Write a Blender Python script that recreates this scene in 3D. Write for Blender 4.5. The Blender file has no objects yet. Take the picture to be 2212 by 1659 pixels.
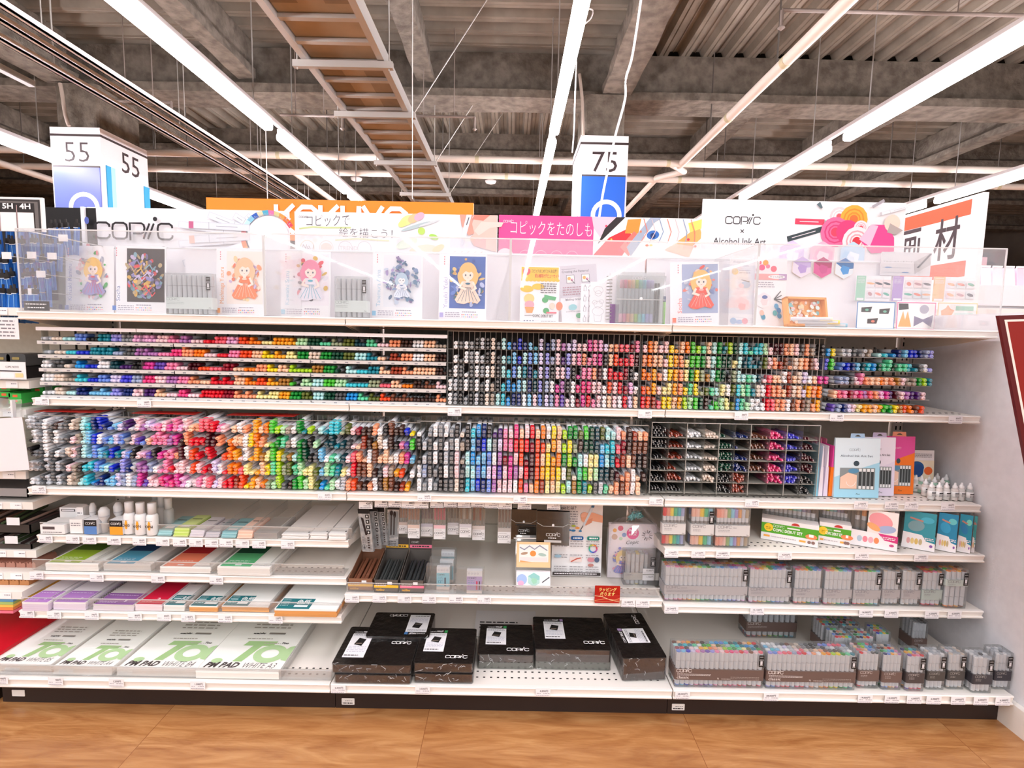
import bpy, math, random
from mathutils import Vector, Matrix, Euler
random.seed(7)
C = bpy.context.scene
COL = C.collection
# ------------------------------------------------------------------ camera
F = 1150.0
CAMH = 1.37
Yc = Vector((-1.0, 115.5, -F)).normalized()
Xc = Vector((1.0, -0.0197, -0.00285)); Xc = (Xc - Yc * Xc.dot(Yc)).normalized()
Zc = Xc.cross(Yc)
RW = Matrix((Xc, Yc, Zc))
cam = bpy.data.objects.new('camera', bpy.data.cameras.new('camera'))
COL.objects.link(cam)
cam.matrix_world = Matrix.Translation((0, 0, CAMH)) @ RW.to_4x4()
cam.data.sensor_width = 36.0
cam.data.lens = 36.0 * F / 2212.0
cam.data.clip_start = 0.02
cam.data.clip_end = 200
C.camera = cam
def ray(px, py):
    return RW @ Vector((px - 1106.0, 829.5 - py, -F))
def PY(px, py, Y):
    "point of the world plane y=Y seen at photo position"
    d = ray(px, py); t = Y / d.y
    return Vector((d.x * t, Y, CAMH + d.z * t))
def PZ(px, py, Z):
    d = ray(px, py); t = (Z - CAMH) / d.z
    return Vector((d.x * t, d.y * t, Z))
def PX(px, py, X):
    d = ray(px, py); t = X / d.x
    return Vector((X, d.y * t, CAMH + d.z * t))
# ------------------------------------------------------------------ view, world, light
C.view_settings.view_transform = 'Standard'
C.view_settings.look = 'None'
C.view_settings.gamma = 1.0
C.view_settings.use_curve_mapping = False
C.view_settings.exposure = 0.5
C.cycles.max_bounces = 7
C.cycles.diffuse_bounces = 4
C.cycles.glossy_bounces = 3
C.cycles.transmission_bounces = 4
C.cycles.transparent_max_bounces = 20
C.cycles.use_denoising = True
C.cycles.sample_clamp_indirect = 6.0
C.cycles.caustics_reflective = False
C.cycles.caustics_refractive = False
w = bpy.data.worlds.new('store_world'); C.world = w
w.use_nodes = True
w.node_tree.nodes['Background'].inputs[0].default_value = (0.93, 0.90, 0.90, 1)
w.node_tree.nodes['Background'].inputs[1].default_value = 0.42  # plain grey fill light, added; it enters behind the camera
TUBE_H = 1.37 + 1.95            # height of the ceiling light rows
TUBE_STRENGTH = 45.0
def lamp(name, loc, sx, sy, e, rot=(0, 0, 0)):
    l = bpy.data.lights.new(name, 'AREA'); l.shape = 'RECTANGLE'; l.size = sx; l.size_y = sy; l.energy = e
    l.color = (1.0, 0.985, 0.99)
    o = bpy.data.objects.new(name, l); COL.objects.link(o); o.location = loc; o.rotation_euler = rot
    return o
# rows of tube light over the aisle the photographer stands in, behind and above the lens
for i, x in enumerate((-5.2, -2.3, 0.42, 3.35, 6.2)):
    lamp('aisle_light', (x, -2.2, TUBE_H - 0.05), 0.10, 5.6, 70)
    lamp('aisle_light', (x, -8.6, TUBE_H - 0.05), 0.10, 6.6, 70)
    lamp('aisle_light', (x, -16.0, TUBE_H - 0.05), 0.10, 7.4, 60)
# ------------------------------------------------------------------ helpers
def lin(c):
    c = c / 255.0
    return c / 12.92 if c <= 0.04045 else ((c + 0.055) / 1.055) ** 2.4
def rgb(h):
    h = h.lstrip('#')
    return tuple(lin(int(h[i:i + 2], 16)) for i in (0, 2, 4)) + (1.0,)
MATS = {}
def M(h, rough=0.55, metal=0.0, spec=0.4, emit=0.0):
    k = (h, rough, metal, spec, emit)
    if k in MATS: return MATS[k]
    m = bpy.data.materials.new('paint_' + h.lstrip('#')); m.use_nodes = True
    b = m.node_tree.nodes['Principled BSDF']
    b.inputs['Base Color'].default_value = rgb(h); b.inputs['Roughness'].default_value = rough
    b.inputs['Metallic'].default_value = metal; b.inputs['Specular IOR Level'].default_value = spec
    if emit:
        b.inputs['Emission Color'].default_value = rgb(h); b.inputs['Emission Strength'].default_value = emit
    MATS[k] = m
    return m
def clear(name, tint='#ffffff', haze=0.12, gloss=0.07, hazecol='#ffffff', rough=0.03, graze=0.35):
    "thin clear plastic: mostly see-through, a little milky, a mirror-like skin"
    k = (name,)
    if k in MATS: return MATS[k]
    m = bpy.data.materials.new(name); m.use_nodes = True
    nt = m.node_tree; n = nt.nodes; n.clear(); L = nt.links.new
    out = n.new('ShaderNodeOutputMaterial'); tr = n.new('ShaderNodeBsdfTransparent'); tr.inputs[0].default_value = rgb(tint)
    df = n.new('ShaderNodeBsdfDiffuse'); df.inputs[0].default_value = rgb(hazecol)
    tl = n.new('ShaderNodeBsdfTranslucent'); tl.inputs[0].default_value = rgb(hazecol)
    ad = n.new('ShaderNodeMixShader'); ad.inputs[0].default_value = 0.4; L(df.outputs[0], ad.inputs[1]); L(tl.outputs[0], ad.inputs[2])
    gl = n.new('ShaderNodeBsdfGlossy'); gl.inputs['Roughness'].default_value = rough
    m1 = n.new('ShaderNodeMixShader'); m1.inputs[0].default_value = haze; L(tr.outputs[0], m1.inputs[1]); L(ad.outputs[0], m1.inputs[2])
    lw = n.new('ShaderNodeLayerWeight'); lw.inputs[0].default_value = 0.25
    mp = n.new('ShaderNodeMapRange'); mp.inputs['To Min'].default_value = gloss; mp.inputs['To Max'].default_value = min(1, gloss + graze)
    L(lw.outputs['Fresnel'], mp.inputs['Value'])
    m2 = n.new('ShaderNodeMixShader'); L(mp.outputs[0], m2.inputs[0]); L(m1.outputs[0], m2.inputs[1]); L(gl.outputs[0], m2.inputs[2])
    L(m2.outputs[0], out.inputs[0])
    MATS[k] = m
    return m
def noisy(name, c1, c2, scale=6.0, rough=0.7, bump=0.0, stretch=(1, 1, 1), detail=6, bscale=None, metal=0.0, lo=0.35, hi=0.65):
    k = ('n', name)
    if k in MATS: return MATS[k]
    m = bpy.data.materials.new(name); m.use_nodes = True
    nt = m.node_tree; n = nt.nodes; L = nt.links.new; b = n['Principled BSDF']
    tc = n.new('ShaderNodeTexCoord'); mp = n.new('ShaderNodeMapping'); mp.inputs['Scale'].default_value = stretch
    L(tc.outputs['Object'], mp.inputs[0])
    nz = n.new('ShaderNodeTexNoise'); nz.inputs['Scale'].default_value = scale; nz.inputs['Detail'].default_value = detail
    L(mp.outputs[0], nz.inputs['Vector'])
    cr = n.new('ShaderNodeValToRGB'); cr.color_ramp.elements[0].position = lo; cr.color_ramp.elements[1].position = hi
    cr.color_ramp.elements[0].color = rgb(c1); cr.color_ramp.elements[1].color = rgb(c2)
    L(nz.outputs['Fac'], cr.inputs[0]); L(cr.outputs[0], b.inputs['Base Color'])
    b.inputs['Roughness'].default_value = rough; b.inputs['Metallic'].default_value = metal
    if bump:
        n2 = n.new('ShaderNodeTexNoise'); n2.inputs['Scale'].default_value = bscale or scale * 4; n2.inputs['Detail'].default_value = 4
        L(tc.outputs['Object'], n2.inputs['Vector'])
        bp = n.new('ShaderNodeBump'); bp.inputs['Strength'].default_value = bump; bp.inputs['Distance'].default_value = 0.02
        L(n2.outputs['Fac'], bp.inputs['Height']); L(bp.outputs[0], b.inputs['Normal'])
    MATS[k] = m
    return m
def emitter(name, col, s):
    k = ('e', name)
    if k in MATS: return MATS[k]
    m = bpy.data.materials.new(name); m.use_nodes = True
    nt = m.node_tree; nt.nodes.clear()
    e = nt.nodes.new('ShaderNodeEmission'); e.inputs[0].default_value = rgb(col); e.inputs[1].default_value = s
    o = nt.nodes.new('ShaderNodeOutputMaterial'); nt.links.new(e.outputs[0], o.inputs[0])
    MATS[k] = m
    return m

class MB:
    "collects shapes and builds them as ONE mesh object"
    def __init__(s): s.v = []; s.f = []; s.mi = []; s.m = []; s.sm = []
    def mat(s, m):
        if m not in s.m: s.m.append(m)
        return s.m.index(m)
    def add(s, vs, fs, m, smooth=False):
        o = len(s.v); s.v += [tuple(v) for v in vs]; i = s.mat(m)
        for f in fs: s.f.append(tuple(a + o for a in f)); s.mi.append(i); s.sm.append(smooth)
        return s
    def box(s, x0, x1, y0, y1, z0, z1, m, T=None):
        vs = [Vector((x, y, z)) for z in (z0, z1) for y in (y0, y1) for x in (x0, x1)]
        if T is not None: vs = [T @ v for v in vs]
        return s.add(vs, [(0, 2, 3, 1), (4, 5, 7, 6), (0, 1, 5, 4), (2, 6, 7, 3), (0, 4, 6, 2), (1, 3, 7, 5)], m)
    def rbox(s, x0, x1, y0, y1, z0, z1, r, m, T=None, axis='z', n=3):
        "box with rounded corners seen along axis"
        R = {'z': ((x0, x1), (y0, y1), (z0, z1)), 'y': ((x0, x1), (z0, z1), (y0, y1)), 'x': ((y0, y1), (z0, z1), (x0, x1))}[axis]
        (a0, a1), (b0, b1), (c0, c1) = R; ring = []
        for (ca, cb, st) in ((a1 - r, b1 - r, 0), (a0 + r, b1 - r, 1), (a0 + r, b0 + r, 2), (a1 - r, b0 + r, 3)):
            for k in range(n + 1):
                t = (st + k / n) * math.pi / 2; ring.append((ca + r * math.cos(t), cb + r * math.sin(t)))
        def mk(a, b, c): return {'z': (a, b, c), 'y': (a, c, b), 'x': (c, a, b)}[axis]
        N = len(ring); vs = [Vector(mk(a, b, c0)) for a, b in ring] + [Vector(mk(a, b, c1)) for a, b in ring]
        if T is not None: vs = [T @ v for v in vs]
        fs = [(i, (i + 1) % N, N + (i + 1) % N, N + i) for i in range(N)] + [tuple(range(N - 1, -1, -1)), tuple(range(N, 2 * N))]
        return s.add(vs, fs, m)
    def tube(s, pts, r, m, n=8, caps=True, smooth=True):
        pts = [Vector(p) for p in pts]; o = []; fs = []
        for i, p in enumerate(pts):
            d = (pts[min(i + 1, len(pts) - 1)] - pts[max(i - 1, 0)]).normalized()
            u = d.cross(Vector((0, 0, 1)));
            if u.length < 0.05: u = d.cross(Vector((0, 1, 0)))
            u.normalize(); w_ = u.cross(d); rr = r[i] if isinstance(r, (list, tuple)) else r
            o += [p + u * (rr * math.cos(2 * math.pi * k / n)) + w_ * (rr * math.sin(2 * math.pi * k / n)) for k in range(n)]
        for i in range(len(pts) - 1):
            fs += [(i * n + k, i * n + (k + 1) % n, (i + 1) * n + (k + 1) % n, (i + 1) * n + k) for k in range(n)]
        s.add(o, fs, m, smooth)
        if caps:
            b = len(pts) - 1
            s.add(o[:n], [tuple(range(n))], m); s.add(o[b * n:], [tuple(range(n - 1, -1, -1))], m)
        return s
    def lathe(s, prof, m, n=12, T=None, smooth=True):
        "profile of (radius, height) turned about local z"
        vs = []
        for r, z in prof: vs += [Vector((r * math.cos(2 * math.pi * k / n), r * math.sin(2 * math.pi * k / n), z)) for k in range(n)]
        if T is not None: vs = [T @ v for v in vs]
        fs = []
        for i in range(len(prof) - 1):
            fs += [(i * n + k, i * n + (k + 1) % n, (i + 1) * n + (k + 1) % n, (i + 1) * n + k) for k in range(n)]
        b = (len(prof) - 1) * n
        fs += [tuple(range(n - 1, -1, -1)), tuple(range(b, b + n))]
        return s.add(vs, fs, m, smooth)
    def quad(s, a, b, c, d, m): return s.add([a, b, c, d], [(0, 1, 2, 3)], m)
    def slab(s, pts, off, m):
        "polygon pushed along off"
        off = Vector(off); n = len(pts); vs = [Vector(p) for p in pts] + [Vector(p) + off for p in pts]
        return s.add(vs, [tuple(range(n)), tuple(range(2 * n - 1, n - 1, -1))] + [(i, n + i, n + (i + 1) % n, (i + 1) % n) for i in range(n)], m)
    def prism_x(s, prof, x0, x1, m):
        "profile of (y, z) run from x0 to x1"
        n = len(prof); vs = [(x0, y, z) for y, z in prof] + [(x1, y, z) for y, z in prof]
        return s.add(vs, [tuple(range(n)), tuple(range(2 * n - 1, n - 1, -1))] + [(i, n + i, n + (i + 1) % n, (i + 1) % n) for i in range(n)], m)
    def build(s, name, parent=None, loc=None):
        me = bpy.data.meshes.new(name)
        vs = s.v
        if loc is not None: vs = [(v[0] - loc[0], v[1] - loc[1], v[2] - loc[2]) for v in vs]
        me.from_pydata(vs, [], s.f)
        for m in s.m: me.materials.append(m)
        me.polygons.foreach_set('material_index', s.mi); me.polygons.foreach_set('use_smooth', s.sm)
        me.update()
        o = bpy.data.objects.new(name, me); COL.objects.link(o)
        if parent is not None: o.parent = parent
        if loc is not None: o.location = loc
        return o
def tag(o, label, cat, group=None, kind=None):
    o['label'] = label; o['category'] = cat
    if group: o['group'] = group
    if kind: o['kind'] = kind
    return o
def thing(name, label, cat, loc=(0, 0, 0), rot=(0, 0, 0), group=None):
    o = bpy.data.objects.new(name, None); COL.objects.link(o); o.empty_display_size = 0.05
    o.location = loc; o.rotation_euler = rot
    return tag(o, label, cat, group)
def struct(o): o['kind'] = 'structure'; return o
def solo(mb, name, label, cat, group=None, kind=None):
    "one-mesh thing; origin at the middle of its base"
    xs = [v[0] for v in mb.v]; ys = [v[1] for v in mb.v]; zs = [v[2] for v in mb.v]
    o = mb.build(name, loc=((min(xs) + max(xs)) / 2, (min(ys) + max(ys)) / 2, min(zs)))
    return tag(o, label, cat, group, kind)
def put(mb, name, parent):
    "world-space mesh as a child of a thing whose location is set and rotation is zero"
    l = parent.location
    mb.v = [(v[0] - l[0], v[1] - l[1], v[2] - l[2]) for v in mb.v]
    return mb.build(name, parent)
# text -> flat triangles
TXT = {}
def text2d(s, bold=0.0, shear=0.0):
    k = (s, bold, shear)
    if k in TXT: return TXT[k]
    c = bpy.data.curves.new('txt', 'FONT'); c.body = s; c.size = 1.0; c.resolution_u = 2; c.offset = bold; c.shear = shear; c.fill_mode = 'FRONT'
    o = bpy.data.objects.new('txt', c); COL.objects.link(o)
    dg = bpy.context.evaluated_depsgraph_get(); me = o.evaluated_get(dg).to_mesh()
    vs = [(v.co.x, v.co.y) for v in me.vertices]; fs = [tuple(p.vertices) for p in me.polygons]
    w_ = max([v[0] for v in vs]) if vs else 0
    o.evaluated_get(dg).to_mesh_clear(); bpy.data.objects.remove(o); bpy.data.curves.remove(c)
    TXT[k] = (vs, fs, w_)
    return TXT[k]
class Art:
    "flat printing on a sheet: origin, unit right U, unit up V; layers lie 0.2 mm apart"
    def __init__(s, mb, O, U, V, step=0.00018, h0=0.0003):
        s.mb = mb; s.O = Vector(O); s.U = Vector(U).normalized(); s.V = Vector(V).normalized(); s.N = s.U.cross(s.V).normalized(); s.h = h0; s.st = step; s.kx = 1; s.ky = 1
    def p(s, u, v): return s.O + s.U * (u * s.kx) + s.V * (v * s.ky) + s.N * s.h
    def poly(s, pts, c, up=True):
        m = M(c) if isinstance(c, str) else c
        if up: s.h += s.st
        s.mb.add([s.p(*q) for q in pts], [tuple(range(len(pts)))], m); return s
    def rect(s, u0, v0, u1, v1, c, up=True): return s.poly([(u0, v0), (u1, v0), (u1, v1), (u0, v1)], c, up)
    def ell(s, cu, cv, ru, rv, c, rot=0, n=18, up=True, a0=0, a1=360):
        ca, sa = math.cos(math.radians(rot)), math.sin(math.radians(rot)); pts = []
        full = (a1 - a0) >= 360
        for k in range(n if full else n + 1):
            t = math.radians(a0 + (a1 - a0) * k / n); x = ru * math.cos(t); y = rv * math.sin(t)
            pts.append((cu + x * ca - y * sa, cv + x * sa + y * ca))
        return s.poly(pts, c, up)
    def line(s, pts, w_, c, closed=False, up=True):
        m = M(c) if isinstance(c, str) else c
        if up: s.h += s.st
        P = [Vector((a, b)) for a, b in pts]; n = len(P); L = []; R = []
        for i in range(n):
            if closed: a, b = P[i - 1], P[(i + 1) % n]
            else: a, b = P[max(i - 1, 0)], P[min(i + 1, n - 1)]
            d = (b - a)
            if d.length < 1e-9: d = Vector((1, 0))
            d.normalize(); nn = Vector((-d.y, d.x)); k = 1.0
            if 0 < i < n - 1 or closed:
                e = (P[i] - P[i - 1]); e = e.normalized() if e.length > 1e-9 else d
                k = 1 / max(0.5, abs(nn.dot(Vector((-e.y, e.x)))))
            L.append(P[i] + nn * w_ / 2 * k); R.append(P[i] - nn * w_ / 2 * k)
        vs = [s.p(q.x, q.y) for q in L] + [s.p(q.x, q.y) for q in R]
        fs = [(i, n + i, n + (i + 1) % n, (i + 1) % n) for i in range(n if closed else n - 1)]
        s.mb.add(vs, fs, m); return s
    def ring(s, cu, cv, r, w_, c, a0=0, a1=360, n=24, ry=None):
        ry = ry or r
        pts = [(cu + r * math.cos(math.radians(a0 + (a1 - a0) * k / n)), cv + ry * math.sin(math.radians(a0 + (a1 - a0) * k / n))) for k in range(n if a1 - a0 >= 360 else n + 1)]
        return s.line(pts, w_, c, closed=a1 - a0 >= 360)
    def text(s, t, u, v, h, c, rot=0, center=False, bold=0.0, shear=0.0, wide=1.0, fit=None):
        vs, fs, w_ = text2d(t, bold, shear)
        if not vs: return s
        m = M(c) if isinstance(c, str) else c
        s.h += s.st; k = h / 0.72; kx = k * wide
        if fit: kx = fit / max(w_, 1e-6)
        ox = -w_ * kx / 2 if center else 0
        ca, sa = math.cos(math.radians(rot)), math.sin(math.radians(rot))
        s.mb.add([s.p(u + (x * kx + ox) * ca - y * k * sa, v + (x * kx + ox) * sa + y * k * ca) for x, y in vs], fs, m); return s
    def logo(s, u, v, w_, c, wt=0.055, rot=0):
        "the squared marker-brand lettering: C O P slash i C"
        k = w_ / 5.35; t = wt * w_ / k * 0.5; m = c
        ca, sa = math.cos(math.radians(rot)), math.sin(math.radians(rot))
        def A(pts, closed=False, first=False):
            q = [((x * k), (y * k * 1.32)) for x, y in pts]; q = [(u + x * ca - y * sa, v + x * sa + y * ca) for x, y in q]
            s.line(q, t * k, m, closed, up=first)
        def rr(x, w2, sk=0.0):
            return [(x + .22, 0), (x + w2 - .22, 0), (x + w2 - .05, .08), (x + w2, .25), (x + w2, .55), (x + w2 - .05, .72), (x + w2 - .22, .8), (x + .22, .8), (x + .05, .72), (x, .55), (x, .25), (x + .05, .08)]
        cc = lambda x: [(x + 1.0, .58), (x + .98, .7), (x + .8, .8), (x + .25, .8), (x + .06, .72), (x, .55), (x, .25), (x + .06, .08), (x + .25, 0), (x + .8, 0), (x + .98, .1), (x + 1.0, .22)]
        A(cc(0), first=True); A(rr(1.2, 1.0), True)
        A([(2.4, -.08), (2.4, .8), (3.2, .8), (3.35, .72), (3.4, .55), (3.32, .35), (3.15, .28), (2.6, .28)])
        A([(3.3, 0), (3.75, .8)]); A([(3.6, 0), (4.05, .8)]); A(cc(4.3))
        s.ell(u + (4.15 * k) * ca - 1.36 * k * sa, v + 4.15 * k * sa + 1.36 * k * ca, .15 * k, .15 * k, c, up=False)
        return s
    def scrib(s, u0, v0, u1, n, lh, c, wv=0.35, jag=0.0):
        "n lines of small illegible print as rows of short dashes"
        m = M(c) if isinstance(c, str) else c; s.h += s.st
        for i in range(n):
            v = v0 - i * lh; u = u0; end = u1 - random.random() * jag * (u1 - u0)
            while u < end:
                du = abs(lh) * random.uniform(.5, 1.6); e = min(u + du, end)
                s.poly([(u, v), (e, v), (e, v + abs(lh) * wv), (u, v + abs(lh) * wv)], m, up=False); u = e + abs(lh) * .3
        return s
# ------------------------------------------------------------------ materials in common
SHELF = M('#efe9e2', 0.4); RAILM = M('#f3eee9', 0.35); PANEL = noisy('shaded_panel', '#cdc7b9', '#d4cec1', 40, 0.6)  # PANEL is white steel; its shade is put into the beige-grey tone
HOLE = M('#2a2624', 0.9); STEEL = M('#a8a6a2', 0.45, 0.3); DARKST = M('#5c5650', 0.6)
ACR = clear('acrylic', haze=0.10, gloss=0.05); ACRE = clear('acrylic_edge', haze=0.65, gloss=0.12)
CASEM = clear('case_acrylic', haze=0.05, gloss=0.045, hazecol='#fffdfd', rough=0.02, graze=0.08)  # white haze stands in for bright reflections that fade the panes
PVC = clear('pack_plastic', haze=0.12, gloss=0.06, tint='#f4f6f6')
FOAM = noisy('fireproofing', '#5c554b', '#7d756a', 9, 0.95, 0.8, bscale=22)
DECK = noisy('deck_steel', '#7d766b', '#958d80', 3, 0.5, metal=0.15)
WHITEP = M('#fbfaf8', 0.5)
# ------------------------------------------------------------------ floor, ceiling, walls
def floor_mat():
    m = bpy.data.materials.new('wood_vinyl'); m.use_nodes = True
    nt = m.node_tree; n = nt.nodes; L = nt.links.new; b = n['Principled BSDF']
    tc = n.new('ShaderNodeTexCoord')
    br = n.new('ShaderNodeTexBrick'); br.inputs['Scale'].default_value = 1.0; br.offset = 0.37
    br.inputs['Brick Width'].default_value = 0.92; br.inputs['Row Height'].default_value = 0.46; br.inputs['Mortar Size'].default_value = 0.0011; br.inputs['Mortar Smooth'].default_value = 0.1
    br.inputs['Color1'].default_value = (0.2, 0.2, 0.2, 1); br.inputs['Color2'].default_value = (0.8, 0.8, 0.8, 1); br.inputs['Mortar'].default_value = (0, 0, 0, 1)
    mpb = n.new('ShaderNodeMapping'); mpb.inputs['Location'].default_value = (0.27, -0.105, 0); L(tc.outputs['Object'], mpb.inputs[0]); L(mpb.outputs[0], br.inputs['Vector'])
    mp = n.new('ShaderNodeMapping'); mp.inputs['Scale'].default_value = (1.6, 9, 1); L(tc.outputs['Object'], mp.inputs[0])
    ad = n.new('ShaderNodeVectorMath'); ad.operation = 'ADD'; L(mp.outputs[0], ad.inputs[0])
    sc = n.new('ShaderNodeVectorMath'); sc.operation = 'SCALE'; sc.inputs['Scale'].default_value = 7.0; L(br.outputs['Color'], sc.inputs[0]); L(sc.outputs[0], ad.inputs[1])
    nz = n.new('ShaderNodeTexNoise'); nz.inputs['Scale'].default_value = 2.2; nz.inputs['Detail'].default_value = 9; nz.inputs['Distortion'].default_value = 1.6; L(ad.outputs[0], nz.inputs['Vector'])
    cr = n.new('ShaderNodeValToRGB'); e = cr.color_ramp.elements; e[0].position = 0.28; e[0].color = rgb('#9a6438'); e[1].position = 0.75; e[1].color = rgb('#c6935f')
    x = e.new(0.5); x.color = rgb('#b17b4b'); L(nz.outputs['Fac'], cr.inputs[0])
    mx = n.new('ShaderNodeMixRGB'); mx.inputs[2].default_value = rgb('#8a5730'); L(br.outputs['Fac'], mx.inputs[0]); L(cr.outputs[0], mx.inputs[1]); L(mx.outputs[0], b.inputs['Base Color'])
    b.inputs['Roughness'].default_value = 0.16; b.inputs['Specular IOR Level'].default_value = 0.5
    n3 = n.new('ShaderNodeTexNoise'); n3.inputs['Scale'].default_value = 14; L(mp.outputs[0], n3.inputs['Vector'])
    bp = n.new('ShaderNodeBump'); bp.inputs['Strength'].default_value = 0.12; bp.inputs['Distance'].default_value = 0.01; L(n3.outputs['Fac'], bp.inputs['Height'])
    b2 = n.new('ShaderNodeBump'); b2.invert = True; b2.inputs['Strength'].default_value = 0.5; b2.inputs['Distance'].default_value = 0.002; L(br.outputs['Fac'], b2.inputs['Height']); L(bp.outputs[0], b2.inputs['Normal']); L(b2.outputs[0], b.inputs['Normal'])
    return m
struct(MB().box(-14, 14, -5, 22, -0.08, 0, floor_mat()).build('floor'))
DZ = 4.66
def deck(mb, x0, x1, y0, y1, along):
    "trapezoid-ribbed steel deck; ribs run along x or y"
    p = 0.26; d = 0.075
    a0, a1 = (y0, y1) if along == 'x' else (x0, x1)
    n = max(1, round((a1 - a0) / p)); pr = []
    for i in range(n):
        a = a0 + (a1 - a0) * i / n; q = (a1 - a0) / n
        pr += [(a, DZ), (a + q * .16, DZ), (a + q * .19, DZ + .012), (a + q * .22, DZ), (a + q * .38, DZ), (a + q * .5, DZ + d), (a + q * .66, DZ + d), (a + q * .69, DZ + d - .012), (a + q * .72, DZ + d), (a + q * .88, DZ + d)]
    pr.append((a1, DZ)); vs = []
    for a, z in pr: vs += [(x0, a, z), (x1, a, z)] if along == 'x' else [(a, y0, z), (a, y1, z)]
    mb.add(vs, [(2 * i, 2 * i + 1, 2 * i + 3, 2 * i + 2) for i in range(len(pr) - 1)], DECK)
cm = MB()
BY = [6.75, 9.4, 11.9, 14.5, 17.2, 20]
GX = [-11.6, -5.25, 1.17, 7.6, 14]
deck(cm, -14, 1.17, -1, 6.75, 'x'); deck(cm, 1.17, 14, -1, 6.75, 'y')
for a, b in zip(BY[:-1], BY[1:]):
    deck(cm, -5.25, 1.17, a, b, 'y'); deck(cm, 1.17, 14, a, b, 'x'); deck(cm, -14, -5.25, a, b, 'x')
cm.box(-14, 14, -1, 21, DZ + 0.10, DZ + 0.2, M('#3b352f', 0.9))
struct(cm.build('ceiling'))
for nm_, xa_ in (('wall_left', -14.2), ('wall_right', 14)): struct(MB().box(xa_, xa_ + .2, 2, 21, 0, DZ + .2, noisy('far_wall_paint', '#5d554d', '#6b635a', 2)).build(nm_))
struct(MB().box(-14, 14, 21, 21.2, 0, DZ + 0.2, noisy('far_wall_paint', '#5d554d', '#6b635a', 2)).build('wall_back'))
def ibeam(axis, c, a0, a1, zb, zt, fw, label, cat='beam', name='steel_beam', tw=0.10, ft=0.09):
    mb = MB(); n = 26; m = FOAM
    f = (lambda a, b, z: (a, b, z)) if axis == 'x' else (lambda a, b, z: (b, a, z))
    # lumpy sprayed coat: ragged flange and web outline along the run
    prof = [(-fw / 2, zb), (fw / 2, zb), (fw / 2 + .0, zb + ft), (tw / 2, zb + ft + .05), (tw / 2, zt), (-tw / 2, zt), (-tw / 2, zb + ft + .05), (-fw / 2, zb + ft)]
    vs = []; k = len(prof); rr = random.Random(hash(label) % 999)
    for i in range(n + 1):
        a = a0 + (a1 - a0) * i / n
        for b, z in prof: vs.append(f(a, c + b + rr.uniform(-.012, .012), z + (rr.uniform(-.012, .012) if z < zt else 0)))
    fs = [(i * k + j, i * k + (j + 1) % k, (i + 1) * k + (j + 1) % k, (i + 1) * k + j) for i in range(n) for j in range(k)]
    fs += [tuple(range(k)), tuple(range(n * k + k - 1, n * k - 1, -1))]
    mb.add(vs, fs, m)
    return solo(mb, name, label, cat)
ibeam('x', 6.75, -14, 14, 4.08, DZ, 0.46, 'deep sprayed cross beam running over both numbered columns')
names = ['first shallow cross beam behind the deep beam over the columns', 'second shallow cross beam behind the columns, above the far pipe', 'third shallow cross beam behind the columns', 'fourth shallow cross beam, far back', 'farthest shallow cross beam at the back of the store']
for y, t in zip(BY[1:], names): ibeam('x', y, -14, 14, 4.28, DZ, 0.26, 'sprayed ' + t)
ibeam('y', 1.17, -1, 6.5, 4.12, DZ, 0.34, 'thick sprayed girder running towards the column marked 75')
ibeam('y', -5.25, -1, 6.5, 4.12, DZ, 0.34, 'thick sprayed girder running towards the column marked 55')
ibeam('y', -1.06, -1, 6.55, 4.24, DZ, 0.22, 'sprayed joist between the cable ladder and the middle light row')
ibeam('y', -3.15, -1, 6.55, 4.24, DZ, 0.22, 'sprayed joist over the left light row, left of the cable ladder')
ibeam('y', 1.3, 7.0, 20, 4.2, DZ, 0.24, 'sprayed joist running back behind the column marked 75')
for x, t in ((3.0, 'nearest right of the column marked 75'), (4.9, 'over the gap between the right tube lights'), (6.8, 'above the far right corner sign'), (8.8, 'at the far right behind the deep beam')):
    ibeam('y', x, 7.0, 20, 4.22, DZ, 0.22, 'sprayed joist behind the deep beam ' + t)
for x, t in ((-5.25, 'behind the column marked 55'), (-7.9, 'at the far left behind the deep beam')):
    ibeam('y', x, 7.3, 20, 4.22, DZ, 0.22, 'sprayed joist ' + t)
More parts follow.
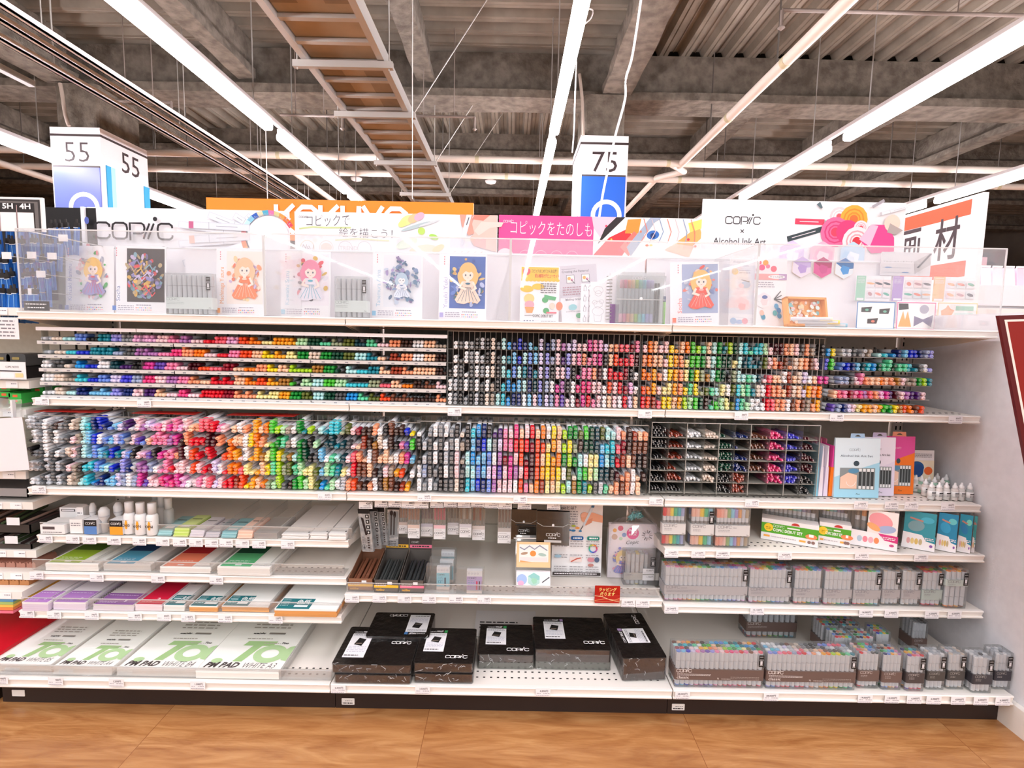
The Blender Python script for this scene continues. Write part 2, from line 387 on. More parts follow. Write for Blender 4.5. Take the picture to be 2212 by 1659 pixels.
# concrete-clad columns with numbered box signs
def column(x0, x1, y0, y1, num, side):
    mb = MB(); mb.rbox(x0 + .04, x1 - .04, y0 + .04, y1 - .04, 0, 4.1, .05, FOAM)
    nw = {'55': 'fifty-five', '75': 'seventy-five'}[num]
    solo(mb, 'column', 'sprayed grey column carrying the box sign marked ' + nw, 'column')
    t = thing('column_sign', 'white and blue box sign marked %s wrapped round a column' % nw, 'sign', ((x0 + x1) / 2, y0, 2.2))
    top = PY(1300 if num == '75' else 170, 293 if num == '75' else 275, y0).z
    zs = [2.2, top]; bl = PY(1300 if num == '75' else 170, 382 if num == '75' else 362, y0).z
    b = MB(); b.box(x0, x1, y0, y1, 2.2, top, M('#f6f4f6', .4)); put(b, 'casing', t)
    b = MB(); b.box(x0 - .004, x1 + .004, y0 - .004, y1 + .004, top - .10, top - .075, M('#3a3030')); put(b, 'stripe', t)
    blue = '#2a62c8' if num == '75' else '#6d7cc8'
    b = MB(); b.box(x0 + .02, x1 - .02, y0 - .012, y0, 2.2, bl, M(blue, .35)); b.box(x0 + .02, x1 - .02, y0 - .013, y0, bl, bl + .02, M('#4a4444')); put(b, 'blue_panel', t)
    b = MB(); a = Art(b, (x0, y0 - .002, 0), (1, 0, 0), (0, 0, 1)); W = x1 - x0
    a.text(num, W / 2, PY(1300 if num == '75' else 170, 371 if num == '75' else 350, y0).z, .235, '#3c3032', center=True, bold=-0.012 if num == '55' else 0.0)
    if side:
        s_ = 1 if side > 0 else -1
        put(b, 'number', t); b = MB(); a2 = Art(b, (x1 + .002, y0, 0), (0, 1, 0), (0, 0, 1)); a2.text(num, .47, PY(170, 352, y0).z, .25, '#3c3032', center=True)
    put(b, 'number', t)
    b = MB(); a = Art(b, (x0, y0 - .014, 0), (1, 0, 0), (0, 0, 1)); cz = PY(1300 if num == '75' else 190, 462 if num == '75' else 446, y0).z
    a.ring(W * (.58 if num == '75' else .62), cz - .02, .155, .05, '#f4f2f8', n=28); a.line([(W * .66, cz - .1), (W * .74, cz - .19)], .05, '#f4f2f8'); put(b, 'letter', t)
    b = MB()
    if num == '55':
        b.box(x1 + .001, x1 + .012, y0 + .06, y0 + .13, 2.2, bl + .05, M('#2f9ed0')); b.box(x1 + .001, x1 + .012, y0 + .13, y0 + .2, 2.2, bl + .05, M('#9fd4e0')); b.box(x1 + .001, x1 + .012, y1 - .1, y1, 2.2, bl - .02, M('#2f9ed0'))
    else:
        b.box(x0 - .012, x0 - .001, y0 + .06, y0 + .2, 2.2, bl + .05, M('#e9b4cc'))
    put(b, 'side_strip', t)
p = PY(115, 400, 6.4).x; q = PY(222, 400, 6.4).x
column(p, q, 6.4, 7.2, '55', 1)
p = PY(1252, 400, 6.4).x; q = PY(1354, 400, 6.4).x
column(p, q, 6.4, 7.2, '75', 0)
# ------------------------------------------------------------------ tube lights
TUBE = emitter('tube_glow', '#fff6fb', TUBE_STRENGTH)
def tubelight(x, y0, y1, label):
    t = thing('tube_light', label, 'light', (x, (y0 + y1) / 2, TUBE_H + .05))
    b = MB(); b.box(x - .035, x + .035, y0, y1, TUBE_H + .02, TUBE_H + .06, M('#f2f0f0')); put(b, 'housing', t)
    b = MB(); b.rbox(x - .046, x + .046, y0 + .01, y1 - .01, TUBE_H - .055, TUBE_H + .019, .02, TUBE, axis='y'); put(b, 'tube', t)
    for y in (y0 + .3, y1 - .3): put(MB().tube([(x, y, TUBE_H + .05), (x, y, DZ)], .006, STEEL, 5), 'hanger_rod', t)
    return t
rows = {'left': (PZ(580, 270, TUBE_H).x, [(1.0, PZ(580, 270, TUBE_H).y), (PZ(608, 292, TUBE_H).y, PZ(748, 411, TUBE_H).y), (PZ(757, 419, TUBE_H).y, 11.2)]),
 'middle': (PZ(1197, 280, TUBE_H).x, [(1.0, PZ(1197, 280, TUBE_H).y), (PZ(1194, 302, TUBE_H).y, PZ(1165, 425, TUBE_H).y), (PZ(1163, 431, TUBE_H).y, 11.2)]),
 'right': (PZ(1830, 293, TUBE_H).x, [(1.0, PZ(1830, 293, TUBE_H).y), (PZ(1790, 317, TUBE_H).y, PZ(1605, 425, TUBE_H).y), (8.5, 11.0)]),
 'far left': (PZ(60, 320, TUBE_H).x, [(3.2, PZ(125, 347, TUBE_H).y), (PZ(315, 415, TUBE_H).y, 10.5)]),
 'far right': (PZ(2120, 402, TUBE_H).x, [(3.0, PZ(2035, 432, TUBE_H).y), (PZ(2000, 440, TUBE_H).y, 10.8)])}
ordn = ['nearest and longest', 'second', 'third and farthest']
for r, (x, segs) in rows.items():
    for i, (a, b) in enumerate(segs):
        tubelight(x, a, b, 'glowing white tube light, %s of the %s row' % (ordn[i], r))
    mb = MB(); mb.box(x - .02, x + .02, segs[0][0], segs[-1][1], TUBE_H + .061, TUBE_H + .10, M('#cfcac8'))
    solo(mb, 'light_trunking', 'thin grey trunking rail above the %s row of tube lights' % r, 'rail')
# ------------------------------------------------------------------ cable ladder
LZ = 3.42
xl = PZ(655, 125, LZ).x; xr = PZ(820, 125, LZ).x
t = thing('cable_ladder', 'galvanised cable ladder with rungs under brown board, running back overhead', 'cable tray', ((xl + xr) / 2, 6, LZ))
GAL = M('#b9b6b0', .4, .5)
for x in (xl, xr): put(MB().box(x - .025, x + .025, 1.0, 13, LZ, LZ + .11, GAL), 'side_rail', t)
b = MB(); y = 1.1
while y < 13: b.box(xl + .02, xr - .02, y, y + .045, LZ + .012, LZ + .04, GAL); y += .30
put(b, 'rungs', t)
b = MB(); y = 1.0; i = 0; BRD = [noisy('cardboard_a', '#776650', '#86745c', 4), noisy('cardboard_b', '#94836a', '#a39076', 4)]
while y < 13:
    for k in range(3): b.box(xl + .03 + k * (xr - xl - .06) / 3, xl + .03 + (k + 1) * (xr - xl - .06) / 3, y, y + .9, LZ + .045, LZ + .06, BRD[(i * 7 + k * 3 + (i * k) % 2) % 2])
    y += .9; i += 1
put(b, 'board', t)
for i, yy in enumerate((130, 240, 345, 413)):
    y = PZ(820, yy, LZ).y
    th = thing('ladder_support', ['nearest', 'second nearest', 'third nearest', 'farthest'][i] + ' steel cross bar with rods hanging under the cable ladder', 'bracket', ((xl + xr) / 2, y, LZ - .06))
    put(MB().box(xl - .09, xr + .09, y, y + .045, LZ - .055, LZ - .005, GAL), 'cross_bar', th)
    for x in (xl - .06, xr + .06): put(MB().tube([(x, y + .02, LZ - .07), (x, y + .02, DZ)], .006, GAL, 5), 'hanger_rod', th)
    if i: put(MB().tube([(xr + .06, y + .02, LZ - .03), (xr + .9, y + .02, DZ)], .006, GAL, 5), 'brace', th)
RLM = M('#d6d2ce', .35)
# strut rails on the left
for i, (a, b_) in enumerate((((0, 15), (660, 430)), ((0, 52), (640, 428)), ((0, 88), (600, 428)))):
    z = 3.45; x = PZ(300, a[1] + (b_[1] - a[1]) * 300 / b_[0], z).x
    t = thing('strut_rail', ['topmost', 'middle', 'lowest'][i] + ' of three parallel grey strut rails slanting across the upper left', 'rail', (x, 6, z))
    put(MB().box(x - .022, x + .022, 1.2, 13, z, z + .015, RLM).box(x - .022, x - .012, 1.2, 13, z, z + .05, RLM).box(x + .012, x + .022, 1.2, 13, z, z + .05, RLM), 'channel', t)
    put(MB().tube([(x, 1.2, z + .03), (x, 13, z + .03)], .008, M('#e6e2e0'), 5), 'cable', t)
    y = 2.4 + i * .3
    while y < 12.8: put(MB().tube([(x, y, z + .02), (x, y, DZ)], .005, GAL, 5, caps=False), 'hanger_rod', t); y += 1.7
x = PZ(70, 188, 3.5).x
solo(MB().box(x - .03, x + .03, 1.2, PZ(72, 188, 3.5).y, 3.5, 3.55, GAL), 'strut_rail', 'short grey strut rail ending in the upper left corner', 'rail')
# pipes
PIPE = M('#e3d8cc', .45); BANDC = M('#c8bf9c', .5)
def pipe(pts, r, label, bands=(), hang=(), m=PIPE):
    t = thing('pipe', label, 'pipe', tuple(pts[len(pts) // 2]))
    put(MB().tube(pts, r, m, 12), 'pipe_run', t)
    for q in bands: put(MB().tube([q[0], q[1]], r * 1.06, BANDC, 12), 'joint_band', t)
    for q in hang: put(MB().tube([q, (q[0], q[1], DZ)], .008, DARKST, 5), 'hanger_rod', t)
    return t
for i, (yy, zz) in enumerate(((346, 3.72), (381, 3.72))):
    Y = PZ(1106, yy, zz).y
    bx = [-6.2, -3.3, -.55, 2.1, 4.6, 7.0]
    pipe([(-12, Y, zz), (12, Y, zz)], .047, 'cream cross pipe behind the numbered columns, the %s of the pair' % ('upper' if i == 0 else 'lower'),
         [((x + i * .4, Y, zz), (x + i * .4 + .05, Y, zz)) for x in bx], [(x, Y, zz) for x in (-7.5, -5.0, -2.6, -1.0, .9, 2.9, 5.2, 7.4)])
zz = 3.72; Y1 = PZ(1106, 346, zz).y; a = PZ(1655, 175, zz)
pipe([(a.x, .5, zz), (a.x, Y1 + .1, zz)], .05, 'cream pipe slanting down from the top right, right of the hanging cable',
     [((a.x, y, zz), (a.x, y + .06, zz)) for y in (2.9, 3.7, 4.8, 6.0)], [(a.x, y, zz) for y in (3.3, 5.0, 6.6)])
a = PZ(1385, 420, zz)
pipe([(PZ(1440, 362, zz).x, Y1, zz), (a.x + .3, Y1 + .35, zz), (a.x, Y1 + .7, zz), (a.x, 15, zz)], .045, 'cream pipe going back from an elbow just right of column 75')
a = PZ(690, 412, zz)
pipe([(a.x, PZ(1106, 381, zz).y, zz), (a.x, 15, zz)], .045, 'cream pipe branching back from the lower cross pipe, left of the ladder')
pipe([(-9, PZ(1106, 381, zz).y + .1, zz - .05), (PZ(70, 368, zz).x, PZ(1106, 381, zz).y - .5, zz - .05), (PZ(70, 368, zz).x, 14, zz - .05)], .05, 'cream pipe with an elbow left of the column marked 55')
for i, (a, b_, Y, lab) in enumerate((((1690, 22), (2230, 44), 4.4, 'thin dark sprinkler pipe across the top right corner'), ((605, 248), (740, 250), 6.0, 'short thin sprinkler pipe left of the cable ladder'), ((878, 250), (1025, 262), 6.2, 'short thin sprinkler pipe right of the cable ladder'), ((240, 218), (370, 222), 6.1, 'short thin sprinkler pipe above the column marked 55'))):
    A = PY(*a, Y); B = PY(*b_, Y); B.z = A.z
    t = thing('sprinkler_pipe', lab, 'pipe', tuple(A)); m = M('#8a7f78', .5)
    put(MB().tube([A, B], .014, m, 6), 'pipe_run', t)
    e = A if i in (0,) else B
    put(MB().tube([e, e - Vector((0, 0, .12))], .014, m, 6).lathe([(.004, -.02), (.03, 0), (.004, .02)], m, 8, T=Matrix.Translation(e - Vector((0, 0, .13)))), 'sprinkler_head', t)
    for f_ in (.25, .7): q = A.lerp(B, f_); put(MB().tube([q, (q.x, q.y, DZ)], .005, m, 5), 'hanger_rod', t)
for px, py, lab in ((1060, 391, 'round white smoke detector under the deck, between ladder and column 75'), (770, 385, 'round white smoke detector under the deck, left of the cable ladder')):
    q = PY(px, py, 10.4); mb = MB(); T = Matrix.Translation(q)
    mb.lathe([(.02, -.06), (.09, -.04), (.11, 0), (.06, .02)], M('#efe9e4'), 14, T); mb.tube([q, (q.x, q.y, DZ)], .008, STEEL, 5)
    solo(mb, 'smoke_detector', lab, 'detector')
# hanging white cables
def cable(pts, r, lab, col='#f4f2f2'):
    P = [Vector(p) for p in pts]; out = []
    for i in range(len(P) - 1):
        p0, p1, p2, p3 = P[max(i - 1, 0)], P[i], P[i + 1], P[min(i + 2, len(P) - 1)]
        for k in range(6):
            s = k / 6; out.append(.5 * ((2 * p1) + (p2 - p0) * s + (2 * p0 - 5 * p1 + 4 * p2 - p3) * s * s + (3 * p1 - p0 - 3 * p2 + p3) * s ** 3))
    out.append(P[-1]); mb = MB(); mb.tube(out, r, M(col, .4), 7)
    return solo(mb, 'hanging_cable', lab, 'cable')
Y = 2.75
cable([PY(x, y, Y) for x, y in ((1392, -60), (1384, 5), (1366, 120), (1352, 170), (1350, 215), (1330, 290), (1318, 345), (1302, 420), (1290, 500))], .006, 'thick white cable hanging in front of the column marked 75')
Y = 4.6
cable([PY(x, y, Y) for x, y in ((1262, 18), (1280, 22), (1276, 40), (1258, 60), (1247, 110), (1243, 190), (1240, 280), (1236, 330))], .006, 'thin white cord dropping from the middle tube light beside column 75')
Y = 6.35
cable([PY(x, y, Y) for x, y in ((130, 180), (134, 200), (141, 245), (149, 272))], .02, 'grey conduit running down to the top of box sign fifty-five', '#b8aca0')
cable([PY(x, y, Y) for x, y in ((1252, 160), (1258, 220), (1260, 292))], .018, 'grey conduit running down to the top of box sign seventy-five', '#b8aca0')
# long threaded rods dropping to the header boards
for px, y0, y1, Y, lab in ((574, 280, 430, 3.4, 'thin vertical rod hanging beneath the left tube light'), (891, 130, 430, 4.2, 'thin vertical rod hanging beside the cable ladder')):
    A = PY(px, y0, Y); B = PY(px + 2, y1, Y); solo(MB().tube([(A.x, Y, DZ if px > 600 else A.z), (A.x, Y, B.z)], .003, M('#d8d4d0'), 6), 'hanging_rod', lab, 'rod')
# ------------------------------------------------------------------ shelving run: three bays
XJ = [-1.81, -0.61, 0.59, 1.79]
BAYN = ['left', 'middle', 'right']
BACKY = 2.44
def tagcard(x, y, z, price, label, w=.052, h=.030, tilt=0.12, hl=True):
    t = thing('price_card', label, 'price card', (x, y, z), (tilt, 0, 0))
    MB().rbox(-w / 2, w / 2, 0, .0006, -h / 2, h / 2, .002, M('#f8f6fa', .35), axis='y').build('card', t)
    b = MB(); a = Art(b, (-w / 2, -.0002, -h / 2), (1, 0, 0), (0, 0, 1))
    a.text(price, w * .97 - len(price) * h * .2, h * .56, h * .22, '#6a626a', bold=.01, fit=len(price) * h * .16)
    a.scrib(w * .52, h * .36, w * .94, 1, h * .2, '#b4aeb8', .4); a.scrib(w * .08, h * .36, w * .34, 1, h * .2, '#b4aeb8', .4); a.scrib(w * .05, h * .1, w * .9, 1, h * .14, '#aaa4b0', .45)
    b.build('print', t)
    return t
def shelf(bay, yf, z, thick=.032, depth_to=BACKY, name='shelf', label='', holes=True, lip=.029, slope=0.0):
    x0, x1 = XJ[bay] + .002, XJ[bay + 1] - .002
    t = thing('shelf_board', label, 'shelf', ((x0 + x1) / 2, yf, z - thick))
    b = MB(); b.box(x0, x1, yf + .012, depth_to, z - thick, z - .003, SHELF)
    if holes:
        k = x0 + .03
        while k < x1 - .03:
            b.box(k, k + .008, yf + .052, yf + .057, z - .003, z - .0022, HOLE); b.box(k, k + .008, yf + .085, yf + .090, z - .003, z - .0022, HOLE); k += .025
    put(b, 'deck_panel', t)
    b = MB()
    # front channel that holds the price cards
    b.prism_x([(yf + .014, z - .002), (yf + .002, z - .002), (yf, z - .006), (yf + .003, z - .009), (yf + .007, z - lip + .006), (yf, z - lip + .003), (yf + .001, z - lip - .001), (yf + .014, z - lip - .001)], x0, x1, RAILM)
    put(b, 'price_rail', t)
    for x in (x0 + .004, x1 - .004):
        b = MB(); b.slab([(x - .002, yf + .03, z - thick), (x - .002, depth_to, z - thick), (x - .002, depth_to, z - thick - .06), (x - .002, yf + .2, z - thick - .028)], (.004, 0, 0), SHELF); put(b, 'bracket', t)
    return t
ZS = {}
for i in range(3):
    n = BAYN[i]
    shelf(i, 1.96, 1.4065, label='top cream shelf of the %s bay, under the acrylic case' % n); 
    shelf(i, 1.997, 1.0835, label='cream shelf of the %s bay holding the upper marker racks' % n)
    shelf(i, 1.953, .750, label='cream shelf of the %s bay holding the lower marker racks' % n)
    shelf(i, 1.746, .130, thick=.034, label='deep bottom shelf of the %s bay above the black kick board' % n, lip=.034)
shelf(0, 1.976, .555, label='cream shelf with refill bottles and loose cards, left bay')
shelf(0, 1.945, .420, label='cream shelf with green, blue, orange pads, left bay')
shelf(0, 1.882, .302, label='cream shelf with purple, red and white pads, left bay')
shelf(1, 1.91, .374, label='cream shelf with open pen boxes and gift bag, middle bay')
shelf(2, 1.915, .570, label='cream shelf with debut sets and colourful boxes, right bay')
shelf(2, 1.895, .3615, label='cream shelf with a row of clear marker boxes, right bay')
# back panels, slotted posts, kick boards
for i in range(3):
    b = MB()
    for k in range(4):
        z0 = .14 + k * .32; b.box(XJ[i] + .03, XJ[i + 1] - .03, BACKY, BACKY + .012, z0, z0 + .316, PANEL)
    b.box(XJ[i] + .03, XJ[i + 1] - .03, BACKY + .006, BACKY + .012, .1, 1.42, PANEL)
    solo(b, 'back_panel', 'white steel back panel of the %s bay, toned beige for shade' % BAYN[i], 'panel')
    b = MB(); b.box(XJ[i] + .001, XJ[i + 1] - .001, 1.80, 1.83, 0, .097, M('#2b1f1c', .5)); solo(b, 'kick_board', 'dark brown kick board under the %s bay' % BAYN[i], 'kick board')
for i, x in enumerate(XJ):
    b = MB(); b.box(x - .022, x + .022, BACKY - .02, BACKY + .04, 0, 1.44, SHELF)
    k = .15
    while k < 1.40:
        for dx in (-.010, .010): b.box(x + dx - .003, x + dx + .003, BACKY - .0215, BACKY - .02, k, k + .018, HOLE)
        k += .032
    solo(b, 'slotted_post', ['slotted upright post at the left end of the shelving', 'slotted upright post between left and middle bays', 'slotted upright post between middle and right bays', 'slotted upright post at the right end of the shelving'][i], 'post')
b = MB(); b.box(XJ[1] + .07, XJ[2] - .03, 2.03, 2.41, 1.366, 1.372, noisy('brown_board', '#4a3020', '#5c3c28', 3, .5, stretch=(.3, 4, 1))); solo(b, 'brown_board', 'brown wooden board fixed beneath the top shelf of the middle bay', 'board')
# location labels on the kick board
for px, py, lab in ((40, 1497, 'blank white sticker on the kick board under the left bay'), (752, 1515, 'white barcode sticker on the kick board under the middle bay'), (1465, 1527, 'white barcode sticker on the kick board under the right bay')):
    q = PY(px, py, 1.799); t = thing('sticker', lab, 'sticker', tuple(q))
    MB().rbox(-.023, .023, -.001, 0, -.012, .012, .002, M('#eceae8'), axis='y').build('label', t)
    if px > 100:
        b = MB(); a = Art(b, (-.023, -.001, -.012), (1, 0, 0), (0, 0, 1)); a.scrib(.012, .014, .04, 1, .006, '#6a6468'); a.scrib(.004, .004, .04, 1, .006, '#3a3638', .8); b.build('print', t)
# right-hand end panel with its foot
b = MB(); xe = 1.815
EP = noisy('end_panel_paint', '#e4e2e6', '#eae8ec', 30, .5)
b.slab([(xe, 2.47, 0), (xe, 1.62, 0), (xe, 1.62, .2), (xe, 1.70, .9), (xe, 1.80, 1.47), (xe, 2.47, 1.47)], (.02, 0, 0), EP)
t = thing('end_panel', 'pale grey end panel closing the right end of the shelving', 'panel', (xe + .01, 2.0, 0)); put(b, 'side_sheet', t)
b = MB(); b.slab([(1.79, 1.68, .097), (1.79, 1.62, .05), (1.79, 1.62, .0), (1.79, 1.80, .0), (1.79, 1.80, .097)], (.024, 0, 0), SHELF)
put(b, 'foot', t)
b = MB()
for k in range(16):
    for dy in (0, .022): b.box(xe - .0012, xe, 1.70 + dy, 1.706 + dy, .05 + k * .032, .068 + k * .032, HOLE)
put(b, 'slot_row', t)
# dark red board at the right edge
t = thing('red_board', 'dark red board with a white inner line at the right edge', 'sign', tuple(PY(2300, 1400, 1.56)))
A, B, Cc, D = PY(2157, 682, 1.56), PY(2293, 1400, 1.56), PY(2520, 1400, 1.56), PY(2520, 668, 1.56)
b = MB(); b.slab([A, B, Cc, D], (0, .01, 0), M('#5c0f12', .35)); put(b, 'border', t)
BR_ = None
def ins(s):
    vs = [A, B, Cc, D]; c = (A + B + Cc + D) / 4
    e = (B - A).normalized(); n = Vector((-e.z, 0, e.x));  n = n if n.x > 0 else -n
    return [A + n * s + e * s * 1.15 , B + n * s, Cc, D + Vector((0, 0, -s * 1.1))]
b = MB(); b.slab([v - Vector((0, .0005, 0)) for v in ins(.014)], (0, .0005, 0), M('#efe6e0')); put(b, 'white_line', t)
b = MB(); b.slab([v - Vector((0, .001, 0)) for v in ins(.021)], (0, .0005, 0), M('#8e1a10', .35)); put(b, 'red_field', t)
# ------------------------------------------------------------------ header boards above the case
def figure(a, u, v, w_, h, hair, skin, dress, acc, seed=0, bg=None, cols=(), nb=30, fs=1.0):
    "plain generic fashion drawing: hair, face, shoulders, wide skirt, loose shapes around"
    r = random.Random(seed)
    if bg: a.rect(u, v, u + w_, v + h, bg)
    for i in range(nb):
        c = (cols or (acc, dress, hair))[i % len(cols or (1, 2, 3))]
        ang = r.uniform(0, 360); rd = r.uniform(.28 if nb < 60 else .05, .47); x = u + w_ * (.5 + rd * math.cos(ang)); y = v + h * (.5 + rd * .95 * math.sin(ang))
        rx = w_ * r.uniform(.03, .1); ry = w_ * r.uniform(.02, .06)
        x = min(max(x, u + rx), u + w_ - rx); y = min(max(y, v + rx), v + h - rx)
        a.ell(x, y, rx, ry, c, r.uniform(0, 180), n=10)
    if fs <= 0:
        for i in range(9):
            x = u + w_ * r.uniform(.1, .6); y = v + h * r.uniform(.1, .8); a.line([(x, y), (x + w_ * .12, y + h * .08), (x + w_ * .2, y - h * .02), (x + w_ * .28, y + h * .05)], w_ * .03, (cols or (acc,))[i % max(1, len(cols))])
        return
    u += w_ * (1 - fs) / 2; v += h * (1 - fs) * .3; w_ *= fs; h *= fs; cx = u + w_ * .52
    a.poly([(cx - w_ * .3, v + h * .10), (cx - w_ * .36, v + h * .16), (cx - w_ * .12, v + h * .46), (cx + w_ * .12, v + h * .46), (cx + w_ * .36, v + h * .16), (cx + w_ * .27, v + h * .09), (cx + w_ * .1, v + h * .13), (cx - w_ * .1, v + h * .08)], dress)
    for k in range(6): a.line([(cx + w_ * (-.05 + .02 * k), v + h * .42), (cx + w_ * (-.28 + .11 * k), v + h * .13)], w_ * .012, acc)
    a.ell(cx, v + h * .68, w_ * .25, h * .20, hair, n=20); a.ell(cx - w_ * .2, v + h * .56, w_ * .08, h * .14, hair, 14); a.ell(cx + w_ * .2, v + h * .56, w_ * .08, h * .14, hair, -14)
    a.poly([(cx - w_ * .14, v + h * .40), (cx - w_ * .15, v + h * .52), (cx + w_ * .15, v + h * .52), (cx + w_ * .14, v + h * .40)], dress)
    a.line([(cx - w_ * .14, v + h * .50), (cx - w_ * .22, v + h * .40), (cx - w_ * .05, v + h * .36)], w_ * .06, skin); a.line([(cx + w_ * .14, v + h * .50), (cx + w_ * .22, v + h * .38), (cx + w_ * .1, v + h * .33)], w_ * .06, skin)
    a.ell(cx, v + h * .52, w_ * .05, h * .04, skin); a.ell(cx, v + h * .64, w_ * .15, h * .115, skin, n=20)
    a.poly([(cx - w_ * .17, v + h * .64), (cx - w_ * .18, v + h * .74), (cx, v + h * .80), (cx + w_ * .18, v + h * .74), (cx + w_ * .17, v + h * .64), (cx + w_ * .1, v + h * .70), (cx + w_ * .03, v + h * .68), (cx - w_ * .06, v + h * .71)], hair)
    for s in (-1, 1): a.ell(cx + s * w_ * .065, v + h * .63, w_ * .022, h * .02, '#4a5064', n=8)
    a.line([(cx - w_ * .02, v + h * .575), (cx + w_ * .02, v + h * .575)], w_ * .008, '#c0606a')
    a.ell(cx, v + h * .47, w_ * .07, h * .02, acc)
def board(name, label, cat, x0, y0, x1, y1, Y, zb, art, base='#f6f4f8', th=.006, edge=None):
    "upright board: top-left pixel x0,y0, top-right pixel x1,y1, on plane Y, bottom at height zb"
    A = PY(x0, y0, Y); B = PY(x1, y1, Y); zt = (A.z + B.z) / 2
    t = thing(name, label, cat, ((A.x + B.x) / 2, Y, zb))
    W = B.x - A.x; H = zt - zb
    MB().box(-W / 2, W / 2, 0, th, 0, H, M(base, .4)).build('panel', t)
    b = MB(); a = Art(b, (-W / 2, -.0002, 0), (1, 0, 0), (0, 0, 1)); art(a, W, H)
    if b.v: b.build('print', t)
    return t
HB = 1.44
def marker_icon(a, u, v, L, w_, ang, body, cap):
    ca, sa = math.cos(math.radians(ang)), math.sin(math.radians(ang))
    def q(x, y): return (u + x * ca - y * sa, v + x * sa + y * ca)
    a.poly([q(0, -w_ / 2), q(L, -w_ / 2), q(L, w_ / 2), q(0, w_ / 2)], '#d6dae4'); a.poly([q(w_ * .1, -w_ * .4), q(L - w_ * .1, -w_ * .4), q(L - w_ * .1, w_ * .4), q(w_ * .1, w_ * .4)], body); a.poly([q(0, -w_ * .5), q(w_ * .7, -w_ * .5), q(w_ * .7, w_ * .5), q(0, w_ * .5)], cap)
    a.line([q(L * .33, -w_ / 2), q(L * .33, w_ / 2)], w_ * .05, '#a0a6b4'); a.line([q(L * .45, 0), q(L * .8, 0)], w_ * .1, '#b8bcc8')
def art_main(a, W, H):
    h = H
    cx, cy = W * .90, h - .10; R = .10; r = random.Random(3)
    caps = ['#e8485c', '#f07830', '#f0a050', '#d8cc90', '#e878b0', '#50b0d0', '#e8dcb8', '#3060c0', '#90d0e8', '#c8e8f0', '#f0c0d0', '#e898a0']
    for i in range(15):
        an = 35 + i * 12.5; L = .30; c = caps[i % 12]
        if cx + R * math.cos(math.radians(an)) + L * math.cos(math.radians(an)) > W: L = max(.02, (W - cx) / max(.01, math.cos(math.radians(an))) - R)
        mx = (h - .004 - cy - R * math.sin(math.radians(an))) / max(.02, math.sin(math.radians(an))) if an < 175 else .3
        L = min(L, max(.01, mx)); marker_icon(a, cx + R * math.cos(math.radians(an)), cy - .02 + R * math.sin(math.radians(an)), L, .030, an, '#eeeff5', c)
    a.ell(cx, cy - .02, R * .93, R * .93, '#f6f4f8', n=26)
    marker_icon(a, W * .51, h - .070, .27, .030, -2, '#e4e7ef', '#c86890'); marker_icon(a, W * .51, h - .135, .27, .034, 4, '#e4e7ef', '#f0b8a8')
    a.logo(.042, h - .137, .345, '#241e22', .05); a.text('.Too', .33, h - .178, .012, '#8a868c', bold=.01, shear=.3); a.line([(.2, h - .172), (.33, h - .172)], .002, '#b8b4bc')
    a.ell(.008, h * .86, .010, .016, '#5866b4'); a.ell(.008, h * .6, .009, .016, '#f08888'); a.rect(.002, h * .42, .012, h * .5, '#30508c')
board('header_board', 'white header board with big squared black marker-brand lettering and a ring of markers', 'sign', 188, 448, 624, 455, 2.43, HB, art_main)
b = MB(); q = PY(181, 447, 2.425); b.box(q.x - .012, q.x + .004, 2.42, 2.44, HB, q.z, M('#f8f6f8')); solo(b, 'board_holder', 'white post at the left end of the header boards', 'post')
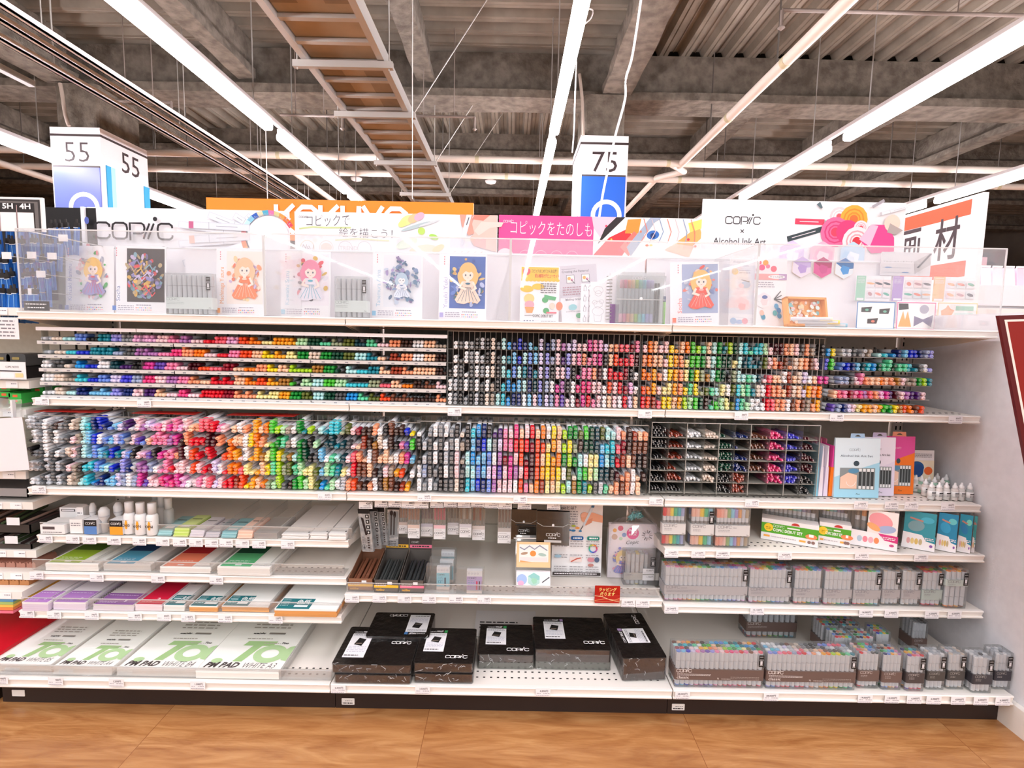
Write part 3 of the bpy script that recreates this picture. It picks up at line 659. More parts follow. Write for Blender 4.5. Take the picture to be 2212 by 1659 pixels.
def art_draw(a, W, H):
    ink = '#4c4850'
    a.logo(.02, H - .028, .04, ink, .05)
    a.line([(.02, H - .075), (.08, H - .066), (.14, H - .068), (.25, H - .066)], .007, '#cfdc9c')
    a.text('コピックで', .045, H - .062, .042, ink, bold=-.015, shear=.1, rot=2, fit=.20)
    a.text('絵を描こう！', .195, H - .104, .034, ink, bold=-.015, rot=-1, fit=.24)
    a.line([(.18, H - .122), (.28, H - .114), (.42, H - .12)], .006, '#dbe4b4')
    for i, c in enumerate(('#e0c8a0', '#f0d0c8', '#c8c4cc', '#c8c4cc')): a.ring(.055 + i * .085, H - .155, .03, .002, c)
    a.text('No.1', .03, H - .162, .02, '#a8a0a4', shear=.2); a.ell(.14, H - .155, .025, .02, '#f4d8d0')
    for cx, cy, rx, ry, c, ro in ((.50, -.03, .035, .02, '#ecec9c', 30), (.53, -.02, .028, .018, '#f8c898', 30), (.555, -.012, .025, .016, '#f4b4cc', 30), (.48, -.045, .02, .014, '#dce890', 30), (.54, -.055, .07, .008, '#b8c8cc', 18), (.60, -.04, .05, .005, '#d8dce0', 18), (.565, -.075, .016, .016, '#c0e070', 30), (.62, -.10, .022, .012, '#a8d860', -20), (.57, -.155, .06, .02, '#f4e0c8', 10), (.64, -.15, .03, .014, '#f8d8a8', 30), (.5, -.13, .05, .02, '#dcecd8', 20)):
        a.ell(cx, H + cy, rx, ry, c, ro)
    # hand with marker
    a.poly([(.735, H), (.745, H - .05), (.775, H - .09), (.80, H - .08), (.79, H - .01), (.80, H)], '#f2a090'); a.poly([(.80, H), (.79, H - .04), (.80, H - .08), (.78, H - .10), (.80, H - .135), (.86, H - .15), (W - .002, H - .16), (W - .002, H)], '#f8c4b8')
    a.poly([(.83, H - .03), (.80, H - .07), (.82, H - .09), (.87, H - .055), (.92, H - .05), (.93, H - .03)], '#fad4ca'); a.poly([(.80, H), (.79, H - .02), (.84, H - .025), (.87, H)], '#f08878')
    a.poly([(.765, H), (.788, H), (.765, H - .09), (.748, H - .14), (.742, H - .135), (.744, H - .085)], '#e4e6ee'); a.line([(.776, H - .012), (.765, H - .045)], .004, '#55555c')
    for i in range(5): a.line([(.66 + i * .03, H - .19 - .01 * (i % 2)), (.72 + i * .03, H - .16)], .002, '#e0c4b4')
    a.text('TREND', .2, H - .165, .018, '#d8d0d4')
board('header_board', 'white header board with handwritten lettering and a hand holding a marker', 'sign', 636, 457, 1075, 465, 2.43, HB, art_draw)
def art_pink(a, W, H):
    a.rect(0, 0, W * .52, H, '#ee4f96'); a.poly([(W * .3, 0), (W * .52, 0), (W * .52, H * .7), (W * .40, H * .55)], '#e6468e')
    a.logo(.02, H - .032, .045, '#fbeef4', .05)
    a.text('コピックをたのしもう！', .045, H - .078, .05, '#fdf2f6', bold=-.012, rot=-1, fit=.43)
    a.ell(.03, H - .185, .04, .04, '#f6dfe6')
    for i in range(4): a.ring(.12 + i * .07, H - .18, .028, .002, '#f8b8d0')
    x = W * .52; a.rect(x - .05, 0, W, H, '#fbf6f2')
    for pts, c in (([(x - .06, H), (x + .06, H), (x - .02, H - .09), (x - .05, H - .05)], '#f7c8d8'), ([(x - .03, H - .12), (x + .06, H - .03), (x + .09, H), (x + .05, H), (x, H - .05)], '#2a2024'), ([(x - .05, H - .17), (x + .02, H - .09), (x + .10, H - .05), (x + .13, H - .09), (x + .08, H - .17)], '#e8343c'), ([(x + .10, H - .01), (x + .16, H - .005), (x + .15, H - .07), (x + .09, H - .07)], '#f8943c'), ([(x + .07, H - .13), (x + .13, H - .06), (x + .17, H - .09), (x + .11, H - .17)], '#f47a6c'), ([(x + .12, H - .17), (x + .22, H - .02), (x + .25, H), (x + .20, H), (x + .10, H - .13)], '#a8b4c8'), ([(x + .30, H - .12), (x + .42, H - .03), (x + .45, H - .08), (x + .36, H - .15)], '#f8b468'), ([(x + .37, H - .02), (x + .45, H), (x + .45, H - .04), (x + .38, H - .06)], '#f9e070'), ([(x + .27, H - .14), (x + .38, H - .17), (x + .40, H - .12), (x + .3, H - .11)], '#f8c8b0')):
        a.poly([(min(max(p[0], 0), W), min(max(p[1], 0), H)) for p in pts], c)
    a.ell(x + .22, H - .075, .045, .022, '#ffffff', 8); a.ell(x + .215, H - .075, .028, .020, '#3c70c0', 8); a.ell(x + .215, H - .078, .012, .012, '#203870')
    for i in range(14):
        r = random.Random(i * 5 + 1); a.ell(x + r.uniform(0, .42), H - r.uniform(.02, .2), r.uniform(.003, .008), r.uniform(.003, .006), r.choice(['#ffffff', '#e04060', '#f8d050', '#60a8d0', '#f08050']))
    for i in range(7): a.line([(x + .17 + i * .035, H - .005), (x + .19 + i * .035, H - .06), (x + .16 + i * .04, H - .11)], .0035, ['#f08878', '#d8c8cc', '#88a0c0'][i % 3])
    for i, c in enumerate(('#f8dce4', '#f8e8c0', '#f0c8c0', '#cfe0c0', '#f4b0a8')): a.ell(x - .02 + i * .1, H - .20, .03, .03, c)
board('header_board', 'pink header board with white handwriting and a colourful painted eye', 'sign', 1078, 467, 1519, 470, 2.43, HB, art_pink)
def art_ink(a, W, H):
    a.logo(.105, H - .105, .155, '#2c282c', .05)
    a.text('×', .17, H - .150, .028, '#2c282c'); a.text('Alcohol Ink Art', .055, H - .195, .030, '#2c282c', fit=.235)
    k = .0021
    a.poly([(.46, 0), (.52, H - .02), (W, H - .02), (W, 0)], '#efecee')
    def P_(px, py): return ((px - 1517) * k, H - (py - 427 - (px - 1517) * .035) * k)
    for (px, py, L, w_, an, bc, cc) in ((1714, 476, .13, .025, -1, '#e44060', '#e44060'), (1700, 513, .16, .024, 17, '#46585c', '#384448')):
        u, v = P_(px, py); ca, sa = math.cos(math.radians(an)), math.sin(math.radians(an)); q = lambda x, y: (u + x * ca - y * sa, v + x * sa + y * ca)
        a.poly([q(0, -w_ / 2), q(L, -w_ / 2), q(L, w_ / 2), q(0, w_ / 2)], cc); a.poly([q(L, -w_ * .35), q(L + .06, -w_ * .3), q(L + .06, w_ * .3), q(L, w_ * .35)], '#a8b4b8'); a.line([q(.02, 0), q(L * .8, 0)], .003, '#f4e4e8')
    def rose(px, py, r, c1, c2, c3):
        u, v = P_(px, py); a.ell(u, v, r, r, c1, n=14); a.ring(u, v, r * .7, r * .1, c2, n=12); a.ring(u, v, r * .45, r * .1, c2, n=10); a.ell(u, v, r * .3, r * .3, c3)
    rose(1806, 468, .042, '#f8d4d8', '#ffffff', '#e05868'); rose(1837, 474, .062, '#f4ac38', '#e88c28', '#f07030'); rose(1800, 500, .066, '#ec6c9c', '#d84078', '#f04060'); rose(1826, 500, .052, '#e63a78', '#e63a78', '#e63a78'); rose(1853, 492, .032, '#fbe0e4', '#f0b0b8', '#e05060'); rose(1846, 520, .064, '#fbe4e6', '#f0a0a8', '#d83040')
    u, v = P_(1889, 508); a.poly([(u - .08, v - .02), (u - .03, v + .045), (u + .04, v + .045), (u + .075, v - .01), (u + .08, v - .07), (u - .02, v - .08)], '#e8438c'); a.poly([(u - .08, v - .02), (u - .03, v + .045), (u + .0, v + .04), (u - .03, v - .05)], '#f8bcd4')
    u, v = P_(1918, 484); a.ell(u, v, .035, .038, '#f8d4c4'); a.poly([(u - .01, v), (u + .05, v - .03), (u + .02, v - .05), (u - .02, v - .04)], '#b0a4a0')
    marker_icon(a, *P_(1890, 465), .14, .014, 16, '#eceaee', '#c8c4ca'); u, v = P_(1755, 443); a.poly([(u, v), (u + .015, v + .012), (u + .028, v - .012), (u + .022, v - .018)], '#5c7078'); u, v = P_(1873, 450); a.line([(u, v), (u + .05, v + .03)], .012, '#a8a4ac')
    for i, c in enumerate(('#d8c8e8', '#f0b8cc', '#b8d4ec')): hexa(a, .405 + i * .135, H - .235, .062, [c, c, '#f2dfe6' if i == 1 else '#e8eef8'])
def hexa(a, u, v, r, cs):
    pts = [(u + r * math.sin(math.radians(60 * k)), v + r * math.cos(math.radians(60 * k))) for k in range(6)]
    a.poly(pts, cs[0]); a.poly([pts[0], pts[1], ((pts[1][0] + pts[2][0]) / 2, (pts[1][1] + pts[2][1]) / 2), (u, v - r * .1), pts[5]], cs[1])
    a.poly([(u - r * .2, v + r * .3), (u + r * .5, v + r * .1), (u + r * .4, v - r * .5), (u - r * .1, v - r * .6), (u - r * .4, v - r * .1)], cs[2])
board('header_board', 'tall white header board reading alcohol ink art, with ink flowers and markers', 'sign', 1519, 427, 1958, 441, 2.425, HB, art_ink)
# orange maker sign hung behind
t = board('orange_sign', 'long orange hanging sign with white lettering behind the header boards', 'sign', 445, 428, 1023, 437, 2.75, PY(700, 520, 2.75).z, lambda a, W, H: None, base='#f58a1e', th=.03)
b = MB(); A = PY(592, 446, 2.745); a = Art(b, (A.x, 2.744, A.z), (1, 0, 0), (0, 0, 1)); L = (PY(880, 449, 2.745).x - A.x) / 6; w_ = .022; hh = .13
def ox(i): return i * L
wt = '#fbf6f4'
def O_(i): a.line([(ox(i) + .03, 0), (ox(i) + L - .035, 0), (ox(i) + L - .01, -.02), (ox(i) + L - .01, -hh + .02), (ox(i) + L - .035, -hh), (ox(i) + .03, -hh), (ox(i) + .008, -hh + .02), (ox(i) + .008, -.02)], w_, wt, closed=True)
for i in (0, 2): a.line([(ox(i) + .01, .01), (ox(i) + .01, -hh)], w_, wt); a.line([(ox(i) + L - .012, .01), (ox(i) + .02, -hh * .5), (ox(i) + L - .012, -hh)], w_, wt)
O_(1); O_(5); a.line([(ox(3) + .01, .01), (ox(3) + .01, -hh), (ox(3) + L - .02, -hh), (ox(3) + L - .02, .01)], w_, wt); a.line([(ox(4) + .0, .01), (ox(4) + L * .45, -hh * .5), (ox(4) + L * .9, .01)], w_, wt); a.line([(ox(4) + L * .45, -hh * .5), (ox(4) + L * .45, -hh)], w_, wt)
put(b, 'lettering', t)
# art supply sign on the far right, seen at a slant
X = PY(2125, 470, 3.0).x; A = PX(1955, 462, X); B = PX(2125, 418, X); zb = 1.55
t = thing('department_sign', 'white department sign with an orange-red top band, standing at a slant', 'sign', (X, (A.y + B.y) / 2, zb))
b = MB(); zt = (A.z + B.z) / 2; y0, y1 = B.y, A.y + .12; b.box(X, X + .03, y0, y1, zb, zt, M('#f6f3f6')); put(b, 'panel', t)
b = MB(); a = Art(b, (X - .001, y1, 0), (0, -1, 0), (0, 0, 1)); W = y1 - y0
a.rect(0, zt - .105, W - .07, zt - .02, '#ee5a34'); a.rect(0, zt - .45, W - .07, zt - .36, '#ee5a34')
a.text('画', W * .13, zt - .315, .19, '#3e3034', bold=.01, fit=W * .26); a.text('材', W * .55, zt - .315, .19, '#3e3034', bold=.01, fit=W * .26); put(b, 'lettering', t)
b = MB(); b.box(X + .005, X + .02, y0 + .1, y0 + .13, 0, zb, STEEL); b.box(X + .005, X + .02, y1 - .13, y1 - .1, 0, zb, STEEL); put(b, 'stand', t)
# ------------------------------------------------------------------ white liner board and acrylic case
zt = PY(640, 538, 2.40).z
for i in range(3):
    b = MB(); b.box(XJ[i] + (.36 if i == 0 else .004), XJ[i + 1] - (.11 if i == 2 else .004), 2.40, 2.412, 1.4075, zt, M('#f3f1f6', .5))
    solo(b, 'liner_board', 'plain white board behind the posters in the %s part of the case' % BAYN[i], 'board')
zc = PY(572, 505, 1.965).z
xs = [-1.795] + [PY(px, 600, 1.965).x for px in (571, 1102, 1636)] + [1.79]
for i in range(4):
    x0, x1 = xs[i] + .001, xs[i + 1] - .001
    t = thing('acrylic_case', 'clear acrylic display case section, ' + ['around the first three portraits', 'around the pink-haired and blond portraits', 'around the debut flyer and ring notebook', 'around the ink samples at the end'][i], 'display case', ((x0 + x1) / 2, 2.18, 1.4075))
    for nm, bx in (('front_pane', (x0, x1, 1.965, 1.968, 1.4075, zc)), ('top_pane', (x0, x1, 1.968, 2.39, zc - .003, zc)), ('side_pane', (x0, x0 + .003, 1.968, 2.39, 1.4075, zc - .003)), ('side_pane', (x1 - .003, x1, 1.968, 2.39, 1.4075, zc - .003))):
        put(MB().box(*bx, CASEM), nm, t)
    b = MB(); e = .0022
    for bx in ((x0, x1, 1.9635, 1.9665, zc - e, zc + e), (x0 - .001, x0 + .003, 1.963, 1.967, 1.4075, zc), (x1 - .003, x1 + .001, 1.963, 1.967, 1.4075, zc), (x0, x1, 2.388, 2.392, zc - e, zc + e), (x0 - .001, x0 + .002, 1.968, 2.39, zc - .001, zc + .002)): b.box(*bx, ACRE)
    put(b, 'polished_edge', t)
# ------------------------------------------------------------------ posters
Z0 = 1.408
def poster(x0, x1, ytop, label, art, Y=2.30, name='poster', cat='poster', lean=4.0, rot=0.0, base='#f8f7fb'):
    yb = 700
    A = PY(x0, ytop, Y); B = PY(x1, ytop, Y); xm = (A.x + B.x) / 2; W = B.x - A.x; H = (A.z + B.z) / 2 - Z0
    t = thing(name, label, cat, (xm, Y, Z0), (math.radians(-lean), math.radians(rot), 0))
    MB().box(-W / 2, W / 2, 0, .002, 0, H, M(base, .35)).build('sheet', t)
    b = MB(); a = Art(b, (-W / 2, -.0002, 0), (1, 0, 0), (0, 0, 1)); art(a, W, H); b.build('print', t)
    return t
def pfoot(a, W, H, c):
    a.rect(.006, .012, .022, .032, c); a.scrib(.03, .03, W * .45, 3, .008, '#a8a4b4', .5); a.scrib(W * .5, .034, W * .8, 1, .006, '#8a8698', .6)
    for i in range(9): a.ell(W * .5 + i * .008, .024, .003, .0025, ['#e87080', '#f0a060', '#80b0e0', '#b080c8', '#f0c8b0', '#6090a8', '#e8a0b8', '#c8c060', '#9098b0'][i]); a.ell(W * .5 + i * .008, .015, .003, .0025, ['#f0b0c0', '#80c8d8', '#f0d0a0', '#c898c0', '#7080c0', '#e89080', '#a8d0a8', '#d0a0d0', '#f0a8a0'][i])
def pname(a, txt, c, W, H, img0, jap='#e0909c'):
    L = min(.155, .013 * len(txt)); a.text(txt, img0 - .006, .05, .018, c, rot=90, fit=L); a.scrib(img0 - .022, H - .02, img0 - .018, 4, .010, jap, .6)
def portrait(txt, tc, fc, hair, skin, dress, acc, seed, bg, cols, i0=.22, nb=30, fs=1.0):
    def f(a, W, H):
        figure(a, W * i0, .052, W * (1 - i0) - .006, H - .062, hair, skin, dress, acc, seed, bg, cols, nb, fs); pfoot(a, W, H, fc); pname(a, txt, tc, W, H, W * i0)
    return f
poster(133, 238, 529, 'poster of a girl with blond hair and lilac dress, beside the black case notice', portrait('Kirisaki Ramiru', '#8c96c8', '#7088c8', '#f4c468', '#fbe6dc', '#a49cd0', '#e06070', 1, None, ('#e8909c', '#b8bccc', '#58b068', '#8890a8', '#f0c8d0'), nb=46, fs=.9), name='poster')
poster(243, 352, 530, 'dark violet and black poster, second portrait along the case', portrait('Socha', '#6c7cb0', '#5880c8', '#d8ac50', '#b0a0d0', '#5c5490', '#c83c48', 2, '#3a3032', ('#c8b8dc', '#d83840', '#8880b8', '#b8a078', '#78a0b0', '#6c5870', '#e0b050'), nb=150, fs=0), name='poster')
poster(462, 566, 536, 'poster of a girl with long apricot hair in an orange dress', portrait('Machinaga Yuzuru', '#f0984c', '#f09c50', '#f8c49c', '#fce8dc', '#f08050', '#f8d0b8', 3, '#fbeee8', ('#f4b098', '#f8dcc8', '#e87858', '#c8b0d8', '#f49c70', '#f0d8a8')), name='poster')
poster(603, 711, 541, 'poster of a girl with pink hair and white coat', portrait('Kawami Suzu', '#8cc4e4', '#7cc4e4', '#f08cac', '#fce8e0', '#ece6f2', '#58b4cc', 4, '#f6f0f8', ('#f4e8f0', '#e8e4f0', '#d8b050', '#e05060', '#5c5864')), name='poster')
poster(803, 912, 544, 'pale blue and violet poster between the small marker case and the blond portrait', portrait('Tanemura Arina', '#a8cce4', '#84c0e4', '#b0c8dc', '#f8eef0', '#dce4f2', '#6c80a8', 5, '#eef0f8', ('#a898c8', '#5c80a0', '#c8d4e8', '#7890b8', '#8878a8', '#b8c8dc', '#4c6c90'), nb=120, fs=.6), name='poster')
poster(948, 1052, 547, 'night-blue poster of a girl with long golden hair, white space around', portrait('Yuuki Yuki', '#b8b4dc', '#a8a0d8', '#e8bc70', '#fce6d4', '#f4d4c0', '#28647c', 6, '#3c64b4', ('#2c50a0', '#5c80cc', '#d8a860', '#b8c4ec', '#e8c888', '#2c6478'), nb=56, fs=1.0), name='poster')
poster(1455, 1562, 564, 'leaning poster of a figure in red with orange hair beside the ring notebook', portrait('Socha', '#e87878', '#f07860', '#f8c070', '#fce6d8', '#ee5848', '#f4b0a8', 8, '#a8b4d4', ('#f08070', '#f8d8c8', '#8898c8', '#f8b070', '#e04c44', '#c8ccdc'), .24), rot=-2, name='poster')
def art_flyer(a, W, H):
    a.rect(.004, H - .058, W - .004, H - .004, '#fac83c')
    for i in range(10): a.ell(.012 + i * (W - .02) / 9, H - .058, .009, .006, '#fac83c', n=10, up=i == 0)
    a.ell(.025, H - .022, .016, .016, '#e04858'); a.text('コピックはじめてさんを応援！', .045, H - .026, .012, '#7c5c20', bold=.01, fit=W * .66); a.text('初心者向けデビューセット', .06, H - .046, .013, '#d85030', bold=.02, fit=W * .62)
    a.ell(.028, H - .095, .028, .014, '#f8c840'); a.ell(.075, H - .085, .026, .013, '#f8c840'); a.scrib(W * .52, H - .075, W * .93, 5, .009, '#6c6870', .45)
    a.ell(.038, H - .135, .022, .02, '#f4d488'); a.ell(.040, H - .16, .02, .016, '#f4a8b8'); a.poly([(.02, H - .17), (.06, H - .17), (.052, H - .195), (.028, H - .195)], '#f4a460')
    for cx, cy in ((.105, -.14), (.11, -.185)): a.ell(cx, H + cy, .013, .012, '#4ca868')
    a.poly([(W * .62, H - .118), (W * .93, H - .128), (W * .9, H - .142), (W * .62, H - .134)], '#58b478'); a.ell(.165, H - .165, .014, .018, '#f08868'); a.ell(.135, H - .165, .012, .014, '#e8d8c8')
    a.line([(.02, H - .206), (W * .35, H - .204)], .003, '#9c989c'); a.text('COPIC DEBUT SET', W * .33, H - .212, .011, '#5c585c', bold=.02, fit=W * .52); a.rect(W * .68, H - .196, W * .94, H - .190, '#e06878')
    for i in range(4):
        for j in range(3): a.ell(.02 + i * .012, H - .228 - j * .008, .0035, .0025, '#8a90a8')
    a.rect(W * .36, H - .252, W * .5, H - .226, '#ece8f0'); a.rect(W * .36, H - .252, W * .5, H - .240, '#906cae'); a.scrib(W * .55, H - .232, W * .92, 3, .008, '#b8b4bc', .5)
poster(1125, 1210, 574, 'yellow-topped flyer for a beginner marker set', art_flyer, name='flyer', cat='flyer', Y=2.25)
def art_pat(a, W, H):
    a.rect(0, H * .45, W, H, '#d9d5df'); a.text('Creating the Patterns!', .012, H - .030, .010, '#7c7884', bold=.01, fit=W * .72); a.scrib(.012, H - .016, W * .45, 1, .005, '#a8a4b0', .5)
    for x in (.03, .095): a.rect(x, H - .075, x + .035, H - .04, '#8c8894'); a.rect(x + .002, H - .073, x + .033, H - .042, '#f8f4f0'); a.ell(x + .012, H - .055, .007, .007, '#f0b860'); a.ell(x + .024, H - .062, .006, .006, '#f0a0c0'); a.line([(x + .02, H - .06), (x + .036, H - .078)], .003, '#5c5864')
    a.scrib(.012, H - .095, W * .8, 4, .010, '#b8909c', .4); a.text('Making Gradations', .02, H * .40, .009, '#8c8894', bold=.01, fit=W * .6); a.ell(.05, H * .28, .018, .013, '#9cd4dc'); a.ell(.075, H * .13, .014, .011, '#68b888'); a.scrib(.02, H * .2, W * .8, 1, .006, '#b8b4bc', .5)
poster(1218, 1300, 571, 'pale grey leaflet on making patterns, tilted, behind the flat drawings', art_pat, name='leaflet', cat='leaflet', Y=2.30, rot=-5)
def art_bot(a, W, H):
    for j in range(4):
        for i in range(2): a.line([(.012 + i * .02, H - .03 - j * .042), (.012 + i * .02, H - .012 - j * .042), (.022 + i * .02, H - .012 - j * .042), (.022 + i * .02, H - .03 - j * .042)], .0012, '#a4a0ac', closed=True); a.line([(.017 + i * .02, H - .012 - j * .042), (.017 + i * .02, H - .004 - j * .042)], .003, '#a4a0ac')
poster(1256, 1280, 612, 'narrow white sheet with outlined bottles, overlapping the pattern leaflet', art_bot, name='drawing_sheet', cat='drawing sheet', Y=2.22)
def art_line(a, W, H):
    r = random.Random(4)
    for cx, cy, rx in ((.5, .72, .2), (.5, .80, .28), (.5, .45, .26), (.3, .5, .15), (.7, .52, .14), (.5, .28, .32)):
        a.line([(W * (cx + rx * math.cos(t / 14 * 6.28) * (1 + r.uniform(-.12, .12))), H * cy + W * rx * .8 * math.sin(t / 14 * 6.28) * (1 + r.uniform(-.12, .12))) for t in range(14)], .001, '#b4b0bc', closed=True)
    a.line([(W * .25, H * .2), (W * .32, H * .03), (W * .68, H * .03), (W * .75, H * .2)], .001, '#b4b0bc')
poster(1276, 1312, 608, 'white line-drawing sheet leaning left of the ring notebook', art_line, name='drawing_sheet', cat='drawing sheet', Y=2.18)
# ring notebook with purple band
A = PY(1313, 588, 2.15); B = PY(1440, 588, 2.15); W = B.x - A.x; H = A.z - Z0
t = thing('ring_notebook', 'ring-bound sketch pad with a purple cover corner behind the marker pouch', 'notebook', ((A.x + B.x) / 2, 2.15, Z0), (math.radians(-3), 0, 0))
MB().box(-W / 2 + .012, W / 2 - .02, 0, .012, 0, H, M('#f0eef4')).build('pages', t)
b = MB()
for k in range(14): b.tube([(-W / 2 + .012 + .012 * math.cos(q_ / 6 * 6.28), .006 + .010 * math.sin(q_ / 6 * 6.28), .015 + k * (H - .03) / 13) for q_ in range(7)], .0018, STEEL, 5)
b.build('wire_ring', t)
b = MB(); a = Art(b, (-W / 2 + .014, -.0004, 0), (1, 0, 0), (0, 0, 1)); a.rect(0, 0, .065, .075, '#7c3c8c'); a.text('S', .036, .048, .02, '#f4e8f8', bold=.03); a.scrib(.034, .038, .058, 4, .008, '#d8b8e0', .5); b.build('print', t)
def pen_shape(mb, x, y, z, L, r, body, cap, cl=.28, both=True, m2=None):
    T = Matrix.Translation((x, y, z)); mb.lathe([(r * .85, 0), (r, L * .01), (r, L * cl)], M(cap), 8, T) if both else None
    mb.lathe([(r * .96, L * cl if both else 0), (r * .96, L * (1 - cl))], M(body), 8, T); mb.lathe([(r, L * (1 - cl)), (r, L * .98), (r * .8, L)], M(cap), 8, T)
t = thing('marker_pouch', 'clear snap pouch of pastel markers and two black liners before the ring notebook', 'marker pouch', (PY(1390, 640, 2.10).x, 2.10, Z0))
x0 = PY(1342, 640, 2.10).x - t.location.x; x1 = PY(1408, 640, 2.10).x - t.location.x; hh = PY(1380, 607, 2.1).z - Z0
for i, c in enumerate(('#f6b8cc', '#f48cb0', '#f4a484', '#f8d0a8', '#b8d860', '#94d8d0', '#8cd4f0', '#b8b0e8', '#d0c8f0')):
    b = MB(); pen_shape(b, x0 + (x1 - x0) * i / 8, 0, .004, hh, .0068, '#c4c8d0', c, .2); b.build('marker', t)
for i in range(2): b = MB(); pen_shape(b, x1 + .014 + i * .011, 0, .004, hh * .93, .005, '#3c3c44', '#2c2c34', .3); b.build('liner', t)
b = MB(); b.box(x0 - .02, x1 + .05, -.011, -.010, 0, hh + .02, PVC); b.box(x0 - .02, x1 + .05, .010, .011, 0, hh + .035, PVC); b.box(x0 - .02, x1 + .05, -.013, -.0115, hh * .55, hh * .57, ACRE); b.build('pouch', t)
b = MB(); b.lathe([(.006, 0), (.006, .003), (.004, .004)], M('#f4f4f8'), 12, Matrix.Translation(((x0 + x1) / 2 + .015, -.0125, hh * .58)) @ Matrix.Rotation(math.pi / 2, 4, 'X')); b.build('snap_button', t)
b = MB(); a = Art(b, ((x0 + x1) / 2 - .02, -.0112, hh + .004), (1, 0, 0), (0, 0, 1)); a.logo(0, 0, .05, '#d0ccd4', .05); b.build('print', t)
# green pen and blue cap beside it
b = MB(); q = PY(1435, 650, 2.14); pen_shape(b, q.x, 2.14, Z0, .11, .006, '#7cc44c', '#26457c', .2, both=False); solo(b, 'green_pen', 'green pen with dark blue cap standing at the ring notebook edge', 'pen')
# ink art leaflets and samples in the last section
def art_set(a, W, H):
    a.text('Alcohol Ink Art Set', .012, H - .028, .010, '#9c98a4', bold=.01, fit=W * .8); a.scrib(.03, H - .042, W * .8, 1, .006, '#b8b4bc', .5); a.ell(.022, H - .065, .014, .014, '#f8d488'); a.scrib(.04, H - .062, W * .85, 2, .010, '#c8c4cc', .4)
    a.rect(.035, H - .14, W * .85, H - .088, '#eceaf2'); a.ell(.07, H - .12, .02, .015, '#a8c8e8'); a.line([(.05, H - .10), (.085, H - .108)], .004, '#5c6068'); a.ell(.05, H - .125, .012, .01, '#f4c8cc')
    hexa(a, W * .52, H * .30, W * .36, ['#f6eff2', '#f8e4e6', '#f8c4c0'])
    a.ell(.02, .022, .014, .014, '#84b4e4'); a.ell(.045, .018, .015, .009, '#94b8e8'); a.ell(.07, .022, .013, .013, '#ec8494')
poster(1582, 1634, 552, 'pale leaflet showing the ink art set and a blush hexagon', art_set, name='leaflet', cat='leaflet', Y=2.30)
def art_set2(a, W, H):
    a.rect(.0, H - .06, W, H, '#f4eef2')
    for x, y, r, c in ((.02, -.02, .008, '#e87088'), (.045, -.02, .012, '#f4a448'), (.03, -.04, .013, '#e85888'), (.055, -.035, .009, '#f07c98'), (.08, -.045, .013, '#f46c80'), (.012, -.05, .008, '#f0a0a8')): a.ell(x, H + y, r, r, c)
    a.rect(0, H - .092, W, H - .066, '#f4a8a8'); a.rect(W * .75, H - .092, W, H - .066, '#b898c0'); a.rbox = None
    a.ell(W * .68, H - .079, .036, .008, '#f8f4f8'); a.text('セット内容物', W * .47, H - .083, .008, '#5c5464', fit=.056); a.scrib(.012, H - .105, W * .9, 3, .009, '#b0acb8', .4, jag=.5)
    hexa(a, W * .3, H * .38, W * .26, ['#f6f0f4', '#f2e6ee', '#f4d8dc']); a.ell(W * .33, H * .43, .012, .008, '#5870a8')
    for i in range(4): a.line([(W * .62, H * .40), (W * (.82 + i * .03), H * (.52 - i * .06))], .004, '#54585e')
    for x, y, c in ((.7, .3, '#5ca8d8'), (.78, .24, '#2c84c4'), (.66, .2, '#58b0b8'), (.8, .16, '#3c90c0'), (.3, .14, '#4898b8'), (.25, .2, '#f4c0b0')): a.ell(W * x, H * y, .009, .012, c, 20)
poster(1636, 1706, 556, 'leaflet with a salmon banner listing the set contents, beside the hexagon tiles', art_set2, name='leaflet', cat='leaflet', Y=2.28)
for (px, py, cs, lab) in ((1732, 577, ['#eadff0', '#c4aee0', '#b398d8'], 'lilac ink-stained hexagon tile on the white board'), (1777, 578, ['#d84c94', '#b02468', '#c83888'], 'magenta ink-stained hexagon tile on the white board'), (1824, 580, ['#e8f0f6', '#2a70b0', '#2c94dc'], 'blue ink-stained hexagon tile on the white board')):
    q = PY(px, py, 2.392); t = thing('hexagon_tile', lab, 'tile', tuple(q)); r = .047
    pts = [(r * math.sin(math.radians(60 * k)), 0, r * math.cos(math.radians(60 * k))) for k in range(6)]
    MB().slab(pts, (0, .006, 0), M('#e8d8d0')).build('tile_body', t); b = MB(); a = Art(b, (0, -.0002, 0), (1, 0, 0), (0, 0, 1)); hexa(a, 0, 0, r * .97, cs); b.build('ink', t)
# craft box tray with cut paper and loose markers
A = PY(1706, 641, 2.20); B = PY(1784, 641, 2.20)
t = thing('craft_box', 'orange-framed tray of pastel cut paper pieces in the case', 'craft sample', ((A.x + B.x) / 2, 2.2, Z0), (math.radians(-14), 0, math.radians(6)))
W = B.x - A.x + .03; H = A.z - Z0
b = MB(); O = '#f0a860'
for bx in ((-W / 2, W / 2, -.02, .01, 0, .008), (-W / 2, W / 2, -.02, .01, H - .008, H), (-W / 2, -W / 2 + .008, -.02, .01, 0, H), (W / 2 - .008, W / 2, -.02, .01, 0, H), (-W / 2, W / 2, .006, .01, 0, H)): b.box(*bx, M(O))
b.build('tray', t); b = MB(); a = Art(b, (-W / 2, .0055, 0), (1, 0, 0), (0, 0, 1)); r = random.Random(9)
for i in range(70): a.ell(r.uniform(.016, W - .016), r.uniform(.014, H - .014), r.uniform(.006, .012), r.uniform(.005, .010), r.choice(['#f8a868', '#fbd0a8', '#fae8dc', '#88c4c8', '#f8c8c8', '#f4b878', '#d8ecec', '#fcf4ec']), r.uniform(0, 180), n=7)
b.build('paper_scrap', t)
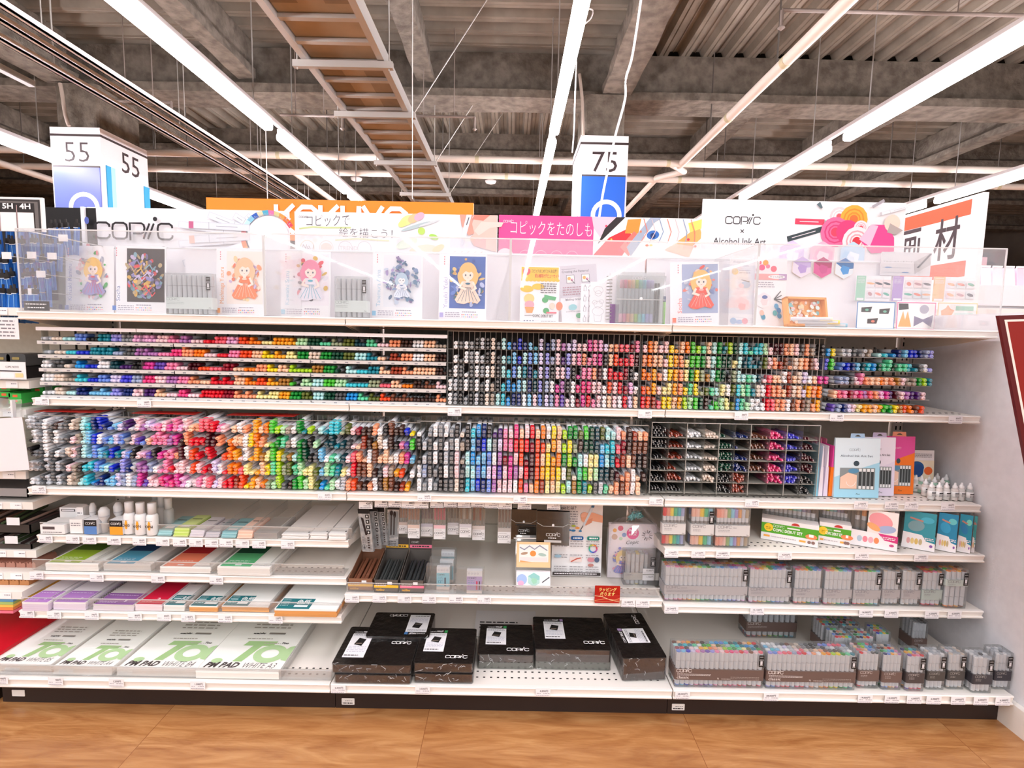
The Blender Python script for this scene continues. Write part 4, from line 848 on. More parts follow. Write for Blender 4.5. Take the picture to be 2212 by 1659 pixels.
for i, (px, py, py2, c, lab) in enumerate(((1790, 672, 676, '#f4e8c8', 'cream-capped marker lying at the top beside the craft tray'), (1806, 678, 684, '#f4d468', 'yellow-capped marker lying beside the craft tray'), (1822, 688, 692, '#94c8dc', 'pale blue capped marker lying beside the craft tray'))):
    q = PY(px, py, 2.1); b = MB(); z = Z0 + .008 + .012 * (2 - i); b.tube([(q.x + .01, 2.1, z), (q.x - .11, 2.17, z)], .0075, M('#d8d8de'), 10); b.tube([(q.x + .016, 2.097, z), (q.x - .02, 2.118, z)], .0078, M(c), 10); solo(b, 'loose_marker', lab, 'marker')
# instruction strips and framed sheets
def art_strip(c1, seed):
    def f(a, W, H):
        r = random.Random(seed); a.rect(0, 0, W * .27, H, c1); a.scrib(W * .04, H - .018, W * .23, 1, .006, '#f8f4f8', .6); a.scrib(W * .03, H - .035, W * .24, 4, .010, '#e8e8ee', .35); a.rect(W * .04, .006, W * .24, .026, '#f8f6fa')
        for i in range(3):
            for j in range(2): x = W * (.31 + .23 * i); y = H * (.55 - .42 * j); a.rect(x, y, x + W * .2, y + H * .3, r.choice(['#ece8ee', '#f2e0e2', '#dde6ec'])); a.ell(x + W * .1, y + H * .15, W * .06, H * .08, r.choice(['#e8988c', '#a8b8c8', '#c8a0a8', '#5c6470', '#f0b890', '#70b8a8']), r.uniform(0, 90)); a.scrib(x, y - H * .04, x + W * .2, 1, .004, '#c8c4cc', .5)
    return f
poster(1851, 1926, 596, 'instruction sheet with a mint green side column', art_strip('#a8d4c0', 1), name='instruction_sheet', cat='sheet', Y=2.36, lean=0).location.z = PY(1888, 650, 2.36).z
poster(1930, 2014, 597, 'instruction sheet with a lilac side column', art_strip('#bca4d8', 2), name='instruction_sheet', cat='sheet', Y=2.36, lean=0).location.z = PY(1970, 651, 2.36).z
poster(2018, 2110, 597, 'instruction sheet with an apricot side column', art_strip('#f4cc98', 3), name='instruction_sheet', cat='sheet', Y=2.36, lean=0).location.z = PY(2060, 652, 2.36).z
for o in list(COL.objects):
    if o.name.startswith('instruction_sheet'):
        top = PY(1930, 597, 2.36).z; o.scale = (1, 1, (top - o.location.z) / (top - Z0))
def art_fr(c, k):
    def f(a, W, H):
        a.rect(0, 0, W, H, c); a.rect(.004, .004, W - .004, H - .004, '#fbf8f8')
        if k == 0:
            for x, y, i in ((.25, .7, 0), (.72, .65, 0), (.42, .28, 1)): a.poly([(W * x - .022, H * y + .010), (W * x + .024, H * y + .014), (W * x + .018, H * y - .010), (W * x - .022, H * y - .010)], '#343638'); a.ell(W * x + .002, H * y, .008, .005, '#f0806c' if i else '#6cb098')
        if k == 1:
            a.poly([(W * .05, H * .7), (W * .30, H * .75), (W * .28, H * .95), (W * .04, H * .95)], '#34383c')
            for x in (.16, .28): a.poly([(W * x, H * .68), (W * x + .018, H * .1), (W * x - .018, H * .1)], '#f8b070')
            a.ell(W * .7, H * .75, .020, .019, '#b8b4c4'); a.poly([(W * .45, H * .5), (W * .68, H * .38), (W * .94, H * .55), (W * .9, H * .1), (W * .68, H * .3), (W * .45, H * .12)], '#8c88a0')
        if k == 2:
            a.poly([(W * .08, H * .7), (W * .2, H * .8), (W * .25, H * .92), (W * .32, H * .78), (W * .42, H * .72), (W * .34, H * .5), (W * .3, H * .3), (W * .12, H * .36)], '#f8b088'); a.rect(W * .45, H * .72, W * .9, H * .88, '#98d0b8'); a.rect(W * .42, H * .3, W * .9, H * .64, '#d4ecec'); a.rect(W * .15, H * .12, W * .88, H * .22, '#5c98cc')
    return f
poster(1853, 1936, 652, 'blue-framed sheet with three black clips', art_fr('#4c84bc', 0), name='sample_sheet', cat='sheet', Y=2.30, lean=2)
poster(1940, 2024, 653, 'pink-framed sheet with tassels and a grey bow', art_fr('#e87ca8', 1), name='sample_sheet', cat='sheet', Y=2.30, lean=2)
poster(2028, 2114, 654, 'pale yellow-framed sheet with an orange star and blue strip', art_fr('#fadc98', 2), name='sample_sheet', cat='sheet', Y=2.30, lean=2)
def art_q(a, W, H):
    a.rect(0, 0, W, H, '#dfdde2'); a.text('アルコールインクアートとは？', .008, H * .58, .014, '#4c4850', bold=.01, fit=W * .74)
    for y in (.35, .14): a.line([(W * .03, H * y), (W * .6, H * (y - .02))], .003, '#98a4b8'); a.ell(W * (.15 if y > .2 else .5), H * y, .016, .007, '#7c9cc8')
    a.poly([(W * .7, H * .1), (W * .66, H * .6), (W * .95, H * .95), (W, H * .5)], '#c4c0c4'); a.line([(W * .74, H * .35), (W * .98, H * .95)], .01, '#5c6068')
t = poster(1905, 2013, 545, 'grey explanation sheet about ink art with blue droppers, at the back of the case', art_q, name='info_sheet', cat='sheet', Y=2.385, lean=0); k = PY(1960, 596, 2.385).z; s_ = (PY(1960, 545, 2.385).z - k) / (PY(1960, 545, 2.385).z - Z0); t.location.z = k; t.scale = (1, 1, s_)
# black notice in the corner
t = thing('notice', 'small black notice with white print in the corner of the case', 'notice', tuple(PY(79, 671, 2.0)))
MB().box(-.046, .046, 0, .004, 0, .035, M('#2c2426')).build('plate', t); b = MB(); a = Art(b, (-.046, -.0002, 0), (1, 0, 0), (0, 0, 1)); a.scrib(.008, .022, .084, 1, .007, '#f0ecee', .6); a.scrib(.014, .009, .078, 1, .007, '#f0ecee', .6); b.build('print', t)
# ------------------------------------------------------------------ markers
PAL = {'W': ('f6f6fa', 'white'), 'G': ('c4c8d0', 'pale grey'), 'g': ('8e9298', 'mid grey'), 'k': ('55575a', 'dark grey'), 'K': ('201e20', 'black'), 'E': ('ead8ca', 'beige'), 'e': ('a8988a', 'taupe'),
 'a': ('bceef0', 'pale aqua'), 'A': ('3ccadc', 'turquoise'), 'c': ('7cc6f0', 'sky blue'), 'C': ('1c96e2', 'bright blue'), 'b': ('6c92e6', 'cornflower blue'), 'B': ('1430d0', 'royal blue'), 'n': ('142a72', 'navy'), 't': ('14869a', 'teal'), 'T': ('0c4450', 'dark teal'), 'u': ('a0aed0', 'grey blue'),
 'l': ('ddd4f6', 'pale lilac'), 'L': ('9c9cec', 'lavender'), 'v': ('6848b4', 'violet'), 'V': ('4e2070', 'deep purple'), 'm': ('b474b8', 'mauve'), 'M': ('dc3c9c', 'magenta'), '1': ('f0b6e2', 'orchid pink'),
 'p': ('fad6de', 'blush pink'), 'P': ('f68cb8', 'rose pink'), 'h': ('ee4088', 'hot pink'), 'H': ('f6667a', 'coral'), 'r': ('e4142c', 'red'), 'R': ('96102a', 'crimson'), 'w': ('4c0c1a', 'maroon'),
 'o': ('fa8418', 'orange'), 'O': ('f45020', 'orange red'), 's': ('f8a47a', 'salmon'), 'S': ('fcceac', 'peach'), 'y': ('fade20', 'yellow'), 'Y': ('fcae24', 'golden'), 'i': ('fbf0a8', 'cream yellow'),
 'd': ('b2de24', 'lime'), 'f': ('50cc3c', 'bright green'), 'F': ('129434', 'green'), 'j': ('0a4a34', 'bottle green'), 'J': ('626e2a', 'olive'), 'q': ('bceabc', 'pale green'), 'Q': ('62d8a6', 'mint'), 'x': ('9ca888', 'sage'),
 'z': ('b27c34', 'ochre'), 'Z': ('7a4632', 'brown'), 'X': ('3e241e', 'dark brown'), 'D': ('a03c24', 'rust'), 'I': ('4a48dc', 'indigo')}
def tintmat(name, src, mix=None, f=0.0, rough=.35):
    m = bpy.data.materials.new(name); m.use_nodes = True; nt = m.node_tree; n = nt.nodes; b = n['Principled BSDF']; b.inputs['Roughness'].default_value = rough
    if src == 'obj': s = n.new('ShaderNodeObjectInfo').outputs['Color']
    else: a = n.new('ShaderNodeAttribute'); a.attribute_name = 'tint'; s = a.outputs['Color']
    if mix:
        x = n.new('ShaderNodeMixRGB'); x.inputs[0].default_value = f; x.inputs[2].default_value = rgb(mix); nt.links.new(s, x.inputs[1]); s = x.outputs[0]
    nt.links.new(s, b.inputs['Base Color']); return m
TM = {k: {'cap': tintmat('cap_' + k, k), 'face': tintmat('cap_face_' + k, k, '#ffffff', .30), 'code': tintmat('cap_code_' + k, k, '#1a1820', .62), 'rim': tintmat('cap_rim_' + k, k, '#ffffff', .55)} for k in ('obj', 'att')}  # face: whitish glare mixed in; rim: pale clip mark and highlight
BODYM = M('#e4e6ec', .35); BODYD = M('#9aa0a8', .4)
def ringv(rx, rz, y, cz, n, p=2.0):
    o = []
    for k in range(n):
        t = 2 * math.pi * k / n; c, s = math.cos(t), math.sin(t)
        o.append((rx * math.copysign(abs(c) ** (2 / p), c), y, cz + rz * math.copysign(abs(s) ** (2 / p), s)))
    return o
def loft(rings, slot, close0=True, close1=True):
    vs = []; fs = []; n = len(rings[0])
    for r in rings: vs += r
    for i in range(len(rings) - 1): fs += [(i * n + k, (i + 1) * n + k, (i + 1) * n + (k + 1) % n, i * n + (k + 1) % n) for k in range(n)]
    if close0: fs.append(tuple(range(n)))
    if close1: fs.append(tuple(range((len(rings) - 1) * n + n - 1, (len(rings) - 1) * n - 1, -1)))
    return (vs, fs, slot)
def flatrect(x0, x1, z0, z1, y, slot): return ([(x0, y, z0), (x1, y, z0), (x1, y, z1), (x0, y, z1)], [(0, 1, 2, 3)], slot)
def disc(r0, r1, y, cz, n, slot, p=2.0): return (ringv(r0, r1, y, cz, n, p), [tuple(range(n))], slot)
def proto(kind):
    "front end at y=0, body runs to +y; rests on z=0. returns (cap pieces, body pieces)"
    if kind == 'dome':
        r = .0073; c = r; rr = [ringv(r * a, r * a, y, c, 12) for a, y in ((.35, 0), (.75, .0016), (.95, .0045), (1, .009), (1, .040), (.93, .043))]
        return [loft(rr, 'cap')], [loft([ringv(r * .88, r * .88, .043, c, 10), ringv(r * .88, r * .88, .142, c, 10)], 'body')]
    if kind == 'ring':
        r = .0074; c = r; rr = [ringv(r * a, r * a, y, c, 14) for a, y in ((.84, 0), (.97, .0012), (1, .003), (1, .038), (.93, .041))]
        return [loft(rr, 'cap'), disc(r * .60, r * .60, -.0003, c, 12, 'face'), flatrect(-r * .34, r * .34, c + r * .02, c + r * .26, -.0006, 'code'), flatrect(-r * .26, r * .26, c - r * .34, c - r * .14, -.0006, 'code')], [loft([ringv(r * .88, r * .88, .041, c, 10), ringv(r * .88, r * .88, .142, c, 10)], 'body')]
    if kind == 'oval':
        rx, rz = .0092, .0061; c = rz; rr = [ringv(rx * a, rz * a, y, c, 14, 2.5) for a, y in ((.80, 0), (.95, .0014), (1, .0035), (1, .037), (.95, .040))]
        return [loft(rr, 'cap'), disc(rx * .55, rz * .52, -.0003, c, 12, 'face', 2.5), flatrect(-rx * .36, rx * .36, c - rz * .2, c + rz * .2, -.0006, 'code')], [loft([ringv(rx * .92, rz * .92, .040, c, 12, 2.5), ringv(rx * .92, rz * .92, .142, c, 12, 2.5)], 'body')]
    if kind == 'square':
        rx, rz = .0078, .0076; c = rz; rr = [ringv(rx * a, rz * a, y, c, 16, 4.5) for a, y in ((.86, 0), (.97, .0010), (1, .0025), (1, .030), (.96, .032))]
        return [loft(rr, 'cap'), disc(rx * .66, rz * .62, -.0003, c, 16, 'face', 4.5), flatrect(-rx * .42, rx * .42, c + rz * .06, c + rz * .30, -.0006, 'code'), flatrect(-rx * .34, rx * .34, c - rz * .36, c - rz * .14, -.0006, 'code')], [loft([ringv(rx * .94, rz * .94, .032, c, 12, 4), ringv(rx * .94, rz * .94, .142, c, 12, 4)], 'body')]
    if kind == 'pen':
        r = .0049; c = r; rr = [ringv(r * a, r * a, y, c, 10) for a, y in ((.6, 0), (.92, .001), (1, .003), (1, .05), (.9, .052))]
        return [loft(rr, 'cap'), disc(r * .45, r * .45, -.0003, c, 8, 'rim'), ([(-.0011, .0008, c + r * .4), (.0011, .0008, c + r * .4), (.0011, .0008, c + r * 1.25), (-.0011, .0008, c + r * 1.25), (-.0011, .03, c + r * 1.2), (.0011, .03, c + r * 1.2)], [(0, 1, 2, 3), (3, 2, 5, 4)], 'rim')], [loft([ringv(r * .9, r * .9, .052, c, 8), ringv(r * .9, r * .9, .138, c, 8)], 'cap')]
def meshof(pieces, tm, name):
    mb = MB(); mm = dict(TM[tm]); mm['body'] = BODYM; mm['dark'] = BODYD
    for vs, fs, sl in pieces: mb.add(vs, fs, mm[sl], len(fs) > 6)
    me = bpy.data.meshes.new(name); me.from_pydata(mb.v, [], mb.f)
    for m in mb.m: me.materials.append(m)
    me.polygons.foreach_set('material_index', mb.mi); me.polygons.foreach_set('use_smooth', mb.sm); me.update(); return me
PROTO = {k: proto(k) for k in ('dome', 'ring', 'oval', 'square', 'pen')}
KN = {'dome': 'domed_marker', 'ring': 'round_marker', 'oval': 'oval_marker', 'square': 'square_marker', 'pen': 'fine_liner'}
ones = ['', 'first', 'second', 'third', 'fourth', 'fifth', 'sixth', 'seventh', 'eighth', 'ninth', 'tenth', 'eleventh', 'twelfth', 'thirteenth', 'fourteenth', 'fifteenth', 'sixteenth', 'seventeenth', 'eighteenth', 'nineteenth']
def ordw(n):
    if n < 20: return ones[n]
    t = {2: 'twent', 3: 'thirt', 4: 'fort', 5: 'fift', 6: 'sixt', 7: 'sevent', 8: 'eight'}[n // 10]
    return t + 'ieth' if n % 10 == 0 else t + 'y-' + ones[n % 10]
TILT = {'oval': math.radians(5.0), 'square': math.radians(2.0)}     # these lie nose-down in their racks
BANK = {k: [] for k in PROTO}          # kind -> (x, y, z, pal key, label, yaw)
def put_marker(kind, x, y, z, key, label, yaw=0.0): BANK[kind].append((x, y, z, key, label, yaw))
def flush(kind, group, stufflabel, limit=300):
    L = BANK[kind]; L.sort(key=lambda q: q[0] ** 2 + q[1] ** 2 + (q[2] - CAMH) ** 2)
    cap, body = PROTO[kind]; mc = meshof(cap, 'obj', 'cap'); mbd = meshof(body, 'obj', KN[kind])
    root = bpy.data.objects.new(KN[kind], mbd); cp = bpy.data.objects.new('cap', mc); cp.parent = root
    for i, (x, y, z, key, lab, yaw) in enumerate(L[:limit]):
        r = root if i == 0 else root.copy(); c = cp if i == 0 else cp.copy()
        c.parent = r; COL.objects.link(r); COL.objects.link(c); r.location = (x, y, z); r.rotation_euler = (TILT.get(kind, 0), 0, yaw)
        c.color = rgb(PAL[key][0]); r.color = rgb(PAL[key][0]); tag(r, lab, 'pen' if kind == 'pen' else 'marker', group)
    rest = L[limit:]; ct, st = math.cos(TILT.get(kind, 0)), math.sin(TILT.get(kind, 0))
    if rest:
        mb = MB(); cols = []; mm = dict(TM['att']); mm['body'] = BODYM; mm['dark'] = BODYD
        for x, y, z, key, lab, yaw in rest:
            cl = rgb(PAL[key][0])
            for vs, fs, sl in cap + body:
                mb.add([(a + x, b * ct - c * st + y, b * st + c * ct + z) for a, b, c in vs], fs, mm[sl], len(fs) > 6)
                for f in fs: cols += list(cl) * len(f)
        o = mb.build(KN[kind]); at = o.data.color_attributes.new('tint', 'FLOAT_COLOR', 'CORNER'); at.data.foreach_set('color', cols)
        tag(o, stufflabel, 'pen' if kind == 'pen' else 'marker', group, 'stuff')
GRIDL = M('#c8c6c4', .3); GRID = M('#98948e', .35); RACKB = M('#4a403a', .7); RACKC = clear('rack_acrylic', haze=.05, gloss=.06, tint='#eef0ee')
LAY = ['bottom', 'second', 'third', 'top']
def parse(s): return [(t[0], int(t[1])) for t in s.split()]
def gridrack(kind, rows, pxs, zs, Y, sp, rackword, pitch_z, nm_off=0, jit=.0006):
    "rows of 'colour+count' cells; pxs column positions; zs base height of each tier"
    rr = random.Random(len(rows[0]) * 7)
    for ti, row in enumerate(rows):
        for ci, (key, n) in enumerate(parse(row)):
            if key == '.' or ci >= len(pxs): continue
            for k in range(n):
                dy = rr.choice((0, 0, 0, .003, .006, .012)); dx = rr.uniform(-jit, jit)
                lab = '%s marker, %s, %s column, %s tier, %s' % (PAL[key][1], LAY[k] if n > 1 else 'single', ordw(ci + 1 + nm_off), ones[ti + 1], rackword)
                put_marker(kind, pxs[ci] + dx, Y + dy, zs[ti] + k * sp, key, lab)
# ---- upper shelf, grid racks of round markers
YG = 2.012
zb5 = max(1.0840, PY(970, 875.7, 2.012).z); tp = .0532
zs = [zb5 + tp * (4 - i) for i in range(5)]
def cols(px0, px1, n, Y, py=810): a = PY(px0, py, Y).x; b = PY(px1, py, Y).x; return [a + (b - a) * i / (n - 1) for i in range(n)]
def wordrack(xs, zs, Y, sp, name, label, back=True, depth=.13, tiers=5, topx=.024):
    p = xs[1] - xs[0]; x0 = xs[0] - p / 2; x1 = xs[-1] + p / 2; z0 = zs[-1] - (.0003 if back else .0009); z1 = zs[0] + sp * 3 + topx
    t = thing('marker_rack', label, 'rack', ((x0 + x1) / 2, Y, z0))
    b = MB()
    for i in range(len(xs) + 1):
        x = x0 + p * i; b.box(x - .0004, x + .0004, Y + (.012 if back else .118), Y + (.016 if back else .124), z0, z1, GRIDL)
    for z in zs:
        b.box(x0, x1, Y + (.013 if back else .118), Y + (.016 if back else .124), z - .0011, z - .0002, GRIDL)
    put(b, 'divider_grid', t)
    b = MB(); b.box(x0, x1, Y + depth, Y + depth + .003, z0, z1, RACKB if back else RACKC); put(b, 'back_sheet', t)
    b = MB(); b.box(x0 - .002, x0, Y + .004, Y + depth, z0, z1, RACKC); b.box(x1, x1 + .002, Y + .004, Y + depth, z0, z1, RACKC); b.box(x0, x1, Y + .010, Y + .012, z1 - .003, z1, GRID); put(b, 'side_sheet', t)
    return t
U = [['.0 W2 k2 W2 g2 K3 G3 K3 E3 k2 a3 C2 n2 B3 n2 c2 t1 l3', '.0 W2 k1 W3 g3 W3 G2 K3 E3 K2 a2 t2 c3 B2 a3 b3 c3 l3', 'K2 W3 k3 W1 k3 W3 g3 W3 E3 K3 a3 A2 b3 a3 t3 n3 t2 l3', 'W3 G3 k3 W3 k3 W3 k2 W3 e2 K3 A2 C3 C2 c3 a3 n3 T3 L3', 'W3 g3 K3 g2 K3 G3 K3 E3 e3 a3 A3 C2 n3 n3 W3 c3 p3 b3'],
 ['n2 u3 p3 m2 l2 l3 p2 p2 M3 P3 13 l2 S2 s2 H2 H2 R2 P3', 'L3 u2 p3 V2 L3 p3 P3 s3 P2 P3 M3 K3 S3 O3 r2 r2 H3 w3', 'L3 K3 p3 p3 L3 K3 M1 P3 P3 s3 w3 W3 r3 r2 r2 R3 K3 W2', 'u3 W3 M2 m3 K3 W3 h2 h3 h3 p3 p3 W2 O3 p3 r3 R2 13 W2', 'l3 u3 P3 v3 p2 W3 R2 M3 r3 P2 p3 W3 S3 p3 W3 r3 l3 S3'],
 ['p2 o3 S3 p2 p3 y2 Y1 S3 o3 f3 d2 Q2 S3 a3 F3 t2 d3 j3', 's3 o3 S3 S3 p2 y3 Y3 s3 i2 f3 f3 F3 E3 a3 F3 j3 j3 i2', 'o3 o2 Y3 s2 W3 y3 Y3 s3 i3 F3 y3 x3 z2 a3 F3 j3 K2 x3', 'O2 o2 Y3 p2 i2 i3 Y3 s3 y2 Q3 y3 x1 J2 Q2 a2 i3 W3 J3', 'r3 O3 D3 H2 y3 y3 S3 Y3 d3 q3 f3 j3 X3 Q1 f2 q3 i3 J2'],
 ['a3 A3 Q1 A2 A3 q3 p2 w3 w3 s3 S3 p3 k3 s3 e2 .0 K3', 'a3 T2 t3 t1 T2 J3 p3 s3 D2 Z3 s1 E3 S3 s3 Z3 p3 .0', 'a3 a2 Q2 a2 T2 p1 H2 S2 S2 W3 D3 S2 E3 l3 W2 S2 M2', 'A3 q3 Q3 t2 E3 W3 r3 s3 s3 S2 D3 E3 S3 l2 Y3 s3 o3', 'C3 Q3 q2 W3 W3 W2 r3 H3 s3 s3 W3 Z2 s3 Z3 e3 s2 Y3']]
XS = [cols(972, 1168, 18, YG), cols(1182, 1376, 18, YG), cols(1392, 1588, 18, YG), cols(1598, 1775, 17, YG)]
RWN = ['grey and blue grid rack', 'pink and red grid rack', 'yellow and green grid rack', 'teal and brown grid rack']
for u in range(4):
    gridrack('ring', U[u], XS[u], zs, YG, .0149, RWN[u], tp)
    wordrack(XS[u], zs, YG, .0149, 'rack', 'upper ' + RWN[u] + ' of round marker ends')
R5 = ['C2 y2 .0 G2 G2 k2 k1 G2 e2 .0 a1 A1 .0 C1 n2 c2 B2 B2 n2 u2 L2', 'I3 f3 .0 b2 B2 n2 c2 T2 A2 C2 j2 Q2 Q3 j2 Q2 Q2 A2 t1 k2 W2 L1', 'M2 .0 .0 u2 u2 k2 p2 P3 s2 S2 S2 o2 S2 s2 z2 p2 e2 e2 F2 d2 t2', '.0 .0 S2 H2 P2 R2 P2 h2 m2 H2 s2 12 M2 V2 w2 p2 m2 V2 V2 p2 .0', '.0 .0 v2 u2 n2 l2 p2 i2 Y2 Y2 S2 Y2 f2 F2 y2 z2 O2 o2 Z2 O2 .0']
XR = cols(1787, 2012, 21, YG)
gridrack('ring', R5, XR, zs, YG, .0149, 'open rack at the end', tp)
def tierrack(x0, x1, zs, Y, label, lipc='#d9d5d4', depth=.15, post=6, lips=True):
    t = thing('marker_rack', label, 'rack', ((x0 + x1) / 2, Y, zs[-1] - .004))
    for z in zs:
        b = MB(); b.box(x0, x1, Y + .022, Y + depth, z - .0025, z - .0005, RACKC); b.box(x0, x1, Y, Y + .022, z - .0026, z - .0006, ACRE); put(b, 'tier', t)
        if not lips: continue
        b = MB(); n_ = 3; w_ = (x1 - x0) / n_
        for i in range(n_): b.box(x0 + i * w_ + .002, x0 + (i + 1) * w_ - .002, Y - .002, Y, z - .0135, z - .001, M(lipc, .4))
        a = Art(b, (x0, Y - .0021, z - .0135), (1, 0, 0), (0, 0, 1)); k = .02
        while k < x1 - x0 - .03: a.rect(k, .003, k + .012, .007, '#8e8c94', up=False); k += .044
        put(b, 'label_strip', t)
    b = MB(); k = x0 + .03
    while k < x1: b.box(k - .0008, k + .0008, Y + depth - .01, Y + depth, zs[-1] - .002, zs[0] + (.05 if lips else .035), M('#6c6862')); k += .044
    for i in range(post): x = x0 + (x1 - x0) * i / (post - 1); b.box(x - .001, x + .001, Y + .10, Y + .106, zs[-1] - .003, zs[0] + .033, M('#8d8882'))
    put(b, 'wire_divider', t)
    return t
tierrack(XR[2] - .012, XR[-1] + .012, zs, YG + .012, 'open five-tier rack of round markers at the end of the upper shelf', lips=False)
b = MB(); x0 = PY(1782, 745, 2.0).x; x1 = PY(2000, 745, 2.0).x; b.box(x0, x1, 2.0, 2.10, zs[0] + .075, zs[0] + .080, ACRE); b.box(x0 - .05, x1 - .06, 2.03, 2.2, zs[0] + .088, zs[0] + .092, ACRE); solo(b, 'loose_sheet', 'clear loose divider sheets lying over the open end rack', 'sheet')
# ---- upper shelf, domed markers in five long tiers
TL = ['G30 E30 a30 b33 K30 t33 L33 g33 133 132 p33 P31 m32 p30 r30 H33 133 O32 o31 i30 Y33 Y32 q33 j33 Q30 x31 J33 T31 Q32 p30 s33 X33 W33 S33 e30',
 'G20 E30 A30 B30 t33 t33 u30 k33 m33 m30 P30 h33 s34 o33 p30 r30 P33 O33 S33 y31 Y31 i32 F33 E33 F33 j33 J33 a33 t31 S20 D32 s33 W33 S33 X33',
 'W32 k33 E20 C31 B30 W34 T32 V30 K33 M33 v33 P33 p30 w33 O30 H30 R33 S30 o30 s33 y31 S32 d31 d30 z33 F33 j10 a31 A30 t33 S31 D33 s31 S33 S33 X32',
 'W33 E33 e30 A31 B30 b32 l33 I33 u33 h33 p33 m33 P33 s31 S30 r31 r31 S34 o31 O32 Y31 z33 f10 q32 a33 f33 q33 A30 A30 x33 H30 S32 o30 X32 Z31 p31',
 'W30 E32 a30 n32 c30 c31 L32 n33 p33 V33 S31 p30 h32 p30 r33 r33 R33 s31 s31 i31 i33 Y33 F33 J32 a33 j33 k33 C33 Q31 J31 O31 Z31 Z31 X30 X31 s31']
YL = 2.02; zl = [PY(500, y, YL).z for y in (743.5, 773.0, 802.5, 832.0, 861.0)]
pile = ['front edge', 'middle', 'far edge', 'extra']
for ti, row in enumerate(TL):
    toks = row.split(); xa = PY((82, 88, 84, 86, 88)[ti] + 4, 745 + ti * 29, YL).x; xb = PY(960, 750 + ti * 29, YL).x; n = len(toks) * 3; d = (xb - xa) / (n - 1)
    for si, tk in enumerate(toks):
        key = tk[0]; nb, ntp = int(tk[1]), int(tk[2])
        for layer, cnt in ((0, nb), (1, min(ntp, 3)), (2, max(0, ntp - 3))):
            for k in range(cnt):
                rr = random.Random(ti * 999 + si * 9 + layer * 4 + k)
                lab = '%s domed marker, %s of %s pile, %s tier, %s layer' % (PAL[key][1], ('first', 'second', 'third')[k], ordw(si + 1), ones[ti + 1], ('lower', 'upper', 'topmost')[layer])
                put_marker('dome', xa + d * (si * 3 + k + (0 if layer != 1 else .12)), YL + rr.uniform(0, .012) + layer * .003, zl[ti] + layer * .0142, key, lab)
tierrack(PY(80, 745, YL).x, PY(965, 745, YL).x, zl, YL, 'long five-tier rack of domed markers on the upper shelf', post=8)
z = PY(500, 718, 2.0).z
b = MB(); x0 = PY(77, 710, 2.0).x; x1 = PY(966, 720, 2.0).x; xm = PY(294, 710, 2.0).x
b.box(x0, xm - .002, 2.0, 2.02, z - .0065, z + .0065, M('#f4f0f6', .4)); b.box(xm + .002, x1, 2.0, 2.02, z - .0065, z + .0065, M('#f4f0f6', .4)); b.box(x0, x1, 2.02, 2.14, z + .002, z + .0065, RACKC)
for x in (x0 + .003, xm, x1 - .002): b.box(x - .0015, x + .0015, 2.021, 2.05, 1.055, z, RACKC)
solo(b, 'rack_canopy', 'long white-edged clear cover strip over the domed marker tiers', 'cover')
# ---- lower shelf, oval markers
OV = ['W4 G4 g4 W3 g2 X2 g2 k4 E3 e3 a4 A2 n4 B4 n2 b1 c2 l2 V3 G1 p4 m2 l3 12 P2 p3 M2 P4 12 p4 S2 s2 H4 H4 r3 P2 p2 .0 S2 W3 s2 .0 Y4 S2 o3 f4 d2 q2 e2 W2 F4 t1 d2 k1 a2 t1 A4 A4 x1 J3 p2 R2 X2 X2 s3 W2 K3 Z4 X2 X3 B2 y1 .0',
 'K1 W4 g3 W4 k4 W4 g2 k2 p2 e3 a4 c4 B3 W3 b2 c2 l3 b3 g2 p3 v2 b1 S2 P3 P4 P3 m3 M3 X2 s4 r2 r2 r2 w4 w3 s3 .0 o2 S3 S3 W4 y4 o4 s3 i1 f1 F3 Q3 e2 W3 F2 j2 K3 q2 .0 T2 T4 t1 T2 k2 p1 S1 D4 X3 z2 E4 W3 X4 K2 P2 v2 f3 .0',
 'K3 g2 k3 W4 k2 W2 g2 E3 p3 k3 a4 c1 b4 c3 t2 B3 t2 l2 b2 K3 p2 12 v2 K3 M2 P2 P3 s2 w4 W4 O3 r2 .0 r4 .0 .0 O2 o4 Y3 p1 W4 Y1 Y4 z2 i3 f4 y3 x2 z2 a2 F4 j4 K2 k3 c4 W2 Q2 a2 T2 p2 H3 s3 S1 W4 Z4 S2 S4 E2 W3 s3 M3 c2 .0',
 'W3 G3 k3 G4 k4 G3 k3 p2 e2 K2 A2 A3 b3 c2 a2 B2 T1 L4 n2 G3 m3 m2 u3 W2 P1 P4 r2 p3 p4 W2 O3 p3 r2 R2 l4 W3 r1 o3 o3 H2 i3 i1 Y1 S4 y3 Q4 d4 x3 J4 Q3 q4 i2 i3 J2 c2 q4 Q3 t3 i2 W2 r4 Z4 Z4 S4 X2 k2 p3 e3 Y2 O2 .0 W2 .0',
 'W2 G2 k3 G3 k4 G3 k3 E3 e4 a2 A3 C1 n1 n3 c2 c3 l4 u4 W4 u3 M4 v2 p3 p2 h3 M3 h2 M4 13 W2 p2 P3 p3 H3 l2 p3 r2 r3 D3 O4 y1 Y3 S3 o2 x2 q2 d4 k2 X2 F3 f4 q3 i4 J2 C2 Q1 q3 W3 G4 s3 O3 Z2 X2 s2 W4 X4 z4 Z4 X2 D2 Y2 .0 .0']
YO = 1.972; xo = cols(64, 64 + 11.63 * 72, 73, YO, 990); zo = [PY(480, y, YO).z - .0061 for y in (931.5, 961.6, 991.8, 1021.8, 1052)]
zo = [max(z_, .7525) for z_ in zo]
gridrack('oval', OV, xo, zo, YO, .0124, 'lower open rack', .053, jit=.0009)
wordrack(xo, zo, YO, .0135, 'rack', 'lower clear grid rack full of oval-capped markers', back=False, depth=.14, topx=.012)
